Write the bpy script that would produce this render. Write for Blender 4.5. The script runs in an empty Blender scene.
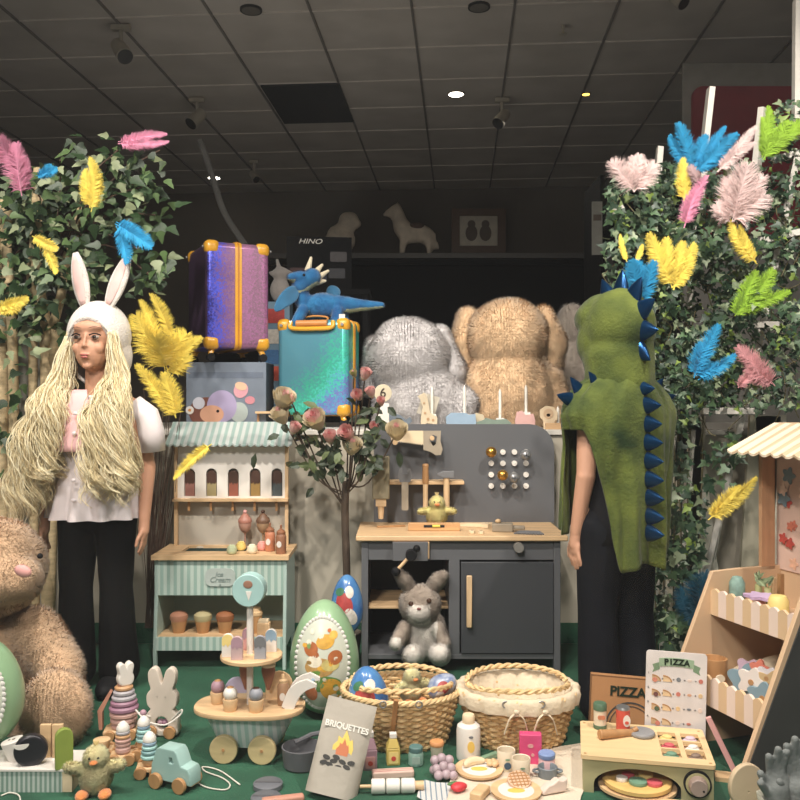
import bpy, bmesh, math, random
from math import sin, cos, pi, radians, sqrt
from mathutils import Vector, Matrix, Euler, noise
RN = random.Random(7)
SC = bpy.context.scene
C = SC.collection
F = 850.0; H = 0.9
V = Vector
def W(px, py, Y): return V(((px-400)/F*Y, Y, H-(py-400)/F*Y))
def G(px, py):
    Y = H*F/(py-400.0)
    return V(((px-400)/F*Y, Y, 0))
def S(px, Y): return px*Y/F

# ---------- materials ----------
def lin(c):
    out = []
    for x in c[:3]:
        x /= 255.0
        out.append(x/12.92 if x <= .04045 else ((x+.055)/1.055)**2.4)
    return (*out, 1.0)
MC = {}
def mat(name, col, rough=.6, metal=0., var=.12, scale=12., bump=0., bscale=80., emis=0., sheen=0., coat=0., col2=None, stretch=None):
    if name in MC: return MC[name]
    m = bpy.data.materials.new(name); m.use_nodes = True
    nt = m.node_tree; n = nt.nodes; l = nt.links
    b = n['Principled BSDF']
    b.inputs['Roughness'].default_value = rough
    b.inputs['Metallic'].default_value = metal
    if max(col) < 50 and rough > .45: b.inputs['Specular IOR Level'].default_value = .15
    if sheen: b.inputs['Sheen Weight'].default_value = sheen; b.inputs['Sheen Roughness'].default_value = .5
    if coat: b.inputs['Coat Weight'].default_value = coat; b.inputs['Coat Roughness'].default_value = .1
    c = lin(col)
    tc = n.new('ShaderNodeTexCoord'); mp = n.new('ShaderNodeMapping')
    l.new(tc.outputs['Object'], mp.inputs['Vector'])
    if stretch: mp.inputs['Scale'].default_value = stretch
    ns = n.new('ShaderNodeTexNoise'); ns.inputs['Scale'].default_value = scale; ns.inputs['Detail'].default_value = 5
    l.new(mp.outputs['Vector'], ns.inputs['Vector'])
    mx = n.new('ShaderNodeMix'); mx.data_type = 'RGBA'
    rp = n.new('ShaderNodeMapRange'); rp.inputs[1].default_value = .3; rp.inputs[2].default_value = .7
    l.new(ns.outputs['Fac'], rp.inputs[0]); l.new(rp.outputs[0], mx.inputs[0])
    c2 = lin(col2) if col2 else tuple(min(1, x*(1+var)) for x in c[:3])+(1,)
    c1 = c if col2 else tuple(x*(1-var) for x in c[:3])+(1,)
    mx.inputs[6].default_value = c1; mx.inputs[7].default_value = c2
    l.new(mx.outputs[2], b.inputs['Base Color'])
    if bump:
        nb = n.new('ShaderNodeTexNoise'); nb.inputs['Scale'].default_value = bscale; nb.inputs['Detail'].default_value = 4
        l.new(tc.outputs['Object'], nb.inputs['Vector'])
        bp = n.new('ShaderNodeBump'); bp.inputs['Strength'].default_value = bump; bp.inputs['Distance'].default_value = .01
        l.new(nb.outputs['Fac'], bp.inputs['Height']); l.new(bp.outputs['Normal'], b.inputs['Normal'])
    if emis:
        b.inputs['Emission Color'].default_value = c; b.inputs['Emission Strength'].default_value = emis
    MC[name] = m
    return m
def stripes(name, c1, c2, period, axis=0, duty=.5, rough=.5, off=0.):
    if name in MC: return MC[name]
    m = bpy.data.materials.new(name); m.use_nodes = True
    nt = m.node_tree; n = nt.nodes; l = nt.links
    b = n['Principled BSDF']; b.inputs['Roughness'].default_value = rough
    tc = n.new('ShaderNodeTexCoord'); sp = n.new('ShaderNodeSeparateXYZ'); l.new(tc.outputs['Object'], sp.inputs[0])
    a = n.new('ShaderNodeMath'); a.operation = 'MULTIPLY_ADD'; a.inputs[1].default_value = 1/period; a.inputs[2].default_value = 100+off
    l.new(sp.outputs[axis], a.inputs[0])
    fr = n.new('ShaderNodeMath'); fr.operation = 'FRACT'; l.new(a.outputs[0], fr.inputs[0])
    gt = n.new('ShaderNodeMath'); gt.operation = 'GREATER_THAN'; gt.inputs[1].default_value = duty; l.new(fr.outputs[0], gt.inputs[0])
    mx = n.new('ShaderNodeMix'); mx.data_type = 'RGBA'
    l.new(gt.outputs[0], mx.inputs[0]); mx.inputs[6].default_value = lin(c1); mx.inputs[7].default_value = lin(c2)
    l.new(mx.outputs[2], b.inputs['Base Color']); MC[name] = m
    return m
def wood(name, col, axis=0, var=.16, rough=.5):
    st = [22, 22, 22]; st[axis] = 2.5
    return mat(name, col, rough=rough, var=var, scale=2.2, stretch=tuple(st))
def holo(name, cols, dirv, scale, metal=.55, rough=.28, wob=.25):  # iridescent sheen and sparkle painted into the base colour, fixed for any view
    m = bpy.data.materials.new(name); m.use_nodes = True
    nt = m.node_tree; n = nt.nodes; l = nt.links
    b = n['Principled BSDF']; b.inputs['Roughness'].default_value = rough; b.inputs['Metallic'].default_value = metal
    tc = n.new('ShaderNodeTexCoord')
    dp = n.new('ShaderNodeVectorMath'); dp.operation = 'DOT_PRODUCT'; dp.inputs[1].default_value = dirv
    l.new(tc.outputs['Object'], dp.inputs[0])
    ns = n.new('ShaderNodeTexNoise'); ns.inputs['Scale'].default_value = 5; l.new(tc.outputs['Object'], ns.inputs['Vector'])
    vo = n.new('ShaderNodeTexVoronoi'); vo.inputs['Scale'].default_value = 160; l.new(tc.outputs['Object'], vo.inputs['Vector'])
    m1 = n.new('ShaderNodeMath'); m1.operation = 'MULTIPLY_ADD'; m1.inputs[1].default_value = scale; m1.inputs[2].default_value = .5
    l.new(dp.outputs['Value'], m1.inputs[0])
    m2 = n.new('ShaderNodeMath'); m2.operation = 'MULTIPLY_ADD'; m2.inputs[1].default_value = wob*2; l.new(ns.outputs['Fac'], m2.inputs[0]); l.new(m1.outputs[0], m2.inputs[2])
    m3 = n.new('ShaderNodeMath'); m3.operation = 'SUBTRACT'; m3.inputs[1].default_value = wob; l.new(m2.outputs[0], m3.inputs[0])
    sx = n.new('ShaderNodeSeparateColor'); l.new(vo.outputs['Color'], sx.inputs[0])
    m4 = n.new('ShaderNodeMath'); m4.operation = 'MULTIPLY_ADD'; m4.inputs[1].default_value = .22; l.new(sx.outputs[0], m4.inputs[0]); l.new(m3.outputs[0], m4.inputs[2])
    m5 = n.new('ShaderNodeMath'); m5.operation = 'SUBTRACT'; m5.inputs[1].default_value = .11; l.new(m4.outputs[0], m5.inputs[0])
    cr = n.new('ShaderNodeValToRGB'); e = cr.color_ramp.elements
    while len(e) > 1: e.remove(e[-1])
    e[0].position = cols[0][0]; e[0].color = lin(cols[0][1])
    for p, c in cols[1:]:
        k = e.new(p); k.color = lin(c)
    l.new(m5.outputs[0], cr.inputs[0]); l.new(cr.outputs[0], b.inputs['Base Color'])
    return m

# ---------- mesh builder ----------
class B:
    def __init__(s): s.v = []; s.f = []; s.m = []; s.k = 0; s.M = Matrix()
    def add(s, vs, fs, k=None):
        o = len(s.v); s.v += [tuple(s.M @ V(p)) for p in vs]
        s.f += [tuple(i+o for i in f) for f in fs]; s.m += [s.k if k is None else k]*len(fs); return s
    def box(s, c, d, rz=0., k=None, rot=None):
        x, y, z = d[0]/2, d[1]/2, d[2]/2
        q = [(-x,-y,-z),(x,-y,-z),(x,y,-z),(-x,y,-z),(-x,-y,z),(x,-y,z),(x,y,z),(-x,y,z)]
        Mx = Matrix.Translation(V(c)) @ (Euler(rot).to_matrix().to_4x4() if rot else Matrix.Rotation(rz, 4, 'Z'))
        return s.add([Mx @ V(p) for p in q], [(0,3,2,1),(4,5,6,7),(0,1,5,4),(1,2,6,5),(2,3,7,6),(3,0,4,7)], k)
    def b2(s, x0, x1, y0, y1, z0, z1, k=None): return s.box(((x0+x1)/2,(y0+y1)/2,(z0+z1)/2),(x1-x0,y1-y0,z1-z0),k=k)
    def cyl(s, p0, p1, r0, r1=None, n=20, k=None):
        r1 = r0 if r1 is None else r1
        p0 = V(p0); p1 = V(p1); d = (p1-p0).normalized(); q = d.to_track_quat('Z', 'Y').to_matrix()
        vs = []
        for p, r in ((p0, r0), (p1, r1)):
            for i in range(n):
                a = 2*pi*i/n; vs.append(p+q @ V((r*cos(a), r*sin(a), 0)))
        fs = [(i,(i+1)%n,n+(i+1)%n,n+i) for i in range(n)]+[tuple(range(n-1,-1,-1)), tuple(range(n,2*n))]
        return s.add(vs, fs, k)
    def lathe(s, prof, n=24, o=(0,0,0), M=None, k=None, caps=True):
        # prof list of (r,z)
        o = V(o); M = M or Matrix()
        vs = []; fs = []
        for r, z in prof:
            for i in range(n):
                a = 2*pi*i/n; vs.append(o+(M @ V((r*cos(a), r*sin(a), z))))
        for j in range(len(prof)-1):
            for i in range(n):
                i2 = (i+1) % n; fs.append((j*n+i, j*n+i2, (j+1)*n+i2, (j+1)*n+i))
        if caps:
            fs.append(tuple(range(n-1,-1,-1))); fs.append(tuple(range((len(prof)-1)*n, len(prof)*n)))
        return s.add(vs, fs, k)
    def ell(s, c, r, n=20, m=12, rot=None, k=None, f=None):
        Rm = Euler(rot).to_matrix() if rot else Matrix.Identity(3)
        if not hasattr(r, '__len__'): r = (r, r, r)
        vs = [V((0,0,-1))]; 
        for j in range(1, m):
            t = -pi/2+pi*j/m
            for i in range(n): vs.append(V((cos(t)*cos(2*pi*i/n), cos(t)*sin(2*pi*i/n), sin(t))))
        vs.append(V((0,0,1)))
        fs = [(0, 1+(i+1)%n, 1+i) for i in range(n)]
        for j in range(m-2):
            for i in range(n):
                a = 1+j*n+i; b_ = 1+j*n+(i+1)%n; fs.append((a, b_, b_+n, a+n))
        L = len(vs)-1; fs += [(L, 1+(m-2)*n+i, 1+(m-2)*n+(i+1)%n) for i in range(n)]
        out = []
        for p in vs:
            q = V((p.x*r[0], p.y*r[1], p.z*r[2]))
            if f: q = f(q, p)
            out.append(Rm @ q+V(c))
        return s.add(out, fs, k)
    def cap(s, p0, p1, r0, r1=None, n=14, k=None):
        r1 = r0 if r1 is None else r1
        p0 = V(p0); p1 = V(p1); L = (p1-p0).length
        q = (p1-p0).normalized().to_track_quat('Z', 'Y').to_matrix()
        pr = [(max(1e-4, r0*cos(t)), r0*sin(t)) for t in [-pi/2+pi/2*i/5 for i in range(5)]]
        pr += [(r0, 0), (r1, L)] + [(max(1e-4, r1*cos(t)), L+r1*sin(t)) for t in [pi/2*i/5 for i in range(1, 6)]]
        vs = []; fs = []
        for r, z in pr:
            for i in range(n):
                a = 2*pi*i/n; vs.append(p0+q @ V((r*cos(a), r*sin(a), z)))
        for j in range(len(pr)-1):
            for i in range(n):
                i2 = (i+1) % n; fs.append((j*n+i, j*n+i2, (j+1)*n+i2, (j+1)*n+i))
        fs.append(tuple(range(n-1,-1,-1))); fs.append(tuple(range((len(pr)-1)*n, len(pr)*n)))
        return s.add(vs, fs, k)
    def tube(s, pts, r, n=6, closed=False, k=None, flat=1.):
        pts = [V(p) for p in pts]; N = len(pts); vs = []; fs = []
        up = V((0, 0, 1))
        for i, p in enumerate(pts):
            a = pts[(i-1) % N] if (i > 0 or closed) else p
            b = pts[(i+1) % N] if (i < N-1 or closed) else p
            t = (b-a); t = t.normalized() if t.length > 1e-9 else V((0,0,1))
            u = up - t*up.dot(t)
            if u.length < 1e-3: u = V((1,0,0)) - t*t.x
            u.normalize(); up = u; w = t.cross(u)
            rr = r[i] if hasattr(r, '__len__') else r
            for j in range(n):
                an = 2*pi*j/n; vs.append(p+u*(rr*cos(an)*flat)+w*(rr*sin(an)))
        R_ = N if closed else N-1
        for i in range(R_):
            for j in range(n):
                a = i*n+j; b = i*n+(j+1) % n; c = ((i+1) % N)*n+(j+1) % n; d = ((i+1) % N)*n+j
                fs.append((a, b, c, d))
        if not closed: fs += [tuple(range(n-1,-1,-1)), tuple(range((N-1)*n, N*n))]
        return s.add(vs, fs, k)
    def prism(s, pts, y0, y1, k=None, M=None):
        # outline (x,z), counter-clockwise seen from the front (-Y), extruded in y
        n = len(pts); M = M or Matrix()
        vs = [M @ V((x, y0, z)) for x, z in pts]+[M @ V((x, y1, z)) for x, z in pts]
        fs = [tuple(range(n)), tuple(range(2*n-1, n-1, -1))]+[(i, n+i, n+(i+1) % n, (i+1) % n) for i in range(n)]
        return s.add(vs, fs, k)
    def loft(s, rings, n=40, a0=0., a1=2*pi, fold=None, k=None, close=False):
        # rings (cx,cy,z,rx,ry)
        full = abs(a1-a0-2*pi) < 1e-6; cnt = n if full else n+1
        vs = []; fs = []
        for j, (cx, cy, z, rx, ry) in enumerate(rings):
            for i in range(cnt):
                a = a0+(a1-a0)*i/n; fd = fold(a, j/(len(rings)-1)) if fold else (0, 0)
                vs.append(V((cx+(rx+fd[0])*cos(a), cy+(ry+fd[0])*sin(a), z+fd[1])))
        for j in range(len(rings)-1):
            for i in range(n):
                i2 = (i+1) % cnt; fs.append((j*cnt+i, j*cnt+i2, (j+1)*cnt+i2, (j+1)*cnt+i))
        if close: fs.append(tuple(range(cnt-1,-1,-1))); fs.append(tuple(range((len(rings)-1)*cnt, len(rings)*cnt)))
        return s.add(vs, fs, k)
    def mesh(s, name):
        me = bpy.data.meshes.new(name); me.from_pydata(s.v, [], s.f)
        me.polygons.foreach_set('material_index', s.m); return me
    def build(s, name, mats, parent=None, bevel=0., seg=2, smooth=35, loc=None, solid=0., sub=0, fix=True, rot=None):
        me = s.mesh(name)
        for m in (mats if isinstance(mats, (list, tuple)) else [mats]): me.materials.append(m)
        if fix:
            bm = bmesh.new(); bm.from_mesh(me); bmesh.ops.recalc_face_normals(bm, faces=bm.faces); bm.to_mesh(me); bm.free()
        if smooth:
            me.polygons.foreach_set('use_smooth', [True]*len(me.polygons))
            if smooth < 180: me.set_sharp_from_angle(angle=radians(smooth))
        o = bpy.data.objects.new(name, me); C.objects.link(o)
        if parent: o.parent = parent
        if loc is not None: o.location = loc
        if rot is not None: o.rotation_euler = rot
        if solid:
            md = o.modifiers.new('s', 'SOLIDIFY'); md.thickness = solid; md.offset = 0
        if bevel:
            md = o.modifiers.new('b', 'BEVEL'); md.width = bevel; md.segments = seg; md.limit_method = 'ANGLE'; md.angle_limit = radians(40)
        if sub:
            md = o.modifiers.new('u', 'SUBSURF'); md.levels = sub; md.render_levels = sub
        return o
def T(name, label, cat, loc=(0,0,0), rz=0., group=None, rot=None):
    o = bpy.data.objects.new(name, None); C.objects.link(o); o.empty_display_size = .05
    o.location = loc; o.rotation_euler = rot if rot else (0, 0, rz)
    o['label'] = label; o['category'] = cat
    if group: o['group'] = group
    return o
def tag(o, label, cat, group=None, kind=None):
    o['label'] = label; o['category'] = cat
    if group: o['group'] = group
    if kind: o['kind'] = kind
    return o
def struct(o): o['kind'] = 'structure'; return o
def lab(o, s): o['label'] = s; return o
def dup(root, loc, rz=None, label=None, group=None, rot=None, scale=None):
    r = root.copy(); C.objects.link(r); r.location = loc
    if rz is not None: r.rotation_euler = (0, 0, rz)
    if rot is not None: r.rotation_euler = rot
    if scale: r.scale = (scale,)*3
    if label: r['label'] = label
    if group: r['group'] = group
    for ch in list(root.children):
        c = ch.copy(); C.objects.link(c); c.parent = r
        for g in list(ch.children):
            d = g.copy(); C.objects.link(d); d.parent = c
    return r
def remesh(b, voxel, iters=4, sm=.5):
    me = b.mesh('tmp')
    bm = bmesh.new(); bm.from_mesh(me); bmesh.ops.recalc_face_normals(bm, faces=bm.faces); bm.to_mesh(me); bm.free()
    o = bpy.data.objects.new('tmp', me); C.objects.link(o)
    md = o.modifiers.new('r', 'REMESH'); md.mode = 'VOXEL'; md.voxel_size = voxel
    if iters:
        md = o.modifiers.new('m', 'SMOOTH'); md.factor = sm; md.iterations = iters
    bpy.context.view_layer.update()
    dg = bpy.context.evaluated_depsgraph_get()
    res = bpy.data.meshes.new_from_object(o.evaluated_get(dg), depsgraph=dg)
    bpy.data.objects.remove(o); bpy.data.meshes.remove(me)
    return res
def blob(name, b, voxel, mats, parent=None, iters=4, fur=None, pick=None, disp=None, seed=1, clamp=None):
    """closed primitives in b are fused into one continuous skin; fur=(count,length,width)"""
    me = remesh(b, voxel, iters)
    me.name = name
    vs = [v.co.copy() for v in me.vertices]; ns = [v.normal.copy() for v in me.vertices]
    if disp:
        vs = [v+n*disp(v) for v, n in zip(vs, ns)]
    if clamp is not None:
        for v in vs: v.z = max(v.z, clamp)
    fs = [tuple(p.vertices) for p in me.polygons]; fn = list(ns)
    ks = [0]*len(fs)
    if pick: ks = [pick(p.center, p.normal) for p in me.polygons]
    if fur:
        r = random.Random(seed); cnt, L, wd = fur
        ar = [p.area for p in me.polygons]; idx = r.choices(range(len(fs)), weights=ar, k=cnt)
        for i in idx:
            f = fs[i]; w = [r.random()**.7+.01 for _ in f]; t = sum(w)
            p = sum((vs[q]*(x/t) for q, x in zip(f, w)), V()); n = me.polygons[i].normal.copy()
            sw = noise.noise_vector(p*14)*.8+V((0, 0, -.45))+V((r.uniform(-1,1), r.uniform(-1,1), r.uniform(-1,1)))*.45
            d = (n*.8+sw); d.normalize()
            if clamp is not None and p.z < clamp+.004: continue
            if d.dot(n) < .12: d = (d+n*.4).normalized()
            sd = d.cross(n); sd = sd.normalized() if sd.length > 1e-4 else V((1,0,0))
            l = L*r.uniform(.6, 1.25); o_ = len(vs)
            vs += [p-sd*wd-n*L*.1, p+sd*wd-n*L*.1, p+d*l]; q_ = (n+d*.5).normalized(); n1 = (n+d*.12).normalized(); fn += [n1, n1, q_]; fs.append((o_, o_+1, o_+2)); ks.append(ks[i])
    bpy.data.meshes.remove(me)
    m2 = bpy.data.meshes.new(name); m2.from_pydata([tuple(v) for v in vs], [], fs)
    m2.polygons.foreach_set('material_index', ks)
    m2.polygons.foreach_set('use_smooth', [True]*len(fs))
    if fur: m2.normals_split_custom_set_from_vertices([tuple(v) for v in fn])
    for m in (mats if isinstance(mats, (list, tuple)) else [mats]): m2.materials.append(m)
    o = bpy.data.objects.new(name, m2); C.objects.link(o)
    if parent: o.parent = parent
    return o
def flat(name, outs, th, mats, parent=None, loc=(0,0,0), rot=(0,0,0), bevel=0.):
    """filled outlines (x,z lists; later ones are holes), thickness th along Y, front at -Y"""
    cu = bpy.data.curves.new(name, 'CURVE'); cu.dimensions = '2D'; cu.fill_mode = 'BOTH'; cu.extrude = max(1e-5, th/2-bevel); cu.bevel_depth = bevel; cu.bevel_resolution = 1
    for pts in outs:
        sp = cu.splines.new('POLY'); sp.points.add(len(pts)-1)
        for i, (x, z) in enumerate(pts): sp.points[i].co = (x, z, 0, 1)
        sp.use_cyclic_u = True
    t = bpy.data.objects.new('t', cu); C.objects.link(t); bpy.context.view_layer.update()
    me = bpy.data.meshes.new_from_object(t); bpy.data.objects.remove(t)
    me.transform(Matrix.Rotation(pi/2, 4, 'X')); me.name = name
    me.materials.clear()
    for m in (mats if isinstance(mats, (list, tuple)) else [mats]): me.materials.append(m)
    me.polygons.foreach_set('use_smooth', [True]*len(me.polygons)); me.set_sharp_from_angle(angle=radians(35))
    o = bpy.data.objects.new(name, me); C.objects.link(o); o.location = loc; o.rotation_euler = rot
    if parent: o.parent = parent
    return o
def text(name, s, size, m, parent, loc, rot=(pi/2,0,0), ext=.0006, bold=0., sx=1., shear=0.):
    cu = bpy.data.curves.new(name, 'FONT'); cu.body = s; cu.size = size; cu.extrude = ext; cu.align_x = 'CENTER'; cu.align_y = 'CENTER'; cu.offset = bold; cu.shear = shear
    t = bpy.data.objects.new('t', cu); C.objects.link(t); bpy.context.view_layer.update()
    me = bpy.data.meshes.new_from_object(t); bpy.data.objects.remove(t); me.name = name
    me.transform(Matrix.Diagonal((sx,1,1,1)))
    me.materials.clear(); me.materials.append(m)
    o = bpy.data.objects.new(name, me); C.objects.link(o); o.location = loc; o.rotation_euler = rot
    if parent: o.parent = parent
    return o
def rrect(x0, x1, z0, z1, r, n=6):
    if not hasattr(r, '__len__'): r = (r,)*4
    out = []
    for (cx, cz, a, q) in ((x0+r[0], z0+r[0], pi, r[0]), (x1-r[1], z0+r[1], 1.5*pi, r[1]), (x1-r[2], z1-r[2], 0, r[2]), (x0+r[3], z1-r[3], .5*pi, r[3])):
        for i in range(n+1):
            t = a+pi/2*i/n; out.append((cx+q*cos(t), cz+q*sin(t)))
    return out
def circ(cx, cz, rx, rz=None, n=24):
    rz = rz or rx
    return [(cx+rx*cos(2*pi*i/n), cz+rz*sin(2*pi*i/n)) for i in range(n)]
def arch(x0, x1, z0, z1, n=8):
    r = (x1-x0)/2; cx = (x0+x1)/2
    return [(x0, z0), (x1, z0)]+[(cx+r*cos(pi*i/n), z1-r+r*sin(pi*i/n)) for i in range(n+1)]
def spline(pts, n=8):
    pts = [V(p) for p in pts]; out = []
    P = [pts[0]*2-pts[1]]+pts+[pts[-1]*2-pts[-2]]
    for i in range(1, len(P)-2):
        for k in range(n):
            t = k/n; a, b, c, d = P[i-1], P[i], P[i+1], P[i+2]
            out.append(.5*((2*b)+(c-a)*t+(2*a-5*b+4*c-d)*t*t+(3*b-a-3*c+d)*t**3))
    out.append(pts[-1]); return out
# ---------- camera, world, light ----------
cam = bpy.data.cameras.new('camera'); cam.lens = F/800*36; cam.sensor_width = 36; cam.clip_start = .02
co = bpy.data.objects.new('camera', cam); C.objects.link(co); co.location = (0, 0, H); co.rotation_euler = (pi/2, 0, 0); SC.camera = co
w = bpy.data.worlds.new('night_street'); SC.world = w; w.use_nodes = True
w.node_tree.nodes['Background'].inputs[0].default_value = (.95, .92, .88, 1); w.node_tree.nodes['Background'].inputs[1].default_value = .26
SC.view_settings.view_transform = 'Standard'; SC.view_settings.look = 'None'; SC.view_settings.exposure = 0.0; SC.view_settings.gamma = 1
def lamp(name, kind, loc, tgt, e, col=(1,.93,.84), size=.05, ang=80, blend=.6):
    L = bpy.data.lights.new(name, kind); L.energy = e; L.color = col
    if kind == 'SPOT': L.spot_size = radians(ang); L.spot_blend = blend; L.shadow_soft_size = size
    elif kind == 'AREA': L.size = size
    else: L.shadow_soft_size = size
    o = bpy.data.objects.new(name, L); C.objects.link(o); o.location = loc
    d = V(tgt)-V(loc); o.rotation_euler = d.to_track_quat('-Z', 'Y').to_euler(); return o
lamp('window_spot_left', 'SPOT', (-1.1, 1.3, 2.7), (-.45, 2.6, .4), 130, size=.04, ang=75)
lamp('window_spot_middle', 'SPOT', (-.25, 1.3, 2.7), (.1, 2.7, .5), 150, size=.04, ang=70)
lamp('window_spot_right', 'SPOT', (1.0, 1.3, 2.7), (.75, 2.6, .7), 175, size=.04, ang=95)
lamp('window_spot_far_left', 'SPOT', (-1.6, 1.9, 2.75), (-1.1, 2.7, .9), 70, size=.05, ang=80)
lamp('shop_downlight', 'AREA', (.6, 6.5, 3.0), (.6, 6.5, 0), 6, size=1.2)
lamp('added_ceiling_fill', 'AREA', (-.5, 5.0, 1.4), (0, 6.6, 3.3), 7, size=2.2)  # added upward fill for the ceiling, in place of light bounced off the display

lamp('added_front_fill', 'AREA', (-1.3, -2.6, 3.7), (0, 2.3, .4), 170, col=(1,.95,.88), size=.7)  # unseen area light added behind the camera to brighten the display fronts
# ---------- shell (turned 4.1 degrees to the camera, as the ceiling grid shows) ----------
RZ = -math.atan(61/F)
shell = Matrix.Rotation(RZ, 4, 'Z')
CZ = H+2.31
m_ceil = bpy.data.materials.new('ceiling_tile'); m_ceil.use_nodes = True
def ceil_nodes(m):
    nt = m.node_tree; n = nt.nodes; l = nt.links; b = n['Principled BSDF']; b.inputs['Roughness'].default_value = .9
    tc = n.new('ShaderNodeTexCoord'); ns = n.new('ShaderNodeTexNoise'); ns.inputs['Scale'].default_value = 2.5; ns.inputs['Detail'].default_value = 6
    l.new(tc.outputs['Object'], ns.inputs['Vector'])
    cr = n.new('ShaderNodeValToRGB'); cr.color_ramp.elements[0].position = .35; cr.color_ramp.elements[1].position = .75
    cr.color_ramp.elements[0].color = lin((190,183,173)); cr.color_ramp.elements[1].color = lin((212,205,195))
    l.new(ns.outputs['Fac'], cr.inputs[0]); l.new(cr.outputs[0], b.inputs['Base Color'])
ceil_nodes(m_ceil)
m_grid = mat('ceiling_grid_metal', (222,214,204), .5)
m_track = mat('track_dark', (124,119,113), .6)
b = B(); b.M = shell
b.b2(-5, 4, .5, 9.4, CZ, CZ+.05)
ceiling = struct(b.build('ceiling', m_ceil))
b = B(); b.M = shell
GY0 = 2.31*F/392*.997
for i in range(-5, 8):
    y = GY0+i*.5635
    b.b2(-5, 4, y-.005, y+.005, CZ-.006, CZ)
struct(b.build('trim_1', m_grid))
b = B(); b.M = shell
Rinv = shell.inverted()
gx0 = (Rinv @ W(411, 0, 2.31*F/400)).x
for i in range(-7, 7):
    x = gx0+i*.6
    b.b2(x-.007, x+.007, .5, 9.4, CZ-.012, CZ+.001)
struct(b.build('trim_2', m_track))
m_wall = mat('shop_wall_paint', (104,96,86), .85, var=.08, scale=3)
b = B(); b.M = shell; b.b2(-5, 4, 9.3, 9.4, -.6, CZ); struct(b.build('wall_back', m_wall))
b = B(); b.M = shell; b.b2(-5.05, -5, .5, 9.4, -.6, CZ); struct(b.build('wall_left', m_wall))
b = B(); b.M = shell; b.b2(4, 4.05, .5, 9.4, -.6, CZ); struct(b.build('wall_right', m_wall))
b = B(); b.M = shell; b.b2(-5, 4, .5, 9.4, -.65, -.6); struct(b.build('floor', mat('shop_floor', (70,64,58), .5)))
# window pane and frame
m_gl = bpy.data.materials.new('window_glass'); m_gl.use_nodes = True
nt = m_gl.node_tree; n = nt.nodes; l = nt.links
for q in list(n):
    if q.type != 'OUTPUT_MATERIAL': n.remove(q)
out = [q for q in n if q.type == 'OUTPUT_MATERIAL'][0]
tr = n.new('ShaderNodeBsdfTransparent'); gl = n.new('ShaderNodeBsdfGlossy'); gl.inputs['Roughness'].default_value = .02
mx = n.new('ShaderNodeMixShader'); fr = n.new('ShaderNodeFresnel'); fr.inputs['IOR'].default_value = 1.35
l.new(fr.outputs[0], mx.inputs[0]); l.new(tr.outputs[0], mx.inputs[1]); l.new(gl.outputs[0], mx.inputs[2])
df = n.new('ShaderNodeBsdfTranslucent'); df.inputs[0].default_value = (.8,.8,.8,1)
tc = n.new('ShaderNodeTexCoord'); ns = n.new('ShaderNodeTexNoise'); ns.inputs['Scale'].default_value = 3.2; ns.inputs['Detail'].default_value = 8; ns.inputs['Roughness'].default_value = .65
l.new(tc.outputs['Object'], ns.inputs['Vector'])
mr = n.new('ShaderNodeMapRange'); mr.inputs[1].default_value = .45; mr.inputs[2].default_value = .8; mr.inputs[3].default_value = .002; mr.inputs[4].default_value = .03
l.new(ns.outputs['Fac'], mr.inputs[0]); mx2 = n.new('ShaderNodeMixShader'); l.new(mr.outputs[0], mx2.inputs[0]); l.new(mx.outputs[0], mx2.inputs[1]); l.new(df.outputs[0], mx2.inputs[2])
l.new(mx2.outputs[0], out.inputs[0])
b = B(); b.b2(-2.2, 2.2, 1.2, 1.206, -.05, 2.95); struct(b.build('window_1', m_gl))
m_frame = mat('window_frame_grey', (90,88,84), .4)
b = B(); b.b2(-2.25, 2.25, 1.17, 1.24, -.12, -.05); b.b2(-2.25, 2.25, 1.17, 1.24, 2.95, 3.02); b.b2(-2.25,-2.2,1.17,1.24,-.12,3.02); b.b2(2.2,2.25,1.17,1.24,-.12,3.02)
struct(b.build('trim_3', m_frame))
# display floor covered in green felt
m_green = mat('green_felt', (38,84,62), .95, var=.25, scale=9, bump=.35, bscale=160)
b = B(); b.b2(-2.2, 2.2, 1.24, 3.14, -.05, 0.0)
# gently rumpled surface on top
N = 60; vs = []; fs = []
for j in range(N+1):
    for i in range(N*2+1):
        x = -2.2+4.4*i/(2*N); y = 1.26+1.87*j/N
        vs.append((x, y, -.001+.0012*noise.noise(V((x*5, y*5, 0)))))
for j in range(N):
    for i in range(2*N):
        a = j*(2*N+1)+i; fs.append((a, a+1, a+2*N+2, a+2*N+1))
b.add(vs, fs)
struct(b.build('floor', m_green))
# plinth behind the display, with pale ledge
m_pl = mat('pale_beige_board', (176,168,152), .75, var=.06, scale=2.5)
m_pl2 = mat('white_ledge', (205,200,190), .5, var=.04)
pt = T('display_plinth', 'long pale beige plinth with a white ledge behind workbench and ice cream stall', 'plinth', (0, 3.15, 0))
ZL = .79
b = B(); b.b2(-1.75, 1.75, 0.0, .02, 0.03, ZL-.02); b.b2(-1.75, 1.75, .02, 1.0, -.6, ZL-.02); b.build('panel', m_pl, pt)
b = B(); b.b2(-1.76, 1.76, -.012, 1.0, ZL-.02, ZL); b.build('ledge', m_pl2, pt, bevel=.003)
b = B(); b.b2(-1.75, 1.75, -.008, -.0005, 0.0, .075); lab(b.build('skirting', m_green, pt), 'green felt skirting')
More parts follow.
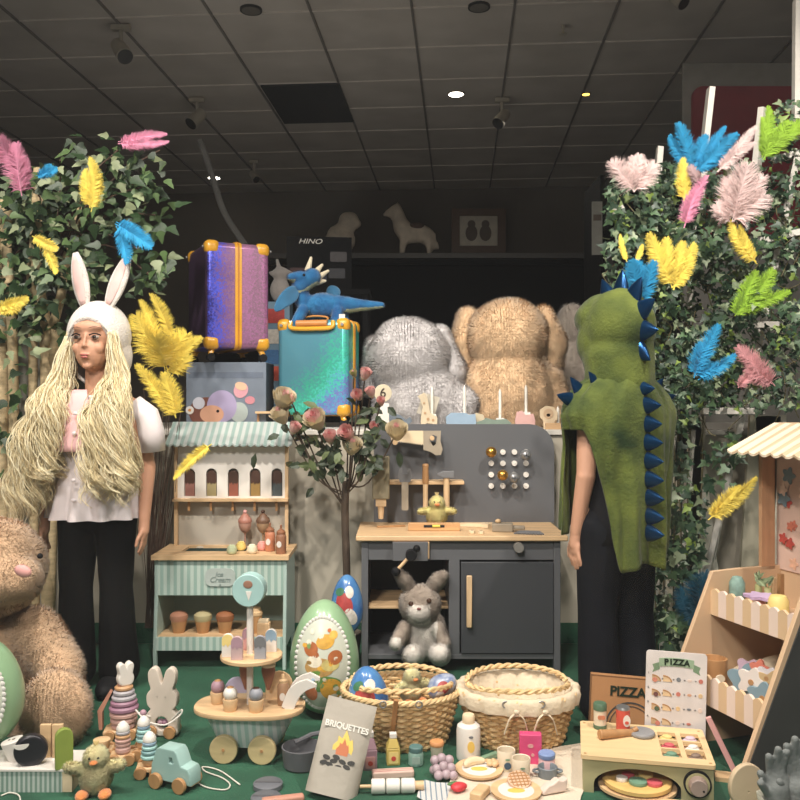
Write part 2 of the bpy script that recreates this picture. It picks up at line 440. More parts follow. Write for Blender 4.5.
# ---------- shared materials ----------
w_light = wood('birch_wood', (212,178,136), 0)
w_lightz = wood('birch_wood_upright', (210,178,138), 2)
w_pale = wood('pale_wood', (226,204,170), 0, .08)
w_brown = wood('oak_wood', (176,132,88), 2)
m_mint = mat('mint_paint', (150,170,160), .5, var=.04)
m_mintl = mat('light_mint_paint', (172,192,184), .5, var=.04)
m_white = mat('white_paint', (226,220,212), .5, var=.03)
m_cream = mat('cream_paint', (222,208,184), .5, var=.04)
m_pink = mat('dusty_pink_paint', (214,160,156), .5, var=.05)
m_mauve = mat('mauve_paint', (172,138,150), .5, var=.05)
m_choc = mat('chocolate_paint', (72,46,34), .5, var=.08)
m_blue = mat('dusty_blue_paint', (140,166,186), .5, var=.05)
m_yell = mat('pale_yellow_paint', (232,208,132), .5, var=.04)
m_grey = mat('mid_grey_paint', (118,118,120), .5, var=.04)
m_olive = mat('olive_paint', (150,146,104), .5, var=.05)
m_green2 = mat('soft_green_paint', (120,152,124), .5, var=.05)
m_redp = mat('soft_red_paint', (204,76,62), .5, var=.05)
m_black = mat('black_matte', (22,22,24), .6, var=.05)
m_char = mat('charcoal_paint', (92,93,96), .55, var=.04, scale=5)
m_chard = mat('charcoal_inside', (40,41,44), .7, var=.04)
m_brass = mat('gold_metal', (200,150,70), .3, metal=.9)
m_steel = mat('silver_paint', (150,150,150), .35, metal=.6)
s_mint = stripes('mint_stripes', (150,176,166), (186,202,192), .0225, 0, .5)
s_roof = stripes('roof_stripes', (150,172,166), (188,194,190), .0245, 0, .5)

# ---------- ice cream stall ----------
st = T('toy_ice_cream_stall', 'mint striped wooden toy ice cream stall with a scalloped striped roof', 'toy stall', (-.602, 2.85, 0))
# local: x -.225...225, y 0..22, facing -y
hw = .227
def side(x0, x1):
    b = B(); ol = [(0,0),(.02,0),(.02,.0),(.055,.0)]
    # profile in y,z
    pr = [(-.02,0),(0,0),(.0,.075),(.2,.075),(.2,0),(.22,0),(.22,.365),(.0,.365),(.0,.25),(-.02,.06)]
    vs = [(x0,y,z) for y,z in pr]+[(x1,y,z) for y,z in pr]; n = len(pr)
    b.add(vs, [tuple(range(n)), tuple(range(2*n-1,n-1,-1))]+[(i,n+i,n+(i+1)%n,(i+1)%n) for i in range(n)])
    return b
for x0, x1 in ((-hw+.005,-hw+.017),(hw-.017,hw-.005)): side(x0,x1).build('side_panel', m_mintl, st, bevel=.002)
b = B(); b.b2(-hw+.017,hw-.017,.001,.013,.245,.368); b.build('front_panel', s_mint, st)
b = B(); b.b2(-hw+.017,hw-.017,-.018,-.006,.065,.108); b.build('lower_rail', s_mint, st)
b = B(); b.b2(-hw+.017,hw-.017,-.006,.205,.096,.108); b.build('shelf', w_light, st)
b = B(); b.b2(-hw+.017,hw-.017,.206,.216,.07,.368); b.build('back_panel', m_mint, st)
cu = [(-hw-.003,-.012),(hw+.003,-.012),(hw+.003,.226),(-hw-.003,.226)]
flat('counter', [cu, [(-.15,.075),(-.15,.185),(.07,.185),(.07,.075)]], .015, w_light, st, loc=(0,0,.3725), rot=(-pi/2,0,0))
b = B(); b.b2(-.152,.072,.073,.187,.335,.338); b.b2(-.152,-.148,.073,.187,.338,.371); b.b2(.068,.072,.073,.187,.338,.371); b.b2(-.152,.072,.183,.187,.338,.371)
lab(b.build('tub', mat('dark_green_tub', (48,68,62), .6), st), 'dark green ice cream tub sunk in the counter')
sg = [(x, z) for x, z in circ(0,0,.058,.032,28)]
sg = rrect(-.05,.05,-.03,.03,.022)
s_ = flat('sign', [sg], .004, mat('pale_sign', (178,188,182), .5), st, loc=(.0,-.002,.306)); lab(s_, 'pale oval sign with cursive writing')
text('lettering', 'Ice', .022, mat('sign_ink', (132,146,142), .5), s_, (-.004,-.003,.01), bold=.0003, shear=.3)
text('lettering', 'Cream', .025, MC['sign_ink'], s_, (-.001,-.003,-.008), bold=.0003, shear=.3)
flat('dot', [circ(0,0,.003,n=12)], .002, MC['sign_ink'], s_, loc=(0,-.003,-.024))
for x in (-hw+.028, hw-.03):
    b = B(); b.b2(x-.006,x+.006,.185,.2,.38,.735); b.build('post', w_lightz, st)
holes = [arch(x-.0195,x+.0195,.556,.656) for x in (-.150+.078*i for i in range(5))]
flat('arched_panel', [[(-.193,.545),(.191,.545),(.191,.735),(-.193,.735)]]+holes, .006, m_white, st, loc=(0,.192,0))
b = B(); b.b2(-.193,.191,.204,.208,.38,.735); b.build('backboard', mat('stall_back', (176,168,154), .6, var=.04), st)
b = B(); b.b2(-.205,.205,.16,.2,.54,.549); b.build('upper_shelf', w_light, st)
# scalloped roof
b = B(); n_ = 17; top = []; rw = .222
for i in range(n_*6+1):
    u = i/(n_*6); x = -rw+2*rw*u; sc = .006*abs(sin(pi*u*n_)); top.append((x, sc))
vs = []; N_ = len(top)
for th in (0, .006):
    for x, s_c in top: vs.append((x, .135-s_c*.8, .742-s_c+th))
    for x, s_c in top: vs.append((x, .235, .815+th))
fs = []
for i in range(N_-1):
    fs += [(i,i+1,N_+i+1,N_+i),(2*N_+i,3*N_+i,3*N_+i+1,2*N_+i+1),(i,2*N_+i,2*N_+i+1,i+1),(N_+i,N_+i+1,3*N_+i+1,3*N_+i)]
fs += [(0,N_,3*N_,2*N_),(N_-1,3*N_-1,4*N_-1,2*N_-1)]
b.add(vs, fs); b.build('roof', s_roof, st)
for x in (-.2,.2):
    b = B(); vs=[(x-.004,.165,.73),(x-.004,.225,.73),(x-.004,.225,.806),(x+.004,.165,.73),(x+.004,.225,.73),(x+.004,.225,.806)]
    b.add(vs,[(0,1,2),(5,4,3),(0,3,4,1),(1,4,5,2),(2,5,3,0)]); b.build('roof_bracket', w_lightz, st)
SL = V((-.602, 2.85, 0))
# lollies in the arches
lcol = [m_pink, m_cream, m_redp, m_yell, m_blue]; lw = ['pink', 'cream', 'reddish', 'pale yellow', 'dark blue grey']
for i in range(5):
    x = -.150+.078*i
    t = T('toy_ice_lolly', f'chocolate topped {lw[i]} toy ice lolly in an arch of the ice cream stall', 'toy ice lolly', SL+V((x,.196,.55)), group='ice lollies in the stall arches')
    cm = mat('lolly_'+lw[i].replace(' ','_'), [(150,104,94),(150,136,96),(146,84,66),(160,128,72),(74,82,84)][i], .5)
    flat('body', [arch(-.0165,.0165,0,.098)], .006, cm, t)
    dr = [(-.0172,.055),(-.012,.05),(-.007,.056),(-.002,.046),(.004,.054),(.009,.049),(.0172,.056)]+[(.0172*cos(pi*k/8), .0815+.0172*sin(pi*k/8)) for k in range(9)]
    flat('chocolate_top', [dr], .0075, m_choc, t)
    b = B(); b.b2(-.004,.004,-.02,-.015,-.045,-.012); b.build('stick', w_brown, t)
# sundaes hanging below shelf
for i, (px, c1, c2, ds) in enumerate(((245, m_pink, (168,128,112), 'pink topped'), (263, m_choc, (160,130,100), 'brown topped'))):
    p = W(px, 513, 3.0)
    t = T('toy_ice_cream_cup', f'{ds} toy ice cream cup with stem, {"left" if i==0 else "right"} of the two under the stall shelf', 'toy ice cream cup', (p.x, 3.0, SL.z+.379), group='stemmed ice cream cups')
    b = B(); b.lathe([(.013,0),(.014,.003),(.003,.006),(.003,.05),(.008,.053),(.018,.063),(.023,.08),(.022,.088)], 20); b.build('cup', mat('cup_skin'+str(i), c2, .35), t)
    b = B(); b.lathe([(.023,.088),(.025,.094),(.023,.102),(.016,.109),(.013,.115),(.006,.121),(.001,.123)], 20); b.build('scoop', mat('scoop_rose', (176,122,106), .45) if i == 0 else mat('scoop_brown', (120,90,70), .45), t)
    b = B(); b.ell((0,0,.127),.007); b.build('cherry', c1, t)
# balls
for i, (px, py, Y, r, col, nm) in enumerate(((232,547,2.87,.0168,(178,186,150),'sage green'),(241,543,2.94,.0165,(232,206,120),'pale yellow'),(252,546,2.88,.0172,(224,212,184),'cream'),(262,543,2.94,.0165,(222,150,140),'pink'))):
    p = W(px, py, Y)
    t = T('toy_ice_cream_scoop', f'{nm} round toy ice cream scoop on the stall counter', 'toy scoop', (p.x, Y, .3805), group='scoops on the stall counter')
    b = B(); b.lathe([(.001,0),(r*.8,.001),(r*1.02,.006),(r*1.05,.014),(r*.9,.024),(r*.5,.029),(.001,.03)], 24); b.build('scoop', mat('scoop_'+nm.replace(' ','_'), col, .5), t)
    b = B()
    for k in range(5): a = 2*pi*k/5; b.ell((.006*cos(a),.006*sin(a),.029),(.005,.005,.002))
    b.build('crown', mat('scoop_'+nm.replace(' ','_')+'_light', tuple(min(255,c+20) for c in col), .5), t)
for i, (px, Y, col, nm) in enumerate(((270,2.93,(196,128,96),'orange pink'),(281,2.88,(150,104,78),'brown'))):
    p = W(px, 550, Y)
    t = T('toy_sauce_bottle', f'{nm} toy sauce bottle with pointed cap on the stall counter', 'toy bottle', (p.x, Y, .3805), group='sauce bottles on the stall counter')
    b = B(); b.lathe([(.017,0),(.018,.002),(.018,.055),(.0165,.062),(.014,.066)], 24); b.build('body', mat('sauce_'+nm.replace(' ','_'), col, .5), t)
    b = B(); b.lathe([(.0155,.066),(.0155,.073),(.011,.078),(.005,.082),(.0035,.088),(.004,.094),(.002,.097)], 20); b.build('cap', mat('bottle_cap_brown', (140,92,64), .5), t)
    b = B(); b.lathe([(.0183,.02),(.0183,.045)], 16, caps=False); o=flat('label', [circ(0,.033,.008,.011)], .003, mat('label_white',(222,214,206),.5), t, loc=(-.004,-.0175,0))
# toy scoop tool in tub
t = T('toy_ice_cream_spatula', 'small pale spatula lying over the tub of the ice cream stall', 'toy spatula', W(200,549,2.97)-V((0,0,0)), rz=.2); t.location.z = .3813
b = B(); b.ell((0,0,.004),(.013,.008,.004)); b.build('head', m_cream, t); b = B(); b.b2(.01,.03,-.003,.003,.001,.005); b.build('handle', w_light, t)
# cupcake style cones on lower shelf
cc = [((176,124,98),'pinkish brown'),((176,164,124),'greenish cream'),((150,96,62),'dark brown')]
base = None
for i, px in enumerate((179, 203, 225)):
    Y = 2.9; p = W(px, 620, Y)
    t = T('toy_ice_cream_tub', f'{cc[i][1]} toy ice cream in a wooden cup on the lower shelf of the stall', 'toy ice cream', (p.x, Y, .108), group='ice creams on the lower stall shelf')
    b = B(); b.lathe([(.019,0),(.02,.002),(.026,.035),(.027,.04),(.024,.04)], 24); b.build('cup', w_brown, t)
    b = B(); b.lathe([(.027,.04),(.031,.048),(.03,.06),(.022,.068),(.01,.072),(.001,.073)], 24); b.build('ice_cream', mat('ice_'+cc[i][1].replace(' ','_'), cc[i][0], .6), t)
t = T('toy_ice_cream_tub', 'tall brown toy tub behind the cart post on the lower stall shelf', 'toy ice cream', (W(256,620,2.9).x, 2.9, .108))
b = B(); b.lathe([(.02,0),(.021,.002),(.021,.06)], 24); b.build('cup', w_brown, t); b = B(); b.lathe([(.023,.06),(.023,.07),(.018,.074),(.016,.084),(.001,.085)], 24); b.build('lid', w_light, t)

# ---------- workbench ----------
WX = (-.122+.53)/2  # centre x
wb = T('toy_workbench', 'charcoal grey wooden toy workbench with pegboard back and cupboard door', 'toy workbench', (W(461,673,2.8).x, 2.8, 0))
h = .328
def bx(nm, a, m_, p=wb, bev=.0015, **kw):
    b = B(); b.b2(*a); return b.build(nm, m_, p, bevel=bev)
for x in (-h, h-.022):
    bx('leg', (x, x+.022, 0, .022, 0, .435), m_char); bx('leg', (x, x+.022, .27, .29, 0, .435), m_char)
for x in (-h+.002, h-.016): bx('side_panel', (x, x+.014, .022, .27, .045, .435), m_char)
bx('bottom_panel', (-h+.022, h-.022, .004, .285, .045, .062), m_char)
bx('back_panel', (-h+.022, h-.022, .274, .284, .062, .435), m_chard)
bx('divider', (-.04, -.004, .004, .274, .062, .375), m_char)
bx('apron', (-h+.022, h-.022, .004, .018, .372, .435), m_char)
bx('inner_shelf', (-h+.022, -.04, .03, .274, .205, .214), w_light)
d = bx('door', (.0, h-.024, -.004, .01, .066, .366), mat('charcoal_door', (62,64,68), .55, var=.04, scale=5))
b = B(); b.b2(.025-.008,.025+.010,-.022,-.01,.155,.325); b.b2(.02,.032,-.012,-.003,.17,.18); b.b2(.02,.032,-.012,-.003,.3,.31); b.build('handle', w_lightz, d, bevel=.003)
b = B(); b.b2(-h-.018, h+.022, -.018, .31, .437, .455); b.build('worktop', w_light, wb, bevel=.004)
bbx0, bbx1 = W(374,424,3.1).x-wb.location.x, W(554,424,3.1).x-wb.location.x
flat('backboard', [rrect(bbx0, bbx1, .455, .812, (.002,.002,.09,.05))], .014, m_char, wb, loc=(0,.302,0))
# vise block with crank
bx('vice_jaw', (-.225,-.11,-.03,-.019,.375,.437), m_char)
bx('vice_block', (-.225,-.105,-.019,-.002,.38,.436), w_light)
cr_ = (B()); cr_.cyl((-.165,-.062,.398),(-.165,-.03,.398),.018); vk = cr_.build('vice_knob', m_black, wb, bevel=.002)
b = B(); b.cyl((-.15,-.05,.415),(-.21,-.05,.35),.0055); b.build('vice_lever', w_light, vk)
b = B(); b.ell((-.147,-.05,.419),.012); b.build('lever_ball', m_black, vk)
b = B(); b.ell((-.214,-.05,.345),.015); b.build('lever_ball', m_black, vk)
b = B(); b.cyl((.187,-.03,.418),(.187,-.004,.418),.016,.016,28); lab(b.build('round_knob', mat('warm_grey_knob', (132,128,122), .5), wb), 'grey round knob on the right of the apron')
# pegboard 4x4
def wbp(px, py, Y=3.09): p = W(px, py, Y); return (p.x-wb.location.x, p.z)
for r_ in range(4):
    for c_ in range(4):
        x, z = wbp(491.2+c_*11.6, 452+r_*11.3)
        b = B(); b.cyl((x,.285,z),(x,.296,z),.0098,.0098,18); b.cyl((x,.284,z),(x,.2855,z),.0035,.0035,10); b.build('peg', m_white, wb)
for (px, py, m_, nm) in ((491,452,m_brass,'gold'),(525.5,455,m_steel,'silver'),(502.5,475,m_brass,'gold'),(514,477.5,m_steel,'silver')):
    x, z = wbp(px, py, 3.05)
    t = T('toy_bolt', f'{nm} ball headed toy bolt, {"upper" if py < 460 else "lower"} one of its colour on the workbench pegs', 'toy bolt', wb.location+V((x,.245,z)))
    b = B(); b.ell((0,0,0),(.0195,.0195,.0195),24,16)
    b.build('head', m_, t); b = B(); b.cyl((0,.012,0),(0,.039,0),.006); b.build('shank', m_, t)
    if nm == 'silver':
        b = B(); b.box((0,-.0185,0),(.022,.004,.004)); b.box((0,-.0185,0),(.004,.004,.022)); b.build('slot', m_char, t)
# tool rack
x0, z0 = wbp(388,482,3.06); x1, _ = wbp(463.5,482,3.06)
bx('tool_rack', (x0, x1, .225, .295, z0-.006, z0+.006), w_light)
# tools
def tool(nm, label, px, py, Y=3.0): 
    p = W(px, py, Y); return T(nm, label, 'toy tool', p)
t = tool('toy_wrench', 'grey wooden toy spanner hanging from the workbench rack', 405, 482, 3.01)
flat('handle', [rrect(-.012,.012,-.1,.005,.006)], .008, mat('tool_taupe', (158,146,128), .5), t)
jw = [(-.018,.0),(.018,.0),(.026,.02),(.02,.045),(.01,.05),(.009,.03),(-.009,.03),(-.01,.05),(-.02,.045),(-.026,.02)]
flat('jaw', [jw], .009, m_grey, t)
t = tool('toy_screwdriver', 'brown handled toy screwdriver standing in the workbench rack', 425.5, 484, 3.02)
b = B(); b.lathe([(.009,-.0),(.012,.01),(.011,.06),(.012,.066),(.009,.072)], 16); b.build('handle', w_brown, t); b = B(); b.cyl((0,0,-.11),(0,0,0),.009,.009,10); b.build('shaft', w_lightz, t)
t = tool('toy_hammer', 'grey headed toy hammer hanging in the workbench rack', 446.5, 484, 3.02)
b = B(); b.cyl((0,0,-.11),(0,0,.03),.011,.011,14); b.build('handle', w_lightz, t); b = B(); b.prism([(-.03,.03),(-.012,.022),(.026,.022),(.026,.046),(-.012,.046),(-.034,.036)], -.014,.014); b.build('head', m_grey, t, bevel=.002)
t = tool('toy_drill', 'olive brown toy drill hanging at the left end of the workbench rack', 381, 476, 2.98)
b = B(); b.b2(-.03,.03,-.02,.02,-.08,.07); b.build('body', mat('tool_olive', (132,122,98), .55), t, bevel=.004)
b = B(); b.b2(-.018,.018,-.014,.014,-.105,-.08); b.cyl((0,0,-.15),(0,0,-.105),.0085,.012,14); b.build('chuck', w_lightz, t)
b = B(); b.cyl((-.045,0,.022),(-.03,0,.022),.009); b.build('trigger', w_light, t)
t = tool('toy_saw', 'toy saw with grey handle and pale wood blade on the workbench back', 408, 438, 3.05)
bl = [(-.062,-.0),(-.058,-.012)]
for k in range(14): bl += [(-.052+k*.0083,-.013-k*.0011),(-.048+k*.0083,-.008-k*.0011)]
bl += [(.066,-.028),(.066,.026),(-.062,.026)]
flat('blade', [bl], .006, w_pale, t)
hd = [(.055,-.042),(.082,-.05),(.1,-.062),(.118,-.06),(.124,-.04),(.116,-.01),(.118,.026),(.055,.026)]
flat('handle', [hd, [(.076,-.004),(.09,-.03),(.1,-.022),(.104,.006),(.088,.012)]], .014, mat('tool_taupe', (158,146,128), .5), t)
b = B(); b.cyl((.086,-.018,0),(.086,.0,0),.008); b.build('peg', w_light, t)
b = B(); b.cyl((-.046,-.02,-.015),(-.046,.012,-.015),.009); b.build('peg', w_light, t)
# things on worktop
def onwt(px, py): # point on the worktop top
    Y = (H-.455)*F/(py-400); return V(((px-400)/F*Y, Y, .4555))
ZT = .4555
t = T('toy_ruler', 'flat wooden toy ruler lying on the left of the workbench top', 'toy ruler', onwt(391,527), rz=.25)
b = B(); b.b2(-.05,.05,-.008,.008,0,.006); b.build('ruler', w_brown, t, bevel=.001); b = B()
for k in range(9): b.b2(-.045+k*.011,-.044+k*.011,-.008,-.002,.006,.0064)
b.build('marks', m_choc, t)
t = T('toy_spirit_level', 'wooden toy spirit level with a yellow vial lying before the chick', 'toy level', onwt(434,530.5))
b = B(); b.b2(-.088,.088,-.012,.012,0,.026); b.build('body', wood('level_wood', (204,158,110)), t, bevel=.002)
b = B(); b.b2(-.035,.035,-.0135,-.011,.012,.02); b.build('vial_slot', m_chard, t); b = B(); b.cyl((-.006,-.013,.0165),(.02,-.013,.0165),.004); b.build('vial', mat('vial_yellow',(214,210,90),.3), t)
t = T('toy_wrench', 'pale wooden toy spanner lying on the workbench top right of the chick', 'toy tool', onwt(474,527)+V((0,0,.007)), rot=(-pi/2,0,-.15))
flat('handle', [rrect(-.055,.03,-.008,.008,.006)], .012, w_pale, t); flat('jaw', [[(.025,-.014),(.05,-.022),(.06,-.008),(.046,-.006),(.046,.006),(.06,.01),(.048,.022),(.025,.014)]], .013, w_pale, t)
for k, (px, py) in enumerate(((481,534),(472,533.5))):
    t = T('toy_nut', f'small pale wooden toy nut on the workbench edge, {"right" if k==0 else "left"} of two', 'toy nut', onwt(px, py), group='wooden nuts on the workbench')
    b = B(); b.cyl((0,0,0),(0,0,.01),.011,.011,6); b.build('nut', w_pale, t, bevel=.001); b = B(); b.cyl((0,0,.01),(0,0,.0104),.005,.005,12); b.build('hole', m_choc, t)
t = T('toy_plane', 'taupe wooden toy plane block lying on the workbench top', 'toy plane', onwt(504,531.5), rz=-.12)
b = B(); b.b2(-.04,.03,-.02,.02,0,.028); b.b2(.03,.07,-.012,.012,.008,.02); b.build('body', mat('tool_taupe2', (150,138,120), .5), t, bevel=.003); b = B(); b.ell((-.02,0,.034),(.01,.01,.008)); b.build('knob', w_light, t)
t = T('toy_saw', 'grey toothed toy saw piece lying at the right of the workbench top', 'toy tool', onwt(529,534)+V((0,0,.003)), rot=(-pi/2+.15,0,-.2))
bl = [(-.05,-.012)]
for k in range(10): bl += [(-.045+k*.0095,-.018),(-.04+k*.0095,-.011)]
bl += [(.05,-.012),(.035,.018),(-.03,.02)]
flat('blade', [bl], .005, m_grey, t)
FL = (-pi/2, 0, 0)
# ---------- ice cream cart ----------
cx, cy = W(250,706,2.16).x, 2.16
ct = T('toy_ice_cream_cart', 'two tiered mint striped wooden toy ice cream cart on four round wheels', 'toy cart', (cx, cy, 0), rz=-.06)
pz = .128
ol = [(.138*math.copysign(abs(cos(t))**.75, cos(t)), .085*math.copysign(abs(sin(t))**.8, sin(t))) for t in [2*pi*i/48 for i in range(48)]]
flat('platform', [ol], .012, w_light, ct, loc=(0,0,pz-.006), rot=FL, bevel=.002)
s_cart = stripes('cart_stripes', (168,194,188), (206,214,212), .019, 0, .5)
b = B(); b.loft([(0,0,.03,.075,.035),(0,0,.05,.088,.045),(0,0,.09,.108,.06),(0,0,.116,.118,.068)], 40, close=True); b.build('body', s_cart, ct)
for sx in (-.052, .044):
    for sy in (-1, 1):
        b = B(); b.cyl((sx,sy*.05,.035),(sx,sy*.064,.035),.035,.035,36); wl = b.build('wheel', wood('wheel_wood', (196,176,130)), ct, bevel=.002)
        b = B(); b.cyl((sx,sy*.066,.035),(sx,sy*.063,.035),.004,.004,12); b.build('axle_pin', w_brown, wl)
b = B(); b.cyl((0,0,pz),(0,0,.4),.0085,.0085,16); b.build('post', m_white, ct)
b = B(); b.lathe([(.076,0),(.078,.002),(.078,.009),(.076,.011)], 44, o=(.004,0,.245)); b.build('upper_tier', w_light, ct)
b = B(); b.cyl((0,-.022,.42),(0,.018,.42),.041,.041,40); sg = b.build('round_sign', mat('aqua_paint', (162,196,192), .45), ct, bevel=.002)
flat('cone_picture', [[(-.006,-.006),(.002,-.03),(.01,-.006)]], .001, m_white, sg, loc=(0,-.0225,.425))
b = B(); b.ell((0,-.0226,.436),(.012,.0008,.01)); b.build('scoop_picture', mat('sign_brown',(150,110,90),.5), sg)
for k in (-1, 1):
    hp = spline([(.1,k*.026,pz),(.115,k*.026,.165),(.135,k*.026,.185),(.162,k*.026,.196)], 8)
    ps = [(p.x-.014*(1-i/len(hp)*.35), p.z) for i, p in enumerate(hp)]; qs = [(p.x+.012, p.z-.0*i) for i, p in enumerate(hp)]
    o1 = [(p.x-.012, p.z+.006) for p in hp]; o2 = [(p.x+.014, p.z-.010) for p in hp]
    flat('push_handle', [o1+[(.174,.19),(.172,.176)]+o2[::-1]], .01, m_white, ct, loc=(0,k*.026,0), bevel=.001)
b = B(); b.cyl((.158,-.028,.184),(.158,.028,.184),.005); b.build('handle_bar', m_blue, ct)
CT = Matrix.Translation((cx,cy,0)) @ Matrix.Rotation(-.06,4,'Z')
# lollies on the upper tier
for i, (lx, ly, c1, c2, nm) in enumerate(((-.049,-.03,m_white,m_yell,'cream and yellow'),(-.02,-.052,mat('lolly_mauve',(196,168,168),.5),m_mauve,'mauve pink'),(.036,-.042,mat('lolly_greyblue',(160,160,166),.5),m_grey,'grey blue'),(-.012,.03,m_pink,m_mauve,'rose'),(.05,.02,m_white,m_blue,'white and blue'))):
    t = T('toy_ice_lolly', f'{nm} toy ice lolly with dripping top, upright on the cart upper tier', 'toy ice lolly', CT @ V((lx,ly,.257)), group='ice lollies on the cart')
    flat('body', [arch(-.0135,.0135,0,.056)], .012, c1, t, bevel=.001)
    dr = [(-.014,.03),(-.009,.026),(-.004,.032),(.001,.024),(.006,.031),(.014,.028)]+[(.014*cos(pi*k/8), .0425+.014*sin(pi*k/8)) for k in range(9)]
    flat('dripping_top', [dr], .0132, c2, t)
t = T('toy_ice_cream_box', 'pale wooden toy box behind the post on the cart upper tier', 'toy box', CT @ V((.028,.034,.257)))
b = B(); b.b2(-.016,.016,-.012,.012,0,.07); b.build('box', w_light, t, bevel=.002); b = B(); b.b2(-.013,.013,-.01,.01,.07,.078); b.build('lid', w_pale, t, bevel=.001)
# cones on platform
for i, (lx, ly, c1, nm) in enumerate(((-.083,.0,m_mauve,'mauve'),(-.038,-.048,m_white,'white'),(.027,-.05,mat('scoop_greyblue',(150,152,160),.45),'grey blue'))):
    t = T('toy_ice_cream_cup', f'{nm} ice cream ball in a wooden cup on the cart platform', 'toy ice cream', CT @ V((lx,ly,pz)), group='cups with balls on the cart platform')
    b = B(); b.lathe([(.015,0),(.016,.002),(.0195,.028),(.0185,.03)], 24); b.build('cup', w_light, t, bevel=0)
    b = B(); b.ell((0,0,.042),(.0175,.0175,.0175)); b.build('ball', c1, t)
    b = B(); b.ell((0,0,.0565),(.009,.009,.004)); b.build('topping', m_choc if i == 2 else w_brown, t)
for i, lx in enumerate((-.015, .043)):
    t = T('toy_ice_cream_cone', f'brown toy cone hanging under the upper tier, {"left" if i==0 else "right"} of the cart post', 'toy ice cream', CT @ V((lx,.02,.158)), group='cones under the cart tier')
    b = B(); b.lathe([(.004,0),(.015,.035),(.018,.05),(.016,.06)], 20); b.build('cone', mat('cone_brown',(150,100,78),.5), t); b = B(); b.lathe([(.018,.06),(.019,.066),(.014,.076),(.004,.078),(.004,.087)], 20); b.build('scoop', m_cream if i else m_redp if False else mat('scoop_rose',(176,122,106)), t)
t = T('toy_sauce_bottle', 'brown toy sauce bottle with face label on the cart platform near the handle', 'toy bottle', CT @ V((.085,.0,pz)))
b = B(); b.lathe([(.0135,0),(.0145,.002),(.0145,.048),(.01,.056)], 24); b.build('body', mat('bottle_brown',(166,128,96),.5), t)
b = B(); b.lathe([(.01,.056),(.0105,.062),(.0055,.066),(.0045,.076),(.002,.078)], 16); b.build('cap', w_light, t); flat('label', [circ(0,.024,.007,.01)], .002, MC['label_white'], t, loc=(0,-.014,0))
t = T('toy_menu_card', 'arched pale wooden toy menu board behind the cones on the cart platform', 'toy board', CT @ V((.066,.045,pz)))
flat('board', [arch(-.034,.034,0,.07)], .008, w_light, t, bevel=.001)
t = T('toy_ice_cream_dish', 'pale lilac rounded toy ice cream standing at the back left of the cart platform', 'toy ice cream', CT @ V((-.045,.048,pz)))
flat('scoop', [arch(-.03,.03,0,.05)], .012, mat('lilac',(190,184,210),.5), t, bevel=.002); b = B(); b.b2(-.032,.032,-.008,.008,0,.012); b.build('base', w_pale, t)

# ---------- workshop of small boxes, bottles, jars ----------
def lathe_thing(nm, label, cat, loc, parts, group=None, rz=0, n=28):
    t = T(nm, label, cat, loc, rz, group)
    for pn, prof, m_ in parts:
        b = B(); b.lathe(prof, n); b.build(pn, m_, t)
    return t
# bottle with lemon
g = G(469,762)
t = lathe_thing('toy_milk_bottle', 'large cream wooden toy bottle with a lemon picture', 'toy bottle', (g.x, 2.13, 0), [
 ('body', [(.026,0),(.029,.003),(.03,.008),(.03,.075),(.028,.085),(.02,.092)], m_white), ('cap', [(.014,.091),(.0155,.094),(.0155,.11),(.0135,.113),(.001,.1135)], w_pale)])
flat('lemon_picture', [circ(0,.042,.009,.014)], .002, mat('lemon_yellow',(226,190,96),.5), t, loc=(.004,-.0297,0)); flat('leaf_picture', [circ(0,.066,.006,.003,12)], .002, m_grey, t, loc=(.004,-.0295,0))
# small milk carton style bottles
for nm, c, px, lab_, w_ in (('mauve', m_mauve, 370, 'mauve toy carton bottle with a fruit label beside the wicker basket', .0165),('mustard', mat('mustard',(196,172,92),.5), 393, 'mustard yellow toy bottle with a label beside the mauve carton', .0165)):
    hh = .09 if nm == 'mauve' else .075; g = G(px, 768 if nm == 'mauve' else 763)
    t = T('toy_juice_carton', lab_, 'toy bottle', (g.x, g.y, 0), rz=.1)
    b = B(); k_ = hh
    def fr(w0, z0, w1, z1, bb):
        vs = [(x*w0, y*w0, z0) for x, y in ((-1,-1),(1,-1),(1,1),(-1,1))]+[(x*w1, y*w1, z1) for x, y in ((-1,-1),(1,-1),(1,1),(-1,1))]
        bb.add(vs, [(3,2,1,0),(4,5,6,7),(0,1,5,4),(1,2,6,5),(2,3,7,6),(3,0,4,7)])
    fr(w_,0,w_,k_*.55,b); fr(w_,k_*.55,.008,k_*.85,b); b.build('body', c, t, bevel=.002)
    b = B(); fr(.0085,k_*.85,.0085,k_,b); b.build('cap', m_white, t, bevel=.001)
    flat('label', [rrect(-.012,.012,.006,.034,.003)], .001, m_pink if nm == 'mauve' else m_yell, t, loc=(0,-w_-.0006,0)); flat('label_fruit', [circ(0,.018,.006,.006,14)], .001, m_redp, t, loc=(0,-w_-.0014,0))
for nm, px, py, c1, c2, l_ in (('toy_jar', 416, 767, mat('jar_teal',(128,160,148),.5), mat('jar_lid_teal',(86,122,120),.5), 'teal toy jam jar with dark teal lid'),('toy_jar', 437, 762, mat('jar_cream',(200,192,170),.5), mat('lid_orange',(214,150,98),.5), 'cream toy jar with an orange brown lid')):
    g = G(px, py)
    t = lathe_thing(nm, l_+' on the green felt by the basket', 'toy jar', (g.x, g.y+.014, 0), [('body', [(.016,0),(.0185,.003),(.0185,.028),(.016,.033)] if 'teal' in l_ else [(.012,0),(.013,.002),(.0165,.036)], c1), ('lid', [(.0165,.033),(.017,.035),(.017,.044),(.015,.046),(.001,.0462)] if 'teal' in l_ else [(.0172,.036),(.018,.038),(.018,.044),(.016,.047),(.001,.0472)], c2)])
    if 'teal' in l_: flat('label', [rrect(-.01,.01,.008,.026,.003)], .002, m_mint, t, loc=(0,-.018,0))
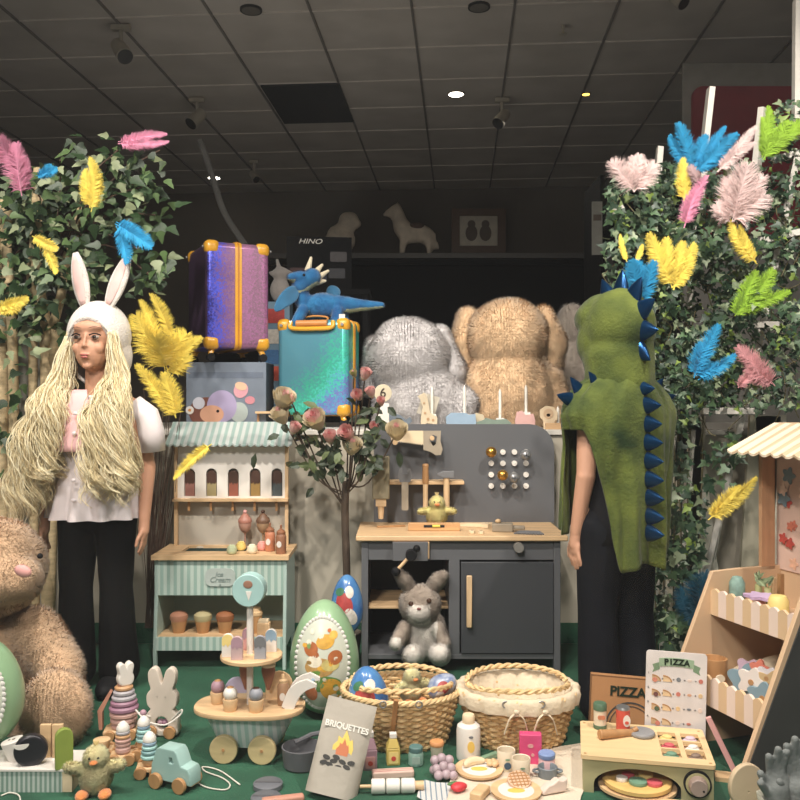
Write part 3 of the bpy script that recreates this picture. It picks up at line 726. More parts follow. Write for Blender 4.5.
# pink box and jar with lid
g = G(531,766)
t = T('toy_tea_box', 'bright pink toy food box with a small emblem behind the mugs', 'toy box', (g.x, 2.1, 0), rz=-.1)
b = B(); b.b2(-.027,.027,-.012,.014,0,.077); b.build('box', mat('bright_pink',(212,74,122),.5), t, bevel=.002)
flat('emblem', [circ(0,.05,.007,.005,16)], .001, m_pink, t, loc=(0,-.0126,0)); flat('emblem', [circ(0,.028,.004,.004,12)], .001, m_pink, t, loc=(.005,-.0126,0))
g = G(547,772)
t = lathe_thing('toy_jar', 'pink toy jar with blue lid behind the grey toy pot', 'toy jar', (g.x, 2.06, 0), [('body', [(.018,0),(.02,.003),(.02,.03),(.018,.034)], mat('jar_pink',(222,182,184),.5)), ('lid', [(.0195,.034),(.0205,.036),(.0205,.044),(.018,.047),(.001,.0472)], mat('lid_blue',(128,150,196),.5))])
# mugs
for i, (px, py) in enumerate(((507,774),(522,783))):
    g = G(px, py)
    t = T('toy_mug', f'cream toy mug with a dark blue round fruit, {"left and behind" if i==0 else "right and in front"} of the pair', 'toy mug', (g.x, g.y+.016, 0), group='cream mugs')
    b = B(); b.lathe([(.018,0),(.0195,.003),(.0225,.052),(.0215,.0535),(.0195,.052),(.0165,.006),(.001,.005)], 32); b.build('cup', m_cream, t, smooth=45)
    flat('blueberry_picture', [circ(0,.021,.0085,.0085,18)], .003, mat('navy_dot',(58,82,104),.5), t, loc=(.001,-.0205,0)); flat('leaf_picture', [circ(0,.036,.006,.0025,10)], .002, m_green2, t, loc=(.001,-.0211,0))
# small pot
g = G(549,782)
t = T('toy_pot', 'grey toy cooking pot with two loops on the cream cloth', 'toy pot', (g.x, g.y+.02, 0))
b = B(); b.lathe([(.021,0),(.023,.003),(.0235,.028),(.022,.0295),(.0205,.028),(.0195,.008),(.001,.007)], 32); b.build('pot', mat('pot_grey',(120,128,134),.5), t, smooth=45)
for s_ in (-1,1):
    b = B(); b.tube([(s_*.022+s_*.012*sin(a), 0+.009*cos(a), .018) for a in [pi*i/8 for i in range(9)]], .003); b.build('handle', MC['pot_grey'], t)
# cloth
m_cloth = mat('cream_cloth', (214,200,180), .9, var=.06, bump=.3, bscale=200)
b = B(); q = [G(438,778), G(478,757), G(598,744), G(580,800), G(560,835), G(440,815)]
def cloth(q00,q10,q11,q01,n=26,amp=.003):
    b = B(); vs = []; fs = []
    for j in range(n+1):
        for i in range(n+1):
            u, v = i/n, j/n; p = q00*(1-u)*(1-v)+q10*u*(1-v)+q11*u*v+q01*(1-u)*v
            e = .004*noise.noise(p*30)
            vs.append((p.x+e, p.y+e, .0035+amp*(1+noise.noise(p*12))*.6))
    for j in range(n):
        for i in range(n): a = j*(n+1)+i; fs.append((a,a+1,a+n+2,a+n+1))
    b.add(vs, fs); return b
o = cloth(G(432,835), G(572,835), G(596,742), G(455,768)).build('picnic_cloth', m_cloth, smooth=180, fix=False); tag(o, 'cream cotton cloth spread under the toy mugs and plates', 'cloth')
o = cloth(G(416,800), G(444,812), G(452,786), G(424,783), 14, .006).build('napkin', stripes('napkin_check',(206,206,204),(120,140,156),.012,0,.75), smooth=180, fix=False); tag(o, 'small white and blue patterned cloth left of the cream cloth', 'cloth')
ZC = .0075
# plates
for i, (px, py) in enumerate(((479,774),(516,796))):
    g = G(px, py)
    t = T('toy_plate', ('round wooden toy plate with yellow picture and a toy knife on it', 'round wooden toy plate with a waffle on it at the bottom edge')[i], 'toy plate', (g.x, g.y, ZC))
    b = B(); b.lathe([(.05,0),(.056,.002),(.058,.008),(.054,.009),(.042,.006),(.001,.006)], 44); b.build('plate', w_light, t, smooth=50)
    b = B(); b.lathe([(.041,.0062),(.041,.0068)], 36); b.build('white_centre', m_white, t); flat('lemon_picture', [circ(0,0,.02,.011)], .0006, mat('lemon_yellow',(226,190,96)), t, loc=(.0,-.004,.0072), rot=FL)
g = G(479,774)
t = T('toy_banana', 'pale curved wooden toy banana lying on the yellow pictured plate', 'toy food', (g.x-.01, g.y+.012, ZC+.012), rz=.5)
b = B(); pts = [(.036*cos(a), .03*sin(a)-.02, .002) for a in [pi*(.2+.6*i/10) for i in range(11)]]; b.tube(pts, [.004,.007,.009,.01,.0105,.011,.0105,.01,.009,.007,.003], 10); b.build('banana', w_pale, t)
t = T('toy_cucumber', 'green toy stick slice behind the lemon plate', 'toy food', (G(490,768).x, G(490,768).y+.03, ZC), rz=.7)
b = B(); b.b2(-.03,.03,-.006,.006,0,.014); b.build('stick', m_green2, t, bevel=.003)
t = T('toy_biscuit', 'small wooden toy flower biscuit at the right rim of the lemon plate', 'toy food', (g.x+.035, g.y+.014, ZC+.008))
b = B()
for k in range(5): b.ell((.01*cos(2*pi*k/5), .01*sin(2*pi*k/5), .006), (.008,.008,.006))
b.build('biscuit', w_light, t)
g = G(519,790)
t = T('toy_waffle', 'wooden toy waffle with a lattice of grooves on the front plate', 'toy food', (g.x, g.y, ZC+.015), rot=(.35,0,.15))
b = B(); b.lathe([(.024,-.005),(.027,-.003),(.027,.003),(.025,.004)], 30); b.build('waffle', mat('waffle_pink',(216,178,150),.55), t)
b = B()
for k in range(-2,3):
    L = sqrt(.025**2-(k*.009)**2)
    b.box((k*.009,0,.0045),(.0025,2*L,.0014)); b.box((0,k*.009,.0045),(2*L,.0025,.0014))
b.build('lattice', w_brown, t)
# grapes
g = G(441,772)
for i, (dx, dy, dz) in enumerate([(0,0,.04),(.018,.0,.036),(-.016,.002,.034),(.004,-.012,.026),(.022,-.012,.022),(-.012,-.014,.02),(.01,-.022,.011),(-.008,-.026,.01),(.026,-.02,.008),(.008,.012,.024),(-.018,.0,.012)]): 
    if i == 0: 
        t = T('toy_grapes', 'cluster of mauve grey wooden toy grapes left of the plates', 'toy grapes', (g.x, g.y-.03, .006))
    b = B(); b.ell((dx, dy, dz), .0115, 16, 10); b.build('grape', mat('grape_mauve',(174,154,160),.4), t)
g = G(459,794)
t = T('toy_strawberry', 'red toy strawberry with green leaf below the grapes', 'toy strawberry', (g.x, g.y, ZC), rz=.3)
b = B(); b.ell((0,0,.009),(.02,.014,.01), f=lambda q,p: V((q.x, q.y*(1-.35*p.x), q.z))); b.build('berry', mat('strawberry',(206,60,68),.5), t); b = B(); b.ell((-.012,.01,.014),(.014,.006,.004), rot=(0,0,.2)); b.build('leaf', mat('leaf_green_paint',(80,120,70),.5), t)
g = G(480,800)
t = T('toy_bread', 'tan wooden toy bread block at the bottom edge of the cream cloth', 'toy food', (g.x, g.y, ZC), rz=-.5)
b = B(); b.b2(-.014,.014,-.028,.028,0,.018); b.build('block', w_light, t, bevel=.003)
g = G(553,795)
t = T('toy_cake_slice', 'cream toy cheese wedge with wavy edge beside the waffle plate', 'toy food', (g.x, g.y, ZC), rot=(0,0,.35))
b = B(); b.prism([(-.032,0),(.03,0),(.034,.03),(.02,.026),(.008,.03),(-.004,.022),(-.016,.02),(-.03,.008)], -.01, .01); b.build('wedge', mat('cream_pinkish',(222,202,190),.6), t, bevel=.003)
# rolls (toy sausage etc.)
g = G(391,788)
t = T('toy_bacon_block', 'pink and cream striped toy block behind the rolling pin', 'toy food', (G(393,777).x, G(393,777).y, 0), rz=.12)
b = B(); b.b2(-.05,.05,-.012,.012,0,.018); b.build('block', stripes('bacon',(206,150,142),(220,190,174),.009,1,.5), t, bevel=.004)
t = T('toy_rolling_pin', 'white toy skewer roll in three parts on a wooden rod', 'toy skewer', (G(394,793).x, G(394,793).y, .0165), rz=.05)
for k in range(3):
    b = B(); b.cyl((-.052+k*.034,0,0),(-.02+k*.034,0,0),.0165,.0165,24); b.build('roll_piece', m_white, t, bevel=.003)
b = B(); b.cyl((-.078,0,0),(-.05,0,0),.004,.004,10); b.cyl((.048,0,0),(.068,0,0),.01,.01,14); b.build('rod', w_light, t)

# ---------- briquettes bag ----------
p0, p1, p2, p3 = W(297,742,1.98), W(341,728,1.98), W(362,806,1.86), W(310,812,1.86)
m_kraft = mat('grey_paper', (168,160,148), .7, var=.05, bump=.3, bscale=30)
t = T('toy_charcoal_bag', 'grey paper bag printed BRIQUETTES with a flame picture', 'paper bag', (W(330,770,1.92).x, 1.93, 0), rot=(-.42,0,-.0))
tl = Matrix.Rotation(radians(12), 4, 'Y')
t.rotation_euler = (-.42, radians(14), 0)
b = B(); N=12; vs=[]; fs=[]
def bagp(u, v, s_): # u -.5...5, v 0..1
    d = .024*(1-v)**.8*(1-(2*abs(u))**4)*s_+.002*s_; return V((u*(.118), -d, v*.21))
for s_ in (1,-1):
    o_ = len(vs)
    for j in range(N+1):
        for i in range(N+1): vs.append(bagp(i/N-.5, j/N, s_))
    for j in range(N):
        for i in range(N): a=o_+j*(N+1)+i; fs.append((a,a+1,a+N+2,a+N+1))
b.add(vs, fs)
e = (N+1)**2
for j in range(N):
    for i in (0,N): a=j*(N+1)+i; b.f.append((a,a+N+1,a+N+1+e,a+e)); b.m.append(0)
for i in range(N):
    a=N*(N+1)+i; b.f.append((a,a+1,a+1+e,a+e)); b.m.append(0); a=i; b.f.append((a,a+1,a+1+e,a+e)); b.m.append(0)
b.build('bag', m_kraft, t, smooth=50)
text('lettering', 'BRIQUETTES', .0185, mat('print_white',(236,232,222),.6), t, (0,-.0118,.15), bold=.0006, ext=.001)
fl = [(-.022,0),(-.024,.018),(-.015,.03),(-.016,.04),(-.006,.036),(0,.056),(.008,.042),(.012,.034),(.018,.038),(.024,.018),(.022,0)]
flat('flame_picture', [fl], .002, mat('flame_yellow',(232,204,104),.6), t, loc=(.002,-.0155,.088)); flat('flame_core', [[(x*.62, z*.66) for x, z in fl]], .002, mat('flame_orange',(204,122,84),.6), t, loc=(.002,-.0168,.088))
for k, (x, z) in enumerate(((-.03,.078),(-.012,.073),(.008,.075),(.028,.077),(-.02,.064),(.0,.062),(.02,.066),(-.034,.066),(-.008,.082))):
    flat('coal_picture', [circ(0,0,.009,.005,12)], .002, mat('print_dark',(60,58,56),.7), t, loc=(x,-.019,z), rot=(0,.2*(-1)**k,0))
# grey pan behind bag
g = G(306,762)
t = T('toy_grill_pan', 'grey round toy grill bowl half hidden behind the paper bag', 'toy pan', (W(302,752,2.09).x, 2.09, .0), rot=(.0,0,0))
b = B(); b.lathe([(.03,0),(.045,.004),(.05,.05),(.047,.051),(.042,.02),(.001,.016)], 36); b.build('bowl', mat('pan_grey',(96,96,100),.5), t, smooth=45)
b = B(); b.tube([(-.02,.02,.05),(.02,.04,.062),(.1,.06,.07)], .006, 8); b.build('handle', MC['pan_grey'], t)
for k, (px, py, l_) in enumerate(((268,786,'upper'),(266,800,'lower'))):
    g = G(px, py+2)
    t = T('toy_burger_disc', f'dark grey round toy grill disc on the felt, {l_} of two left of the bag', 'toy disc', (g.x, g.y, 0), group='grey toy discs')
    b = B(); b.lathe([(.031,0),(.034,.002),(.034,.012),(.031,.014)], 34); b.build('disc', mat('disc_grey',(104,106,112),.5), t); b = B(); b.b2(-.03,.03,-.003,.003,.014,.0155); b.build('groove_bar', MC['pan_grey'], t)
t = T('toy_sausage', 'pinkish wooden toy sausage block left of the paper bag', 'toy food', (G(284,803).x, G(284,803).y, 0), rz=.25)
b = B(); b.b2(-.05,.045,-.01,.01,0,.016); b.build('block', mat('sausage_pink',(196,140,120),.55), t, bevel=.005)

# ---------- pizza oven ----------
A = -.203
pl, pr = V((.4146,1.947,0)), V((.702,1.888,0))
oc = (pl+pr)/2; po = T('toy_pizza_oven', 'pale wooden toy pizza oven with topping tray and arched opening', 'toy pizza oven', oc, rz=A)
L_ = .147; m_ol = wood('olive_wood', (168,160,120), 0, .1)
fo = [(-L_+.004,0),(-L_+.03,0),(-L_+.03,.03)]+[(-.025+ .098*cos(a), .018+.05*sin(a)) for a in [pi*(1-i/14) for i in range(15)]]+[(.074,0),(L_-.004,0),(L_-.004,.078),(-L_+.004,.078)]
fo = [(-L_+.004,0),(-.118,0),(-.118,.022)]+[(-.022+.096*cos(a), .022+.04*sin(a)) for a in [pi*(1-i/14) for i in range(15)]][1:]+[(.074,0),(L_-.004,0),(L_-.004,.078),(-L_+.004,.078)]
flat('front_panel', [fo], .01, m_ol, po, loc=(0,.012,0))
b = B(); b.b2(-L_+.004,-L_+.014,.017,.208,0,.078); b.b2(L_-.014,L_-.004,.017,.208,0,.078); b.b2(-L_+.014,L_-.014,.2,.208,0,.078); b.build('side_walls', m_ol, po)
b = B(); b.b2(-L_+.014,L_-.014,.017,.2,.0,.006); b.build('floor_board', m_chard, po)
topo = rrect(-L_,L_,0,.214,.008,4); hl = []
hx = [(.036,.078),(.09,.132)]; hz = [(.032,.076),(.083,.127),(.134,.178)]
for x0,x1 in hx:
    for z0,z1 in hz: hl.append([(x0,z0),(x0,z1),(x1,z1),(x1,z0)])
flat('top_board', [topo]+hl, .009, wood('oven_wood',(222,192,146),0,.1), po, loc=(0,0,.0825), rot=FL)
b = B(); b.b2(.03,.138,.028,.182,.068,.072); b.build('tray_bottom', w_light, po)
for x, y in ((-L_+.01,.012),(L_-.01,.012),(-L_+.01,.2),(L_-.01,.2)):
    b = B(); b.cyl((x,y,.0865),(x,y,.0875),.0035,.0035,12); b.build('screw', w_brown, po)
b = B(); b.cyl((.108,-.001,.042),(.108,.008,.042),.03,.03,32); o=b.build('dial_ring', m_black, po); 
b = B(); b.cyl((.108,-.0015,.042),(.108,.008,.042),.026,.026,32); b.build('dial_plate', m_ol, po)
b = B(); b.cyl((.108,-.022,.042),(.108,-.001,.042),.019,.021,32); kn = b.build('knob', mat('knob_taupe',(152,132,122),.5), po, bevel=.002); b = B(); b.cyl((.118,-.0228,.037),(.118,-.0215,.037),.0025,.0025,10); b.build('knob_dot', m_black, kn)
OM = Matrix.Translation(oc) @ Matrix.Rotation(A,4,'Z')
tp = [('yellow cheese', (226,200,130)),('rosy salami',(196,88,96)),('grey green herb',(110,146,122)),('lilac onion',(206,184,196)),('white mozzarella',(226,220,214)),('brown mushroom',(132,112,98))]
for i, (nm, c) in enumerate(tp):
    x = sum(hx[0 if i < 3 else 1])/2; z = sum(hz[2-(i % 3)])/2
    for k in range(3):
        pass
    t = T('toy_pizza_topping', f'{nm} toy pizza topping in the compartment tray of the oven', 'toy topping', OM @ V((x, z, .0725)), rz=A+.15*(i-2))
    b = B(); b.ell((0,0,.006),(.017,.013,.006), 20, 8, f=lambda q,p: V((q.x*(1+.12*sin(5*math.atan2(p.y,p.x))), q.y*(1+.12*sin(5*math.atan2(p.y,p.x))), q.z))); b.ell((.001,.001,.012),(.012,.009,.005)); b.build('topping', mat('topping_'+nm.replace(' ','_'), c, .6), t)
# pizza inside
t = T('toy_pizza', 'wooden toy pizza on its peel sticking out of the oven opening', 'toy pizza', OM @ V((-.02,.04,.0)), rz=A)
pe = [(-.07,.06)]+[(.085*cos(a), .0+.085*sin(a)) for a in [pi*(1+i/20) for i in range(21)]]+[(.07,.06)]
flat('peel', [[(x, z) for x, z in circ(0,-.005,.088,.075,36)]], .006, w_light, t, loc=(0,0,.012), rot=FL)
b = B(); b.b2(.03,.1,-.11,-.06,.009,.015); b.build('peel_handle', w_light, t, bevel=.003)
b = B(); b.lathe([(.07,0),(.078,.004),(.078,.012),(.07,.016),(.06,.013),(.001,.013)], 36, o=(0,0,.0155)); b.build('crust', mat('crust_yellow',(218,180,110),.6), t, smooth=50)
for i, (x, y, c, r) in enumerate(((-.0,-.03,'topping_grey_green_herb',.02),(.036,-.028,'topping_rosy_salami',.017),(-.035,-.02,'topping_white_mozzarella',.013),(-.02,.0,'topping_rosy_salami',.014),(.02,.01,'topping_yellow_cheese',.016))):
    b = B(); b.lathe([(r,0),(r*1.05,.003),(r,.007),(.001,.008)], 22, o=(x,y,.029)); b.build('topping', MC[c], t)
# cans on the oven
def onoven(px, py): Y = (H-.087)*F/(py-400); return V(((px-400)/F*Y, Y, .0872))
p = onoven(600,728)
t = lathe_thing('toy_can', 'cream toy spice can with dark green lid and base on the pizza oven', 'toy can', p+V((0,0,0)), [('base', [(.0155,0),(.0165,.002),(.0165,.01)], mat('dark_green_paint',(82,110,86),.5)), ('body', [(.0155,.01),(.0155,.046)], m_cream), ('lid', [(.0165,.046),(.0165,.06),(.0145,.063),(.001,.0632)], mat('dark_green_paint',(82,110,86)))])
flat('label', [rrect(-.009,.009,.026,.036,.004)], .002, mat('label_orange',(204,130,96),.5), t, loc=(0,-.015,0))
p = onoven(623,731)
t = lathe_thing('toy_can', 'red toy tomato can with silver top on the pizza oven', 'toy can', p, [('body', [(.0165,0),(.0165,.054)], mat('can_red',(206,84,68),.5)), ('top', [(.0165,.054),(.017,.056),(.015,.061),(.001,.0615)], m_steel)])
flat('label', [circ(.002,.03,.009,.014)], .003, m_white, t, loc=(.003,-.0155,0)); flat('tomato_picture', [circ(.002,.026,.005,.004,12)], .001, MC['can_red'], t, loc=(.003,-.0175,0))
p = onoven(637,735)
t = T('toy_pizza_cutter', 'toy pizza cutter with wooden handle and grey wheel on the oven', 'toy pizza cutter', p+V((0,0,0)), rz=.0)
b = B(); b.cyl((-.008,-.0,.006),(-.098,-.028,.012),.0085,.0115,18); b.build('handle', w_brown, t, bevel=.002)
b = B(); b.lathe([(.029,0),(.031,.003),(.031,.006),(.029,.009)], 34, o=(.012,.0,.001)); b.build('wheel', mat('cutter_grey',(140,140,142),.5), t); b = B(); b.cyl((-.01,-.003,.011),(.0,.0,.016),.006); b.build('pin', w_brown, t)
# menu board
mp = W(674,690,2.128)
mn = T('pizza_menu_board', 'white upright board printed PIZZA with rows of ingredient pictures', 'menu board', (mp.x, 2.128, 0), rot=(-.02,0,-.0))
mn.rotation_euler = (-.02, radians(1.5), -.19)
flat('board', [rrect(-.073,.073,0,.268,.008)], .005, mat('menu_white',(216,208,204),.5), mn)
rb = mat('ribbon_green',(150,172,142),.5)
def curveband(x0,x1,zf,w_,n=10): 
    xs=[x0+(x1-x0)*i/n for i in range(n+1)]; return [(x,zf(x)-w_/2) for x in xs]+[(x,zf(x)+w_/2) for x in xs[::-1]]
zf = lambda x: .243-x*x*1.6
flat('ribbon', [curveband(-.042,.042,zf,.021)], .001, rb, mn, loc=(0,-.003,0))
for s_ in (-1,1): flat('ribbon_tail', [[(s_*.04,.223),(s_*.058,.214),(s_*.054,.224),(s_*.058,.234),(s_*.04,.241)]], .001, mat('ribbon_green_dark',(118,142,112),.5), mn, loc=(0,-.0025,0))
for i, ch in enumerate('PIZZA'):
    x = (-.0245,-.0133,-.0022,.0112,.0248)[i]; text('letter', ch, .0205, mat('print_black',(34,44,32),.6), mn, (x,-.0042,zf(x)), rot=(pi/2,2*x*1.2,0), bold=.0008)
cols = [(208,160,130),(214,184,140),(120,124,128),(226,204,190),(196,120,104)]
for r_ in range(4):
    z = .2-r_*.036
    text('row_number', f'{r_+1}.', .007, MC['print_dark'], mn, (-.066,-.003,z+.012))
    for c_ in range(5-(r_==3)):
        x = -.047+c_*.0265
        cc_ = cols[(c_+r_*2) % 5] if c_ > 1 else cols[c_]
        if c_ < 2:
            flat('pizza_picture', [[(-.011,-.007)]+[(.0-.011+.022*cos(a), -.007+.016*sin(a)) for a in [pi/2*i/6 for i in range(7)]]], .001, mat('pic%d'%(c_+r_*2), [(196,164,128),(220,190,150)][c_], .6), mn, loc=(x,-.003,z)); flat('crust_picture', [[(-.011+.022*cos(a), -.007+.016*sin(a)) for a in [pi/2*i/6 for i in range(7)]]+[(-.011+.019*cos(a), -.007+.013*sin(a)) for a in [pi/2*i/6 for i in range(6,-1,-1)]]], .0012, m_brown2 if False else w_brown, mn, loc=(x,-.0034,z))
            if c_ == 0: flat('topping_picture', [circ(0,0,.006,.006,14)], .001, mat('pic_dot%d'%r_, [(200,130,110),(110,70,66),(80,96,74),(206,128,110)][r_], .6), mn, loc=(x-.004+r_*.003,-.004,z-.004))
        else:
            flat('topping_picture', [circ(0,0,.0055,.0055 if c_ != 3 else .003,12)], .001, mat('picc%d%d'%(c_,r_), cc_, .6), mn, loc=(x,-.003,z))
        if c_ < 4-(r_==3): text('plus_sign', '+', .009, MC['print_dark'], mn, (x+.0145,-.003,z-.001))
# pizza box behind
bpz = W(616,712,2.24)
pb = T('toy_pizza_box', 'brown cardboard pizza box printed PIZZA standing behind the oven', 'pizza box', (W(625,700,2.24).x, 2.24, 0), rot=(-.1,radians(3),-.12))
m_card = mat('cardboard', (166,120,78), .75, var=.06)
b = B(); b.b2(-.095,.095,-.016,.016,0,.168); b.build('box', m_card, pb, bevel=.002)
b = B(); b.tube([(-.095,-.0165,.0),(-.095,-.0165,.168),(.095,-.0165,.168)], .0012, 4); b.build('flap_edge', mat('cardboard_dark',(120,84,52),.8), pb)
text('lettering', 'PIZZA', .034, MC['print_black'], pb, (.0,-.0172,.13), bold=.0012)
flat('stripe_picture', [rrect(-.075,-.055,.112,.15,.002),], .001, MC['cardboard_dark'], pb, loc=(0,-.0168,0)) if False else None
flat('pizza_drawing', [circ(0.01,.04,.066,.066,40), circ(0.01,.04,.062,.062,40)], .001, MC['print_dark'], pb, loc=(0,-.0168,0))
flat('pizza_drawing', [circ(0.01,.04,.056,.056,40), circ(0.01,.04,.054,.054,40)], .001, MC['print_dark'], pb, loc=(0,-.0168,0))
class PF:
    def __init__(s, Y, o): s.Y = Y; s.o = V(o)
    def p(s, px, py, d=0.): return W(px, py, s.Y+d)-s.o
    def r(s, n): return n*s.Y/F
def plushmat(nm, c, c2=None, scale=25):
    return mat(nm, c, .95, var=.13, scale=scale, bump=.5, bscale=220, sheen=.35, col2=c2)
# ---------- grey bear & tan dog seen from behind ----------
m_gf = plushmat('light_grey_plush', (212,207,206)); m_tf = plushmat('tan_plush', (230,196,156))
def back_plush(Y, head, hr, body, br, ears, arm, nm, label, m_, base, seed):
    o = W(body[0], 430, Y); o.z = ZL
    t = T(nm, label, 'plush toy', o); f = PF(Y, o)
    b = B()
    b.ell(f.p(*head), (f.r(hr[0]), f.r(hr[0])*.85, f.r(hr[1])), 28, 18)
    b.ell(f.p(body[0], body[1], .0), (f.r(br[0]), f.r(br[0])*.8, f.r(br[1])), 28, 18)
    b.ell(f.p(head[0], head[1]+hr[1]*.75), (f.r(hr[0]*.6),)*3, 20, 12)
    for a in arm: b.cap(f.p(*a[0]), f.p(*a[1]), f.r(a[2]), f.r(a[3]))
    blob('body', b, .011, m_, t, 12, fur=(56000, .016, .0013), clamp=.001, seed=seed, disp=lambda v: .006*noise.noise(v*9)+.003*noise.noise(v*30))
    for e in ears:
        b = B()
        for (a_, b_, r0, r1) in e: b.cap(f.p(*a_), f.p(*b_), f.r(r0), f.r(r1))
        blob('ear', b, .01, m_, t, 6, fur=(10000, .015, .0013), seed=seed+3, disp=lambda v: .004*noise.noise(v*12))
    return t
t = back_plush(3.45, (409,358,.0), (41,40), (421,410,.03), (48,50), [[((440,335,.03),(452,372,.02),10,15),((452,368,.02),(455,398,.05),14,12)],[((374,345,.1),(371,385,.12),9,12)]],
   [((445,392,.0),(465,402,-.08),17,14),((465,402,-.08),(462,420,-.13),14,12),((392,392,.05),(386,425,-.03),15,14)], 'plush_bear', 'large light grey long-eared plush animal seen from behind on the plinth', m_gf, 0, 11)
t = back_plush(3.5, (507,338,.0), (41,39), (508,402,.03), (49,62), [[((543,316,.03),(553,345,.02),11,15),((553,342,.02),(551,382,.03),14,9)],[((468,318,.04),(464,345,.03),11,14),((464,342,.03),(468,378,.02),13,10)]],
   [((545,385,.0),(556,412,-.02),22,18),((470,390,.03),(473,425,.03),15,15)], 'plush_dog', 'large tan floppy-eared plush dog seen from behind on the plinth', m_tf, 0, 21)
# seams
# ---------- giant teddy at left ----------
m_bear = plushmat('beige_bear_plush', (206,172,138)); m_beard = plushmat('bear_sole_plush', (160,122,90))
o = V((-1.12, 2.55, 0)); f = PF(2.42, o)
t = T('teddy_bear', 'giant beige plush bear sitting at the left edge with a green egg in its lap', 'plush toy', o)
b = B()
b.ell(f.p(-8,565,-.04), (f.r(50),.16,f.r(47)), 30, 20)     # head, down-turned
b.ell(f.p(8,580,-.13), (f.r(30),.09,f.r(24)), 24, 16)     # muzzle
b.ell(f.p(-2,672,.08), (f.r(60),.19,f.r(75)), 30, 20)
b.cap(f.p(34,632,.02), f.p(58,668,-.05), f.r(27), f.r(24)); b.cap(f.p(58,668,-.05), f.p(62,700,-.12), f.r(24), f.r(20))
b.cap(f.p(-20,730,.05), f.p(40,732,-.1), f.r(30), f.r(27))
b.ell(f.p(56,709,-.20), (f.r(32),.06,f.r(37)), 26, 18)
b.ell(f.p(-40,740,-.2), (f.r(34),.06,f.r(34)), 26, 18)
blob('body', b, .0095, m_bear, t, 5, fur=(80000, .012, .0013), seed=5, disp=lambda v: .007*noise.noise(v*8)+.003*noise.noise(v*26))
b = B(); b.ell(f.p(23,571,-.245), (f.r(8),.012,f.r(5.5)), 20, 12, rot=(0,.35,0)); lab(b.build('nose', mat('pink_nose',(214,156,150),.6), t), 'pink nose')
b = B(); b.ell(f.p(40,556,-.175), (.0075,)*3, 16, 10); b.build('eye', m_black, t)
b = B(); b.cap(f.p(-38,520,.0), f.p(-44,508,.0), f.r(15), f.r(13)); blob('ear', b, .01, m_bear, t, 3, fur=(1500,.015,.0018))
# ---------- easter eggs ----------
m_eggL = mat('green_egg_card', (148,182,142), .3, var=.08, scale=6, coat=.3)
m_eggp = mat('egg_picture_ground', (202,206,190), .35, var=.05)
m_lace = mat('lace_white', (214,212,204), .6)
def egg(nm, label, loc, w, hgt, m_, rz=0., tilt=0., pic=None, group=None, sm=False):
    t = T(nm, label, 'easter egg', loc, rot=(0, tilt, rz), group=group)
    rr = w/2
    def fe(q, p): k = 1-.14*p.z; return V((q.x*k, q.y*k, q.z))
    b = B(); b.ell((0,0,hgt/2), (rr,rr,hgt/2), 40, 28, f=fe); b.build('shell', m_, t, smooth=180)
    def srf(u, v, off):  # u,v in picture plane
        z = v/(hgt/2); k = 1-.14*z; x = u/(rr*k); q = max(0, 1-z*z-x*x); return V((u, -sqrt(q)*rr*k-off, hgt/2+v))
    def patch(name, cx, cz, rx, rz_, off, mm, par, n=14, rings=5, a_=0.):
        b = B(); vs = [srf(cx, cz, off)]; fs = []
        for j in range(1, rings+1):
            for i in range(n):
                a = 2*pi*i/n; x_, z_ = rx*j/rings*cos(a), rz_*j/rings*sin(a)
                vs.append(srf(cx+x_*cos(a_)-z_*sin(a_), cz+x_*sin(a_)+z_*cos(a_), off))
        for i in range(n): fs.append((0, 1+i, 1+(i+1)%n))
        for j in range(rings-1):
            for i in range(n): a=1+j*n+i; c=1+j*n+(i+1)%n; fs.append((a,a+n,c+n,c))
        b.add(vs, fs); return b.build(name, mm, par, smooth=180, fix=False)
    if not sm:
        b = B(); b.lathe([(rr*1.0,-.001),(rr*1.012,0),(rr*1.0,.001)], 40, caps=False)
        # lace ring round the picture
        b = B()
        for i in range(52):
            a = 2*pi*i/52; p = srf(rr*.74*cos(a), hgt*.385*sin(a), .001); b.ell(p, (.0068,.003,.0068), 8, 6)
        b.build('lace_border', m_lace, t)
        pp = patch('picture', 0, 0, rr*.72, hgt*.375, .0012, m_eggp, t, 36, 8)
        for (nm2, cx, cz, rx, rz_, c, a_) in pic: patch(nm2, cx*rr, cz*hgt/2, rx*rr, rz_*hgt/2, .0024+.0004*abs(cx), mat('ink_'+'_'.join(map(str,c)), c, .5, var=.2, scale=60), pp, 18, 3, a_)
    else:
        for (nm2, cx, cz, rx, rz_, c, a_) in pic: patch(nm2, cx*rr, cz*hgt/2, rx*rr, rz_*hgt/2, .0012, mat('ink_'+'_'.join(map(str,c)), c, .4, var=.2, scale=60), t, 18, 3, a_)
    return t
yl, br_, gr, wh, org = (214,164,66), (168,98,54), (96,140,76), (226,218,196), (206,112,56)
chicks = [('chick_picture',.1,.4,.26,.12,yl,.2),('chick_head_picture',.32,.5,.12,.07,(224,178,84),0),('chick_picture',-.3,.28,.2,.12,br_,0),('basket_picture',-.05,-.02,.42,.16,(190,150,90),0),('flowers_picture',-.2,.08,.22,.1,wh,0),('flowers_picture',.25,.02,.25,.1,(206,190,120),0),('bonnet_picture',.38,.14,.2,.12,br_,0),('grass_picture',0,-.3,.55,.14,gr,0),('egg_picture',.28,-.4,.3,.2,(214,160,60),.7),('egg_picture',-.3,-.45,.18,.16,(200,120,80),.3),('leaf_picture',-.3,-.16,.3,.06,(110,150,70),.4)]
q_=random.Random(8)
chicks += [('flowers_picture',q_.uniform(-.5,.5),q_.uniform(-.55,.6),q_.uniform(.05,.1),q_.uniform(.03,.06),q_.choice([wh,org,br_,yl,(150,120,70),(120,150,90)]),0) for _ in range(22)]
g = G(325,710)
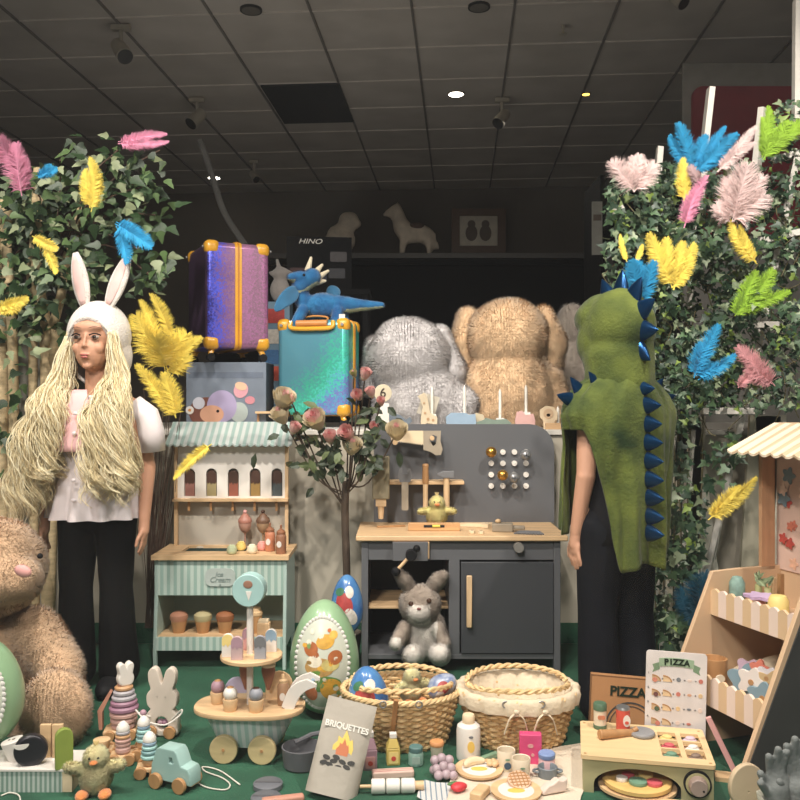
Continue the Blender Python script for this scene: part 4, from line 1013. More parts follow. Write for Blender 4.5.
egg('easter_egg', 'large green cardboard easter egg with chicks picture standing beside the workbench', (g.x, 2.45, 0), .198, .325, m_eggL, rz=.0, pic=chicks)
rab = [('sky_picture',0,.2,.6,.5,(188,206,214),0),('rabbit_picture',-.2,-.1,.2,.35,(196,140,96),0),('rabbit_picture',.15,0,.14,.2,(190,120,76),0),('grass_picture',0,-.5,.5,.2,(130,140,80),0),('sack_picture',.35,-.3,.25,.2,(170,130,90),0)]
p = W(-6,680,2.12)
egg('easter_egg', 'large green easter egg with white lace ring held against the giant bear', (p.x, 2.06, .062), .19, .262, m_eggL, rz=.12, pic=rab)
m_blueegg = mat('blue_egg_foil', (46,98,168), .25, var=.25, scale=18, coat=.5, col2=(96,150,200))
bpic = [('flower_picture',-.1,.1,.5,.4,(176,72,70),.3),('flower_picture',.3,-.3,.35,.3,(224,216,206),.4),('flower_picture',-.35,-.4,.3,.25,(214,160,90),0),('flower_picture',.2,.5,.25,.2,(224,216,206),.2),('leaf_picture',-.4,.5,.3,.12,(70,120,90),.6)]
# ---------- suitcases, toy box ----------
m_yelp = mat('amber_plastic', (214,156,44), .35, var=.05, coat=.2)
h_pur = holo('violet_holographic', [(0,(60,50,130)),(.16,(84,96,222)),(.3,(128,92,150)),(.48,(150,112,140)),(.62,(176,118,160)),(.78,(140,108,128)),(1,(190,120,170))], (.0,-1,.0), 3.6, .4, .32, .06)
h_plum = mat('plum_side', (84,62,92), .35, metal=.4, var=.1)
h_blu = holo('aqua_holographic', [(0,(90,150,170)),(.2,(70,190,160)),(.34,(90,215,200)),(.46,(110,150,215)),(.56,(140,130,205)),(.66,(100,190,220)),(.8,(50,120,230)),(.9,(70,200,180)),(1,(90,130,160))], (1.3,.1,-1.1), 1.5, .45, .3, .22)
def suitcase(label, loc, rz, w_, d_, h_, mface, mside, pull=True, tilt=0., group=None):
    t = T('suitcase', label, 'suitcase', loc, rot=(0,tilt,rz), group=group)
    b = B(); b.b2(-w_/2,w_/2,-d_/2,d_/2,.05,h_); b.m = [0,0,0,0,1,0]; b.build('shell', [mface, mside], t, bevel=.022, seg=4)
    # grooves/ribs
    b = B(); N=40; pts=[]
    for (x0, z0) in rrect(-w_/2-.002, w_/2+.002, .048, h_+.002, .03, 6): pts.append((x0, z0))
    for s_ in (0,):
        outer = rrect(-w_/2-.004, w_/2+.004, .046, h_+.004, .03, 6); inner = rrect(-w_/2+.004, w_/2-.004, .054, h_-.004, .024, 6)
        flat('zip_band', [outer, inner], .026, m_yelp, t, loc=(0,s_,0))
        flat('zip', [rrect(-w_/2-.006, w_/2+.006, .044, h_+.006, .03, 6), inner], .006, mat('zip_amber',(184,120,36),.5), t, loc=(0,s_,0))
    for sx in (-1,1):
        for sy in (-1,1):
            for zt in (0,1):
                b = B(); zc = h_-.022 if zt else .072
                b.box((sx*(w_/2-.024), sy*(d_/2-.026), zc), (.056,.06,.056))
                c_ = b.build('corner_guard', m_yelp, t, bevel=.022, seg=4)
                if zt:
                    b = B(); b.cyl((sx*(w_/2-.02), sy*(d_/2+.006), zc),(sx*(w_/2-.02), sy*(d_/2+.012), zc),.006,.006,12); b.build('rivet', m_steel, c_)
            b = B(); b.tube([(sx*(w_/2-.03),sy*(d_/2-.03),.05),(sx*(w_/2-.02),sy*(d_/2-.022),.03),(sx*(w_/2-.02),sy*(d_/2-.022),.016)], .011, 8); wf = b.build('wheel_fork', m_yelp, t)
            b = B(); b.cyl((sx*(w_/2-.034),sy*(d_/2-.022),.016),(sx*(w_/2-.006),sy*(d_/2-.022),.016),.016,.016,20); b.build('wheel', m_black, wf, bevel=.002)
    b = B(); b.tube(spline([(-.05,-d_/4,h_),(-.047,-d_/4,h_+.012),(0,-d_/4,h_+.018),(.047,-d_/4,h_+.012),(.05,-d_/4,h_)],5), .008, 10, flat=.6); b.build('carry_handle', mat('handle_clear_amber',(190,128,70),.3), t)
    if pull:
        b = B(); b.tube(spline([(-w_*.3,-d_/2-.004,h_-.008),(-w_*.28,-d_/2-.012,h_-.034),(0,-d_/2-.014,h_-.038),(w_*.28,-d_/2-.012,h_-.034),(w_*.3,-d_/2-.004,h_-.008)],5), .009, 10); b.build('front_handle', m_yelp, t)
        b = B(); b.cyl((-w_*.22,-d_/2-.002,h_-.016),(w_*.22,-d_/2-.002,h_-.016),.014,.014,16); b.build('name_tag_window', MC['handle_clear_amber'], t)
    return t
YB = 3.32
# toy box below purple case
p0 = W(186,430,YB); bw = S(80,YB)
tb = T('toy_game_box', 'grey blue picture box under the purple suitcase with hedgehog picture', 'box', (W(226,430,YB).x, YB, ZL))
b = B(); b.b2(-bw/2,bw/2,0,.2,0,S(66,YB)); b.build('box', mat('box_slate',(112,122,136),.6), tb, bevel=.002)
b = B(); b.b2(bw/2-.0,bw/2+.001,0.004,.196,0.004,S(66,YB)-.004); b.build('side_print', mat('box_dark',(46,50,60),.6), tb)
b = B(); b.b2(-bw/2+.01,bw/2-.01,-.001,0,S(50,YB),S(56,YB)); b.build('title_band', mat('box_band',(96,106,122),.6), tb)
def bxp(nm, px, py, rx, ry, c, q=0.001, rot=0.):
    x = (px-226)*YB/F; z = (430-py)*YB/F; flat(nm, [circ(0,0,S(rx,YB),S(ry,YB),26)], .002, mat('ink_'+'_'.join(map(str,c)), c, .6, var=.05), tb, loc=(x,-q,z), rot=(0,rot,0))
bxp('hedgehog_quills', 206,414,17,15,(112,66,52)); bxp('hedgehog_face', 212,416,12,9,(206,156,128),.0025); bxp('hedgehog_ear',199,405,6,6,(190,190,200),.003); bxp('hippo_body',222,408,15,16,(168,156,190),.0018); bxp('blob_picture',239,414,9,10,(170,180,176),.0015)
bxp('flower_hat',241,392,7,8,(206,150,160),.0015,.5); bxp('bee_body',241,388,6,4,(220,180,150),.0028,.3); bxp('eye_picture',218,413,1.5,1.5,(40,30,30),.0035); bxp('flower_picture',190,412,4,4,(214,210,206),.003); bxp('flower_core',190,412,1.5,1.5,(200,140,80),.0045); bxp('balloon_picture',250,402,5,4,(196,130,140),.0015)
suitcase('purple holographic suitcase with amber corners and zip standing on the picture box', (W(226,362,3.40).x, 3.43, ZL+S(66,YB)+.001), .0, .32, .25, S(115,3.4), h_pur, h_plum, pull=False)
bpy.data.objects['suitcase'].rotation_euler = (0,.0,pi/2+.46)
case2 = suitcase('aqua blue holographic suitcase with amber corners and handle standing on the plinth', (W(318,430,3.42).x, 3.48, ZL), -.2, S(73,3.4), .2, S(107,3.42), h_blu, h_plum)
# ---------- dragon ----------
oD = V((W(318,325,3.48).x, 3.46, ZL+S(107,3.42)+.006)); f = PF(3.46, oD)
m_dr = plushmat('blue_dragon_plush', (36,116,166), (20,74,128), 18); m_drw = plushmat('blue_wing_plush', (44,104,142)); m_bone = plushmat('cream_horn_plush', (216,204,176))
m_drb = plushmat('dragon_belly', (190,196,160))
t = T('plush_dragon', 'blue plush dragon with cream horns and long tail on the aqua suitcase', 'plush toy', oD)
b = B()
b.ell(f.p(323,306), (f.r(20),.05,f.r(13)), 22, 14); b.cap(f.p(304,303), f.p(300,288,-.01), f.r(9), f.r(7)); b.cap(f.p(300,286,-.02), f.p(312,277,-.02), f.r(8.5), f.r(9))
b.cap(f.p(300,277,-.03), f.p(291,277,-.05), f.r(6.5), f.r(4)); b.cap(f.p(338,305), f.p(360,305,.01), f.r(10), f.r(6)); b.cap(f.p(360,305,.01), f.p(382,305,-.02), f.r(6), f.r(3))
for (a_, e_) in (((303,310,-.03),(296,322,-.05)),((310,312,.03),(312,323,.03)),((338,311,-.03),(335,322,-.05)),((342,311,.03),(345,323,.03))): b.cap(f.p(*a_), f.p(*e_), f.r(6), f.r(5))
blob('body', b, .005, [m_dr, m_drb], t, 4, fur=(9000,.006,.0011), pick=lambda c, n: 1 if (n.z < -.6 and n.y < .2 and c.z > .03) else 0)
for k, (a_, e_) in enumerate((((308,270,-.01),(311,258,-.01)),((316,272,.01),(322,265,.02)),((319,277,.01),(328,271,.02)),((318,282,.0),(325,281,.01)))):
    b = B(); b.cap(f.p(*a_), f.p(*e_), f.r(3.4), f.r(1.4)); b.build('horn', m_bone, t)
for s_ in (0,1):
    q = [f.p(300,288,-.03), f.p(290,282,-.07), f.p(274,300,-.10), f.p(272,316,-.11), f.p(286,308,-.08), f.p(300,300,-.04)] if s_ == 0 else [f.p(325,298,.05), f.p(326,286,.08), f.p(334,284,.1), f.p(342,290,.11), f.p(340,298,.09), f.p(330,302,.06)]
    b = B(); c0 = sum(q, V())/6; vs = [c0]+q; b.add(vs, [(0,i+1,(i+1)%6+1) for i in range(6)]); b.build('wing', m_drw, t, solid=.012, sub=2, smooth=180)
for s_ in ((304,275,-.075),):
    b = B(); b.ell(f.p(*s_), .006); b.build('eye', m_black, t)
b = B(); b.b2(-.012,.012,-.002,.002,0,.035); tg = b.build('paper_tag', mat('paper_white',(216,212,204),.6), t); tg.location = f.p(342,323,-.09)
# small white plush by the dark box + picture books behind
oW = W(281,300,3.9); oW.z = ZL; 
# ---------- chick plushes ----------
m_chick = plushmat('yellow_chick_plush', (255,234,158)); m_chick2 = plushmat('pale_chick_plush', (255,238,184)); m_or = plushmat('orange_felt', (214,132,72))
def chick(label, loc, s, m_, rz=0., pose=0, fur_=(9000,.0055,.0010)):
    t = T('plush_chick', label, 'plush toy', loc, rz)
    b = B(); b.ell((0,0,.036*s), (.03*s,.028*s,.034*s), 22, 16); b.ell((0,-.004*s,.074*s), (.022*s,.021*s,.021*s), 20, 14)
    for k in (-1,1):
        b.cap((k*.022*s,-.004*s,.052*s), (k*.05*s,-.012*s,.05*s if pose==0 else .06*s), .0095*s, .0085*s)
    blob('body', b, .0035*s, m_, t, 3, fur=(fur_[0], fur_[1]*s, fur_[2]*s))
    for k in (-1,1):
        b = B(); b.ell((k*.022*s,-.028*s,.009*s), (.013*s,.02*s,.009*s), 16, 10); b.build('foot', m_or, t)
        b = B(); b.ell((k*.0085*s,-.0245*s,.08*s), .0023*s, 10, 8); b.build('eye', m_black, t)
    b = B(); b.ell((0,-.027*s,.072*s), (.0085*s,.009*s,.005*s), 14, 10); b.build('beak', m_or, t)
    b = B()
    for k in range(9): b.cap((0,0,.092*s), (.006*s*cos(k*.7+.3), .004*s*sin(k*.7), .106*s), .0016*s, .0007*s, 6)
    b.build('tuft', mat('chick_tuft',(232,210,150),.9), t)
    return t
chick('yellow plush chick sitting on the workbench top', onwt(437,528)+V((0,.012,0)), 1.15, m_chick)
g = G(93,797)
chick('pale yellow plush chick with orange feet on the green felt at the front', (g.x, g.y+.02, 0), 1.13, m_chick2, rz=.15, pose=1, fur_=(18000,.007,.0009))
# ---------- rabbit plush in the cupboard ----------
m_rab = plushmat('grey_rabbit_plush', (204,188,172), (162,146,132), 30); m_rabw = plushmat('white_rabbit_plush', (242,234,224))
oR = V((W(424,661,2.84).x, 2.86, .0625)); t = T('plush_rabbit', 'grey brown plush rabbit with white belly sitting in the open workbench compartment', 'plush toy', oR)
f = PF(2.82, oR); b = B()
b.ell(f.p(425,634,.01), (f.r(22),.055,f.r(26)), 26, 18); b.ell(f.p(420,604,-.03), (f.r(20),.052,f.r(19)), 26, 18); b.ell(f.p(419,612,-.07), (f.r(12),.034,f.r(10)), 20, 12)
for (a_, e_, r0, r1) in (((414,655,-.02),(412,655,-.075),10,9),((440,654,-.02),(440,654,-.075),10,9),((405,628,-.03),(396,643,-.06),7,6),((437,628,-.03),(444,642,-.05),7,6)): b.cap(f.p(*a_), f.p(*e_), f.r(r0), f.r(r1))
def rp(c, n):
    q = c+oR; px = 400+q.x/q.y*F; py = 400-(q.z-H)/q.y*F
    if n.y < -.1 and abs(px-424) < 13 and 622 < py < 652: return 1
    if py > 644 and c.y < -.07: return 1
    if n.y < 0 and abs(px-419) < 11 and 605 < py < 624: return 1
    if px < 401 and py > 637: return 1
    return 0
blob('body', b, .005, [m_rab, m_rabw], t, 4, fur=(30000,.009,.0010), pick=rp)
for a_, m1, e_ in (((412,590,-.02),(404,579,-.035),(398,572,-.05)),((431,589,-.02),(438,580,-.03),(444,575,-.045))):
    b = B(); b.cap(f.p(*a_), f.p(*m1), f.r(6), f.r(7)); b.cap(f.p(*m1), f.p(*e_), f.r(7), f.r(4)); 
    b2 = blob('ear', b, .004, m_rab, t, 4, fur=(3500,.009,.0011))
for px in (411,429):
    b = B(); b.ell(f.p(px,604 if px < 420 else 601,-.078), .0085, 16, 12); b.build('eye', mat('brown_eye',(66,44,32),.15), t)
b = B(); b.ell(f.p(419,609,-.104), (.007,.004,.0045), 14, 8); b.build('nose', mat('rabbit_nose',(120,70,66),.6), t)
# ---------- wicker baskets ----------
m_wick = mat('wicker', (222,190,140), .6, var=.2, scale=40); m_wick2 = mat('wicker_dark', (200,162,110), .6, var=.2, scale=40)
def basket(label, px, lined, rz=0.):
    cY = 2.25; cxx = W(px,700,cY).x; t = T('wicker_basket', label, 'basket', (cxx,cY,0), rz)
    rx0, ry0, rx1, ry1, hh = .118, .085, .152, .118, .142
    rows = 15; b = B(); NS = 44
    for r_ in range(rows):
        v = (r_+.5)/rows; z = .008+v*(hh-.02); rx = rx0+(rx1-rx0)*v; ry = ry0+(ry1-ry0)*v; pts = []
        for i in range(NS*3):
            a = 2*pi*i/(NS*3); w_ = .0042*(1 if r_ % 2 else -1)*cos(a*NS/2)
            pts.append(((rx+w_)*cos(a), (ry+w_)*sin(a), z+.001*sin(a*7+r_)))
        b.tube(pts, .0047, 6, closed=True, k=r_ % 2)
    for i in range(NS):
        a = 2*pi*(i+.0)/NS; b.tube([(rx0*cos(a), ry0*sin(a), 0), (rx1*cos(a), ry1*sin(a), hh)], .0028, 5, k=1)
    b.lathe([(.001,0),(rx0*.97,0),(rx0*.97,.006),(.001,.006)], 30, M=Matrix.Diagonal((1,ry0/rx0,1)), k=1)
    b.build('weave', [m_wick, m_wick2], t, fix=False)
    b = B()
    for s_ in range(3):
        pts = []
        for i in range(120):
            a = 2*pi*i/120; q = a*18+s_*2*pi/3; pts.append(((rx1+.003+.0042*cos(q))*cos(a), (ry1+.003+.0042*cos(q))*sin(a), hh-.004+.0042*sin(q)))
        b.tube(pts, .0045, 6, closed=True)
    b.build('rim', m_wick, t)
    # two folding handles lying on the rim
    for k in (-1, 1):
        b = B()
        for s_ in range(2):
            pts = []
            for i in range(61):
                a = pi*i/60; q = a*16+s_*pi; R1, R2 = rx1*.86, ry1*.92
                base = V((R1*cos(a), k*(ry1*.12+R2*.85*sin(a)), hh+.012+.010*sin(a)))
                pts.append(base+V((.004*cos(q)*cos(a), .004*cos(q)*sin(a), .004*sin(q))))
            b.tube(pts, .0045, 6)
        b.build('handle', m_wick, t)
    if lined:
        m_l = mat('cream_lining', (214,198,172), .9, var=.05, bump=.4, bscale=60)
        b = B(); fold = lambda a, v: (.003*sin(a*17+v*3)+.002*sin(a*31), 0)
        b.loft([(0,0,hh-.034,rx1*1.02+.006,ry1*1.02+.007),(0,0,hh-.005,rx1+.014,ry1+.014),(0,0,hh+.007,rx1+.007,ry1+.007),(0,0,hh+.004,rx1-.008,ry1-.008),(0,0,hh-.05,rx1-.022,ry1-.02),(0,0,.02,rx0-.012,ry0-.012),(0,0,.014,.01,.01)], 90, fold=fold)
        b.build('lining', m_l, t, smooth=180)
        for kx in (-.02,.052):
            for s_ in (-1,1):
                b = B(); b.tube(spline([(kx,-ry1-.018,hh-.02),(kx+s_*.018,-ry1-.022,hh-.035),(kx+s_*.03,-ry1-.014,hh-.075)],6), .004, 6, flat=.4); b.build('ribbon', m_l, t)
            b = B(); b.ell((kx,-ry1-.02,hh-.018),(.008,.006,.006),12,8); b.build('bow_knot', m_l, t)
    else:
        b = B(); b.b2(-.006,.006,-.004,.004,-.06,.06); o_ = b.build('clasp_strap', wood('strap_wood',(176,124,76),2), t, bevel=.002); o_.location=(-.018,-ry1*.9-.012,hh-.045); o_.rotation_euler=(.28,.1,0)
    for s_ in (-1,1):
        b = B(); b.tube([(s_*.045+.008*cos(a), -ry1-.006, hh-.004+.008*sin(a)) for a in [2*pi*i/12 for i in range(12)]], .0018, 5, closed=True); b.build('wire_hinge', m_steel, t)
    return t, cxx, cY
t1, bx1, by1 = basket('round wicker basket holding a blue egg and a yellow chick', 401, False)
t2, bx2, by2 = basket('wicker basket lined with cream cloth and tied with ribbons', 517, True)
p = W(371,684,2.22)
egg('easter_egg', 'blue foil easter egg with red flowers standing up in the wicker basket', (p.x, 2.22, .055), .105, .15, m_blueegg, sm=True, pic=bpic, tilt=-.1)
p = W(432,690,2.25)
egg('easter_egg', 'small blue and white easter egg at the right end inside the wicker basket', (p.x-.01, 2.25, .12), .062, .085, mat('blue_white_egg', (70,96,150), .3, var=.2, scale=40, col2=(190,196,206)), sm=True, pic=bpic[:2], tilt=1.0)
p = W(411,695,2.24)
chick('fluffy yellow chick lying inside the wicker basket', (p.x, 2.24, .105), .9, m_chick2, rz=.5, fur_=(14000,.008,.0010))
# ---------- striped toy counter, front left ----------
tc_ = T('toy_counter', 'mint striped wooden toy counter with white top at the lower left corner', 'toy counter', (-.86, 1.95, 0))
b = B(); b.b2(-.12,.085,0,.1,0,.048); b.build('body', stripes('counter_stripes',(126,150,138),(186,196,188),.011,0,.5), tc_)
b = B(); b.b2(-.122,.113,-.003,.106,.048,.054); b.build('top', m_white, tc_, bevel=.001)
b = B(); b.b2(.085,.108,0,.1,0,.048); b.build('end_block', w_pale, tc_, bevel=.001)
CZT = .0545
def onct(px, py): Y = (H-CZT)*F/(py-400); return V(((px-400)/F*Y, Y, CZT))
t = T('toy_coffee_cup', 'white tilted toy coffee cup on the striped toy counter', 'toy cup', onct(17,759), rot=(0,-.25,0))
b = B(); b.lathe([(.018,0),(.019,.002),(.026,.045),(.024,.047)], 30); b.build('cup', m_white, t); b = B(); b.ell((.004,0,.0475),(.004,.004,.001),10,6); b.ell((-.008,.003,.0475),(.003,.003,.001),10,6); b.build('holes', m_choc, t)
t = T('toy_black_disc', 'round black wooden toy phone dial with a white crescent on the toy counter', 'toy disc', onct(31,764), rz=.3)
b = B(); b.cyl((0,-.012,.033),(0,.012,.033),.037,.037,40); b.build('disc', mat('black_gloss',(34,32,38),.35), t, bevel=.006, seg=3); b = B(); b.prism([(.0-.02+.017*cos(a), .052+.012*sin(a)) for a in [pi*(1+i/10) for i in range(11)]], -.0135,-.012); b.build('crescent', m_white, t)
t = T('toy_arch_block', 'green arched wooden block on the toy counter', 'toy block', onct(64,767), rz=.5)
flat('block', [arch(-.0175,.0175,0,.088)], .016, mat('apple_green',(136,152,70),.5), t, bevel=.002)
for k, px in enumerate((46,58)):
    t = T('toy_plank_block', f'{"left" if k==0 else "right"} of two upright pale wooden planks behind the green arch block', 'toy block', onct(px,757)+V((0,0,0)), rz=.1)
    b = B(); b.b2(-.0125,.0125,-.005,.005,0,.078); b.build('plank', w_light, t, bevel=.001)
# white cord front left
def cord(label, pts, r=.0018, m_=None, Z=.003):
    b = B(); b.tube(spline([V((*G(px,py).xy, Z)) for px, py in pts], 8), r, 6); o = b.build('cord', m_ or mat('white_cord',(216,210,198),.8), smooth=180); tag(o, label, 'cord'); return o
cord('white cord loop lying before the striped toy counter', [(1,797),(10,794),(19,797),(20,806),(16,812)])
# ---------- stacking train ----------
def ring_stack(t, x, y, z, rings, top=None, m_top=None):
    for (r, hh, m_) in rings:
        b = B(); b.lathe([(r*.5,0),(r-.004,.0),(r,hh*.3),(r,hh*.7),(r-.004,hh),(r*.5,hh)], 28, o=(x,y,z)); b.build('ring', m_, t); z += hh
    if top:
        b = B(); b.lathe([(top,0),(top*1.04,.006),(top*.8,top*.9),(top*.4,top*1.35),(.001,top*1.5)], 24, o=(x,y,z)); b.build('top', m_top or m_white, t)
    return z
def wheels(t, xs, ys, r, zz=None):
    for x in xs:
        for y in ys:
            s_ = 1 if y > 0 else -1
            b = B(); b.cyl((x,y,r),(x,y+s_*.01,r),r,r,28); b.build('wheel', w_brown, t, bevel=.0015)
rose1, rose2, rose3, rose4 = mat('ring_mauve',(158,118,138),.45), mat('ring_rose',(200,160,150),.45), mat('ring_tan',(196,152,110),.45), mat('ring_grey',(172,168,172),.45)
g = G(119,742)
t = T('toy_stacking_tower', 'tall rose and mauve toy stacking tower topped by a white bunny block', 'toy stacking tower', (g.x, g.y+.04, 0), rz=.15)
b = B(); b.b2(-.05,.035,-.028,.028,.012,.024); b.build('wagon_base', w_light, t, bevel=.003); wheels(t,(-.032,.022),(-.03,.03),.014)
zt = ring_stack(t, .0, 0, .024, [(.032,.015,rose2),(.035,.015,rose2),(.037,.015,rose2),(.0385,.016,rose1),(.035,.014,rose1),(.032,.013,rose4),(.028,.013,rose4),(.024,.012,rose3)], None)
b = B(); b.ell((-.004,-.004,zt+.006),(.012,.012,.009)); b.build('knob', rose2, t)
def bunny_outline(s):
    pts = []
    for a in [(-.4+i*.2) for i in range(0,1)]: pass
    L = [(-.3,0),(.3,0),(.52,.2),(.56,.55),(.46,.85),(.5,1.15),(.56,1.5),(.42,1.72),(.22,1.62),(.1,1.3),(.0,1.16),(-.1,1.3),(-.22,1.62),(-.42,1.72),(-.56,1.5),(-.5,1.15),(-.46,.85),(-.56,.55),(-.52,.2)]
    sp = spline([V((x,0,z)) for x, z in L]+[V((L[0][0],0,L[0][1]))], 4); return [(p.x*s, p.z*s) for p in sp[:-1]]
bt = flat('bunny_block', [bunny_outline(.031)], .024, m_white, t, loc=(.003,0,zt+.004), bevel=.004); bt.rotation_euler = (0,0,.5)
b = B(); b.prism([(-.062,.024),(-.054,.024),(-.054,.07),(-.03,.12),(-.036,.124),(-.066,.075)], -.012,.012); b.build('side_gable', mat('gable_tan',(186,132,110),.5), t)
def train_stack(label, px, py, rings, hw_, dy=.03):
    g = G(px, py); t = T('toy_stacking_wagon', label, 'toy train wagon', (g.x, g.y+dy, 0), rz=.15)
    b = B(); b.b2(-hw_,hw_,-.02,.02,.011,.023); b.build('wagon_base', w_light, t, bevel=.003); wheels(t,(-hw_+.012,hw_-.012),(-.022,.022),.0145)
    ring_stack(t, 0, 0, .023, rings, .0155, m_white); return t
train_stack('rose and white toy stacking wagon in front of the bunny tower', 119,767, [(.0185,.018,rose2)]+[(.0185,.0095,rose2),(.0195,.0095,rose2),(.0185,.0095,rose3),(.017,.0095,rose4)], .03)
tq1, tq2 = mat('ring_teal',(120,158,160),.45), mat('ring_aqua',(158,200,196),.45)
train_stack('rear blue green toy stacking wagon with white top', 137,766, [(.0165,.016,rose3),(.019,.011,tq2),(.0185,.011,tq1),(.017,.01,tq2),(.0155,.01,m_blue)], .026, .055)
train_stack('front blue green toy stacking wagon with white top beside the aqua truck', 147,778, [(.0165,.016,rose3),(.0205,.011,tq2),(.0195,.011,tq1),(.018,.01,tq2),(.0165,.01,m_blue)], .03, .02)
b = B()
g = G(99,760); t = T('toy_train_chimney', 'small round wooden toy knob stand left of the stacking wagons', 'toy wagon', (g.x, g.y+.02, 0), rz=.15)
b = B(); b.b2(-.028,.028,-.02,.02,.011,.022); b.build('wagon_base', w_light, t, bevel=.003); wheels(t,(-.016,.018),(-.02,.02),.013); b = B(); b.lathe([(.017,.022),(.021,.036),(.021,.044),(.015,.046)],24); b.build('cup', w_light, t)
# truck
g = G(173,790); t = T('toy_truck', 'aqua wooden toy truck with round wooden wheels in front of the cart', 'toy truck', (g.x, g.y+.02, 0), rz=-.42)
tr_ = [(-.052,.02),(.055,.02),(.055,.044),(.05,.052),(.03,.056),(.018,.084),(.012,.09),(-.03,.09),(-.036,.086),(-.05,.05)]
aq = mat('aqua_truck',(158,190,184),.5)
flat('body', [tr_, [(-.004,.06),(.004,.058),(.014,.06),(.008,.076),(-.004,.076)]], .042, aq, t, bevel=.003)
b = B(); b.b2(-.055,.057,-.014,.014,.014,.022); b.build('chassis', w_light, t); wheels(t,(-.034,.034),(-.024,.024),.018)
cord('white pull cord of the aqua toy truck curling on the felt', [(197,784),(208,789),(225,791),(230,786),(222,779),(206,773),(203,768),(220,772),(240,786)])
# bunny pull toy
g = G(162,737); t = T('toy_pull_bunny', 'white wooden bunny shape toy on wheels with a bead wire loop', 'toy bunny', (g.x, g.y+.01, 0), rz=-.1)
L = [(-.5,0),(.5,0),(.62,.3),(.6,.75),(.42,1.0),(.56,1.2),(.58,1.55),(.42,1.8),(.5,2.1),(.52,2.45),(.36,2.62),(.2,2.5),(.08,2.1),(0,2.0),(-.08,2.1),(-.2,2.5),(-.36,2.62),(-.52,2.45),(-.5,2.1),(-.42,1.8),(-.58,1.55),(-.56,1.2),(-.42,1.0),(-.6,.75),(-.62,.3)]
sp = spline([V((x,0,z)) for x, z in L]+[V((L[0][0],0,L[0][1]))], 4); sc_ = .067
flat('body', [[(p.x*sc_, .006+p.z*sc_) for p in sp[:-1]], circ(0,.036,.021,.021,24)], .024, mat('bunny_white',(208,196,182),.5), t, bevel=.003)
wheels(t,(-.026,.026),(-.016,.016),.0165)
b = B(); b.tube([(-.022,0,.036),(.022,0,.036)], .002, 6); b.build('axle', m_steel, t)
for x, m_ in ((-.006,m_mauve),(.006,rose1)):
    b = B(); b.ell((x,0,.036),.0095,16,10); b.build('bead', m_, t)
b = B(); pts = spline([(-.03,-.014,.055),(-.055,-.03,.07),(-.06,-.035,.078),(-.03,-.05,.06),(.0,-.055,.052),(.03,-.05,.05),(.06,-.035,.07),(.062,-.03,.082),(.03,-.014,.05)], 8); b.tube(pts, .0022, 6); b.build('wire_loop', m_white, t)
b = B(); b.ell((-.045,-.025,.068),.009,14,10); b.build('bead', m_mauve, t)
b = B(); b.ell((-.011,-.0135,.108),(.0018,.001,.001),8,5); b.ell((.011,-.0135,.108),(.0018,.001,.001),8,5); b.build('face_marks', m_choc, t)

# ---------- rose tree ----------
rt = T('rose_tree', 'artificial pink and cream rose tree on a slim brown trunk beside the workbench', 'rose tree', (W(345,600,2.9).x, 2.93, 0))
m_bark = mat('dark_bark', (74,60,48), .8, var=.2, scale=30); m_rleaf = mat('rose_leaf', (46,58,38), .55, var=.25, scale=20); m_rleaf2 = mat('rose_leaf_light', (92,104,66), .55, var=.2)
o_ = rt.location.copy(); f = PF(2.9, o_)
b = B(); b.lathe([(.03,0),(.045,.002),(.055,.1),(.05,.102),(.045,.09)], 28); b.build('pot', mat('pot_stone',(128,120,108),.8), rt)
b = B(); b.tube(spline([(0,0,.08),(.004,0,.3),(-.002,0,.5),(.002,0,.62)],8), [.013]*25, 10)
rose_px = [(283,400,'c',13),(281,416,'c',11),(294,429,'p',8),(316,421,'pc',13),(348,434,'p',11),(352,447,'c',11),(365,375,'p',8),(358,396,'p',8),(371,393,'p',7),(381,402,'p',6),(374,428,'p',7),(397,432,'cp',12),(330,438,'p',9),(354,374,'b',5),(290,398,'p',6)]
for (px, py, k, r) in rose_px:
    e = f.p(px, py, -.02); b.tube(spline([(0,0,.5+RN.uniform(0,.12)), (e.x*.45, RN.uniform(-.02,.02), .56+(e.z-.6)*.3), tuple(e)],5), .0028, 5)
b.build('trunk', m_bark, rt)
b = B(); rr = random.Random(3)
def leaf(b, c, d, n_, L, w_, k):
    d = d.normalized(); s = d.cross(n_); s = s.normalized() if s.length > 1e-4 else V((1,0,0)); n2 = s.cross(d)
    vs = [c, c+d*L*.35+s*w_+n2*w_*.25, c+d*L*.75+s*w_*.75+n2*w_*.15, c+d*L-n2*w_*.3, c+d*L*.75-s*w_*.75+n2*w_*.15, c+d*L*.35-s*w_+n2*w_*.25, c+d*L*.5]
    b.add(vs, [(0,1,6),(1,2,6),(2,3,6),(3,4,6),(4,5,6),(5,0,6)], k)
for (px, py) in [(rr.gauss(*a), rr.gauss(*c)) for a, c in [((335,22),(455,14))]*70+[((370,12),(450,16))]*30+[((300,10),(420,12))]*12+[((372,8),(410,10))]*14]:
    c = f.p(px, py, rr.uniform(-.07,.08)); d = V((rr.uniform(-1,1), rr.uniform(-.6,.2), rr.uniform(-1,.5))); leaf(b, c, d, V((rr.uniform(-.6,.6),-1,rr.uniform(-.2,1))), .052*rr.uniform(.7,1.2), .013, 0 if rr.random() < .78 else 1)
b.build('foliage', [m_rleaf, m_rleaf2], rt, fix=False, smooth=0)
m_rc = mat('rose_cream', (214,200,170), .6, var=.08); m_rp = mat('rose_pink', (222,176,170), .6, var=.12); m_rpd = mat('rose_deep_pink', (206,136,136), .6, var=.12); m_rg = mat('rose_greenish',(170,164,110),.6)
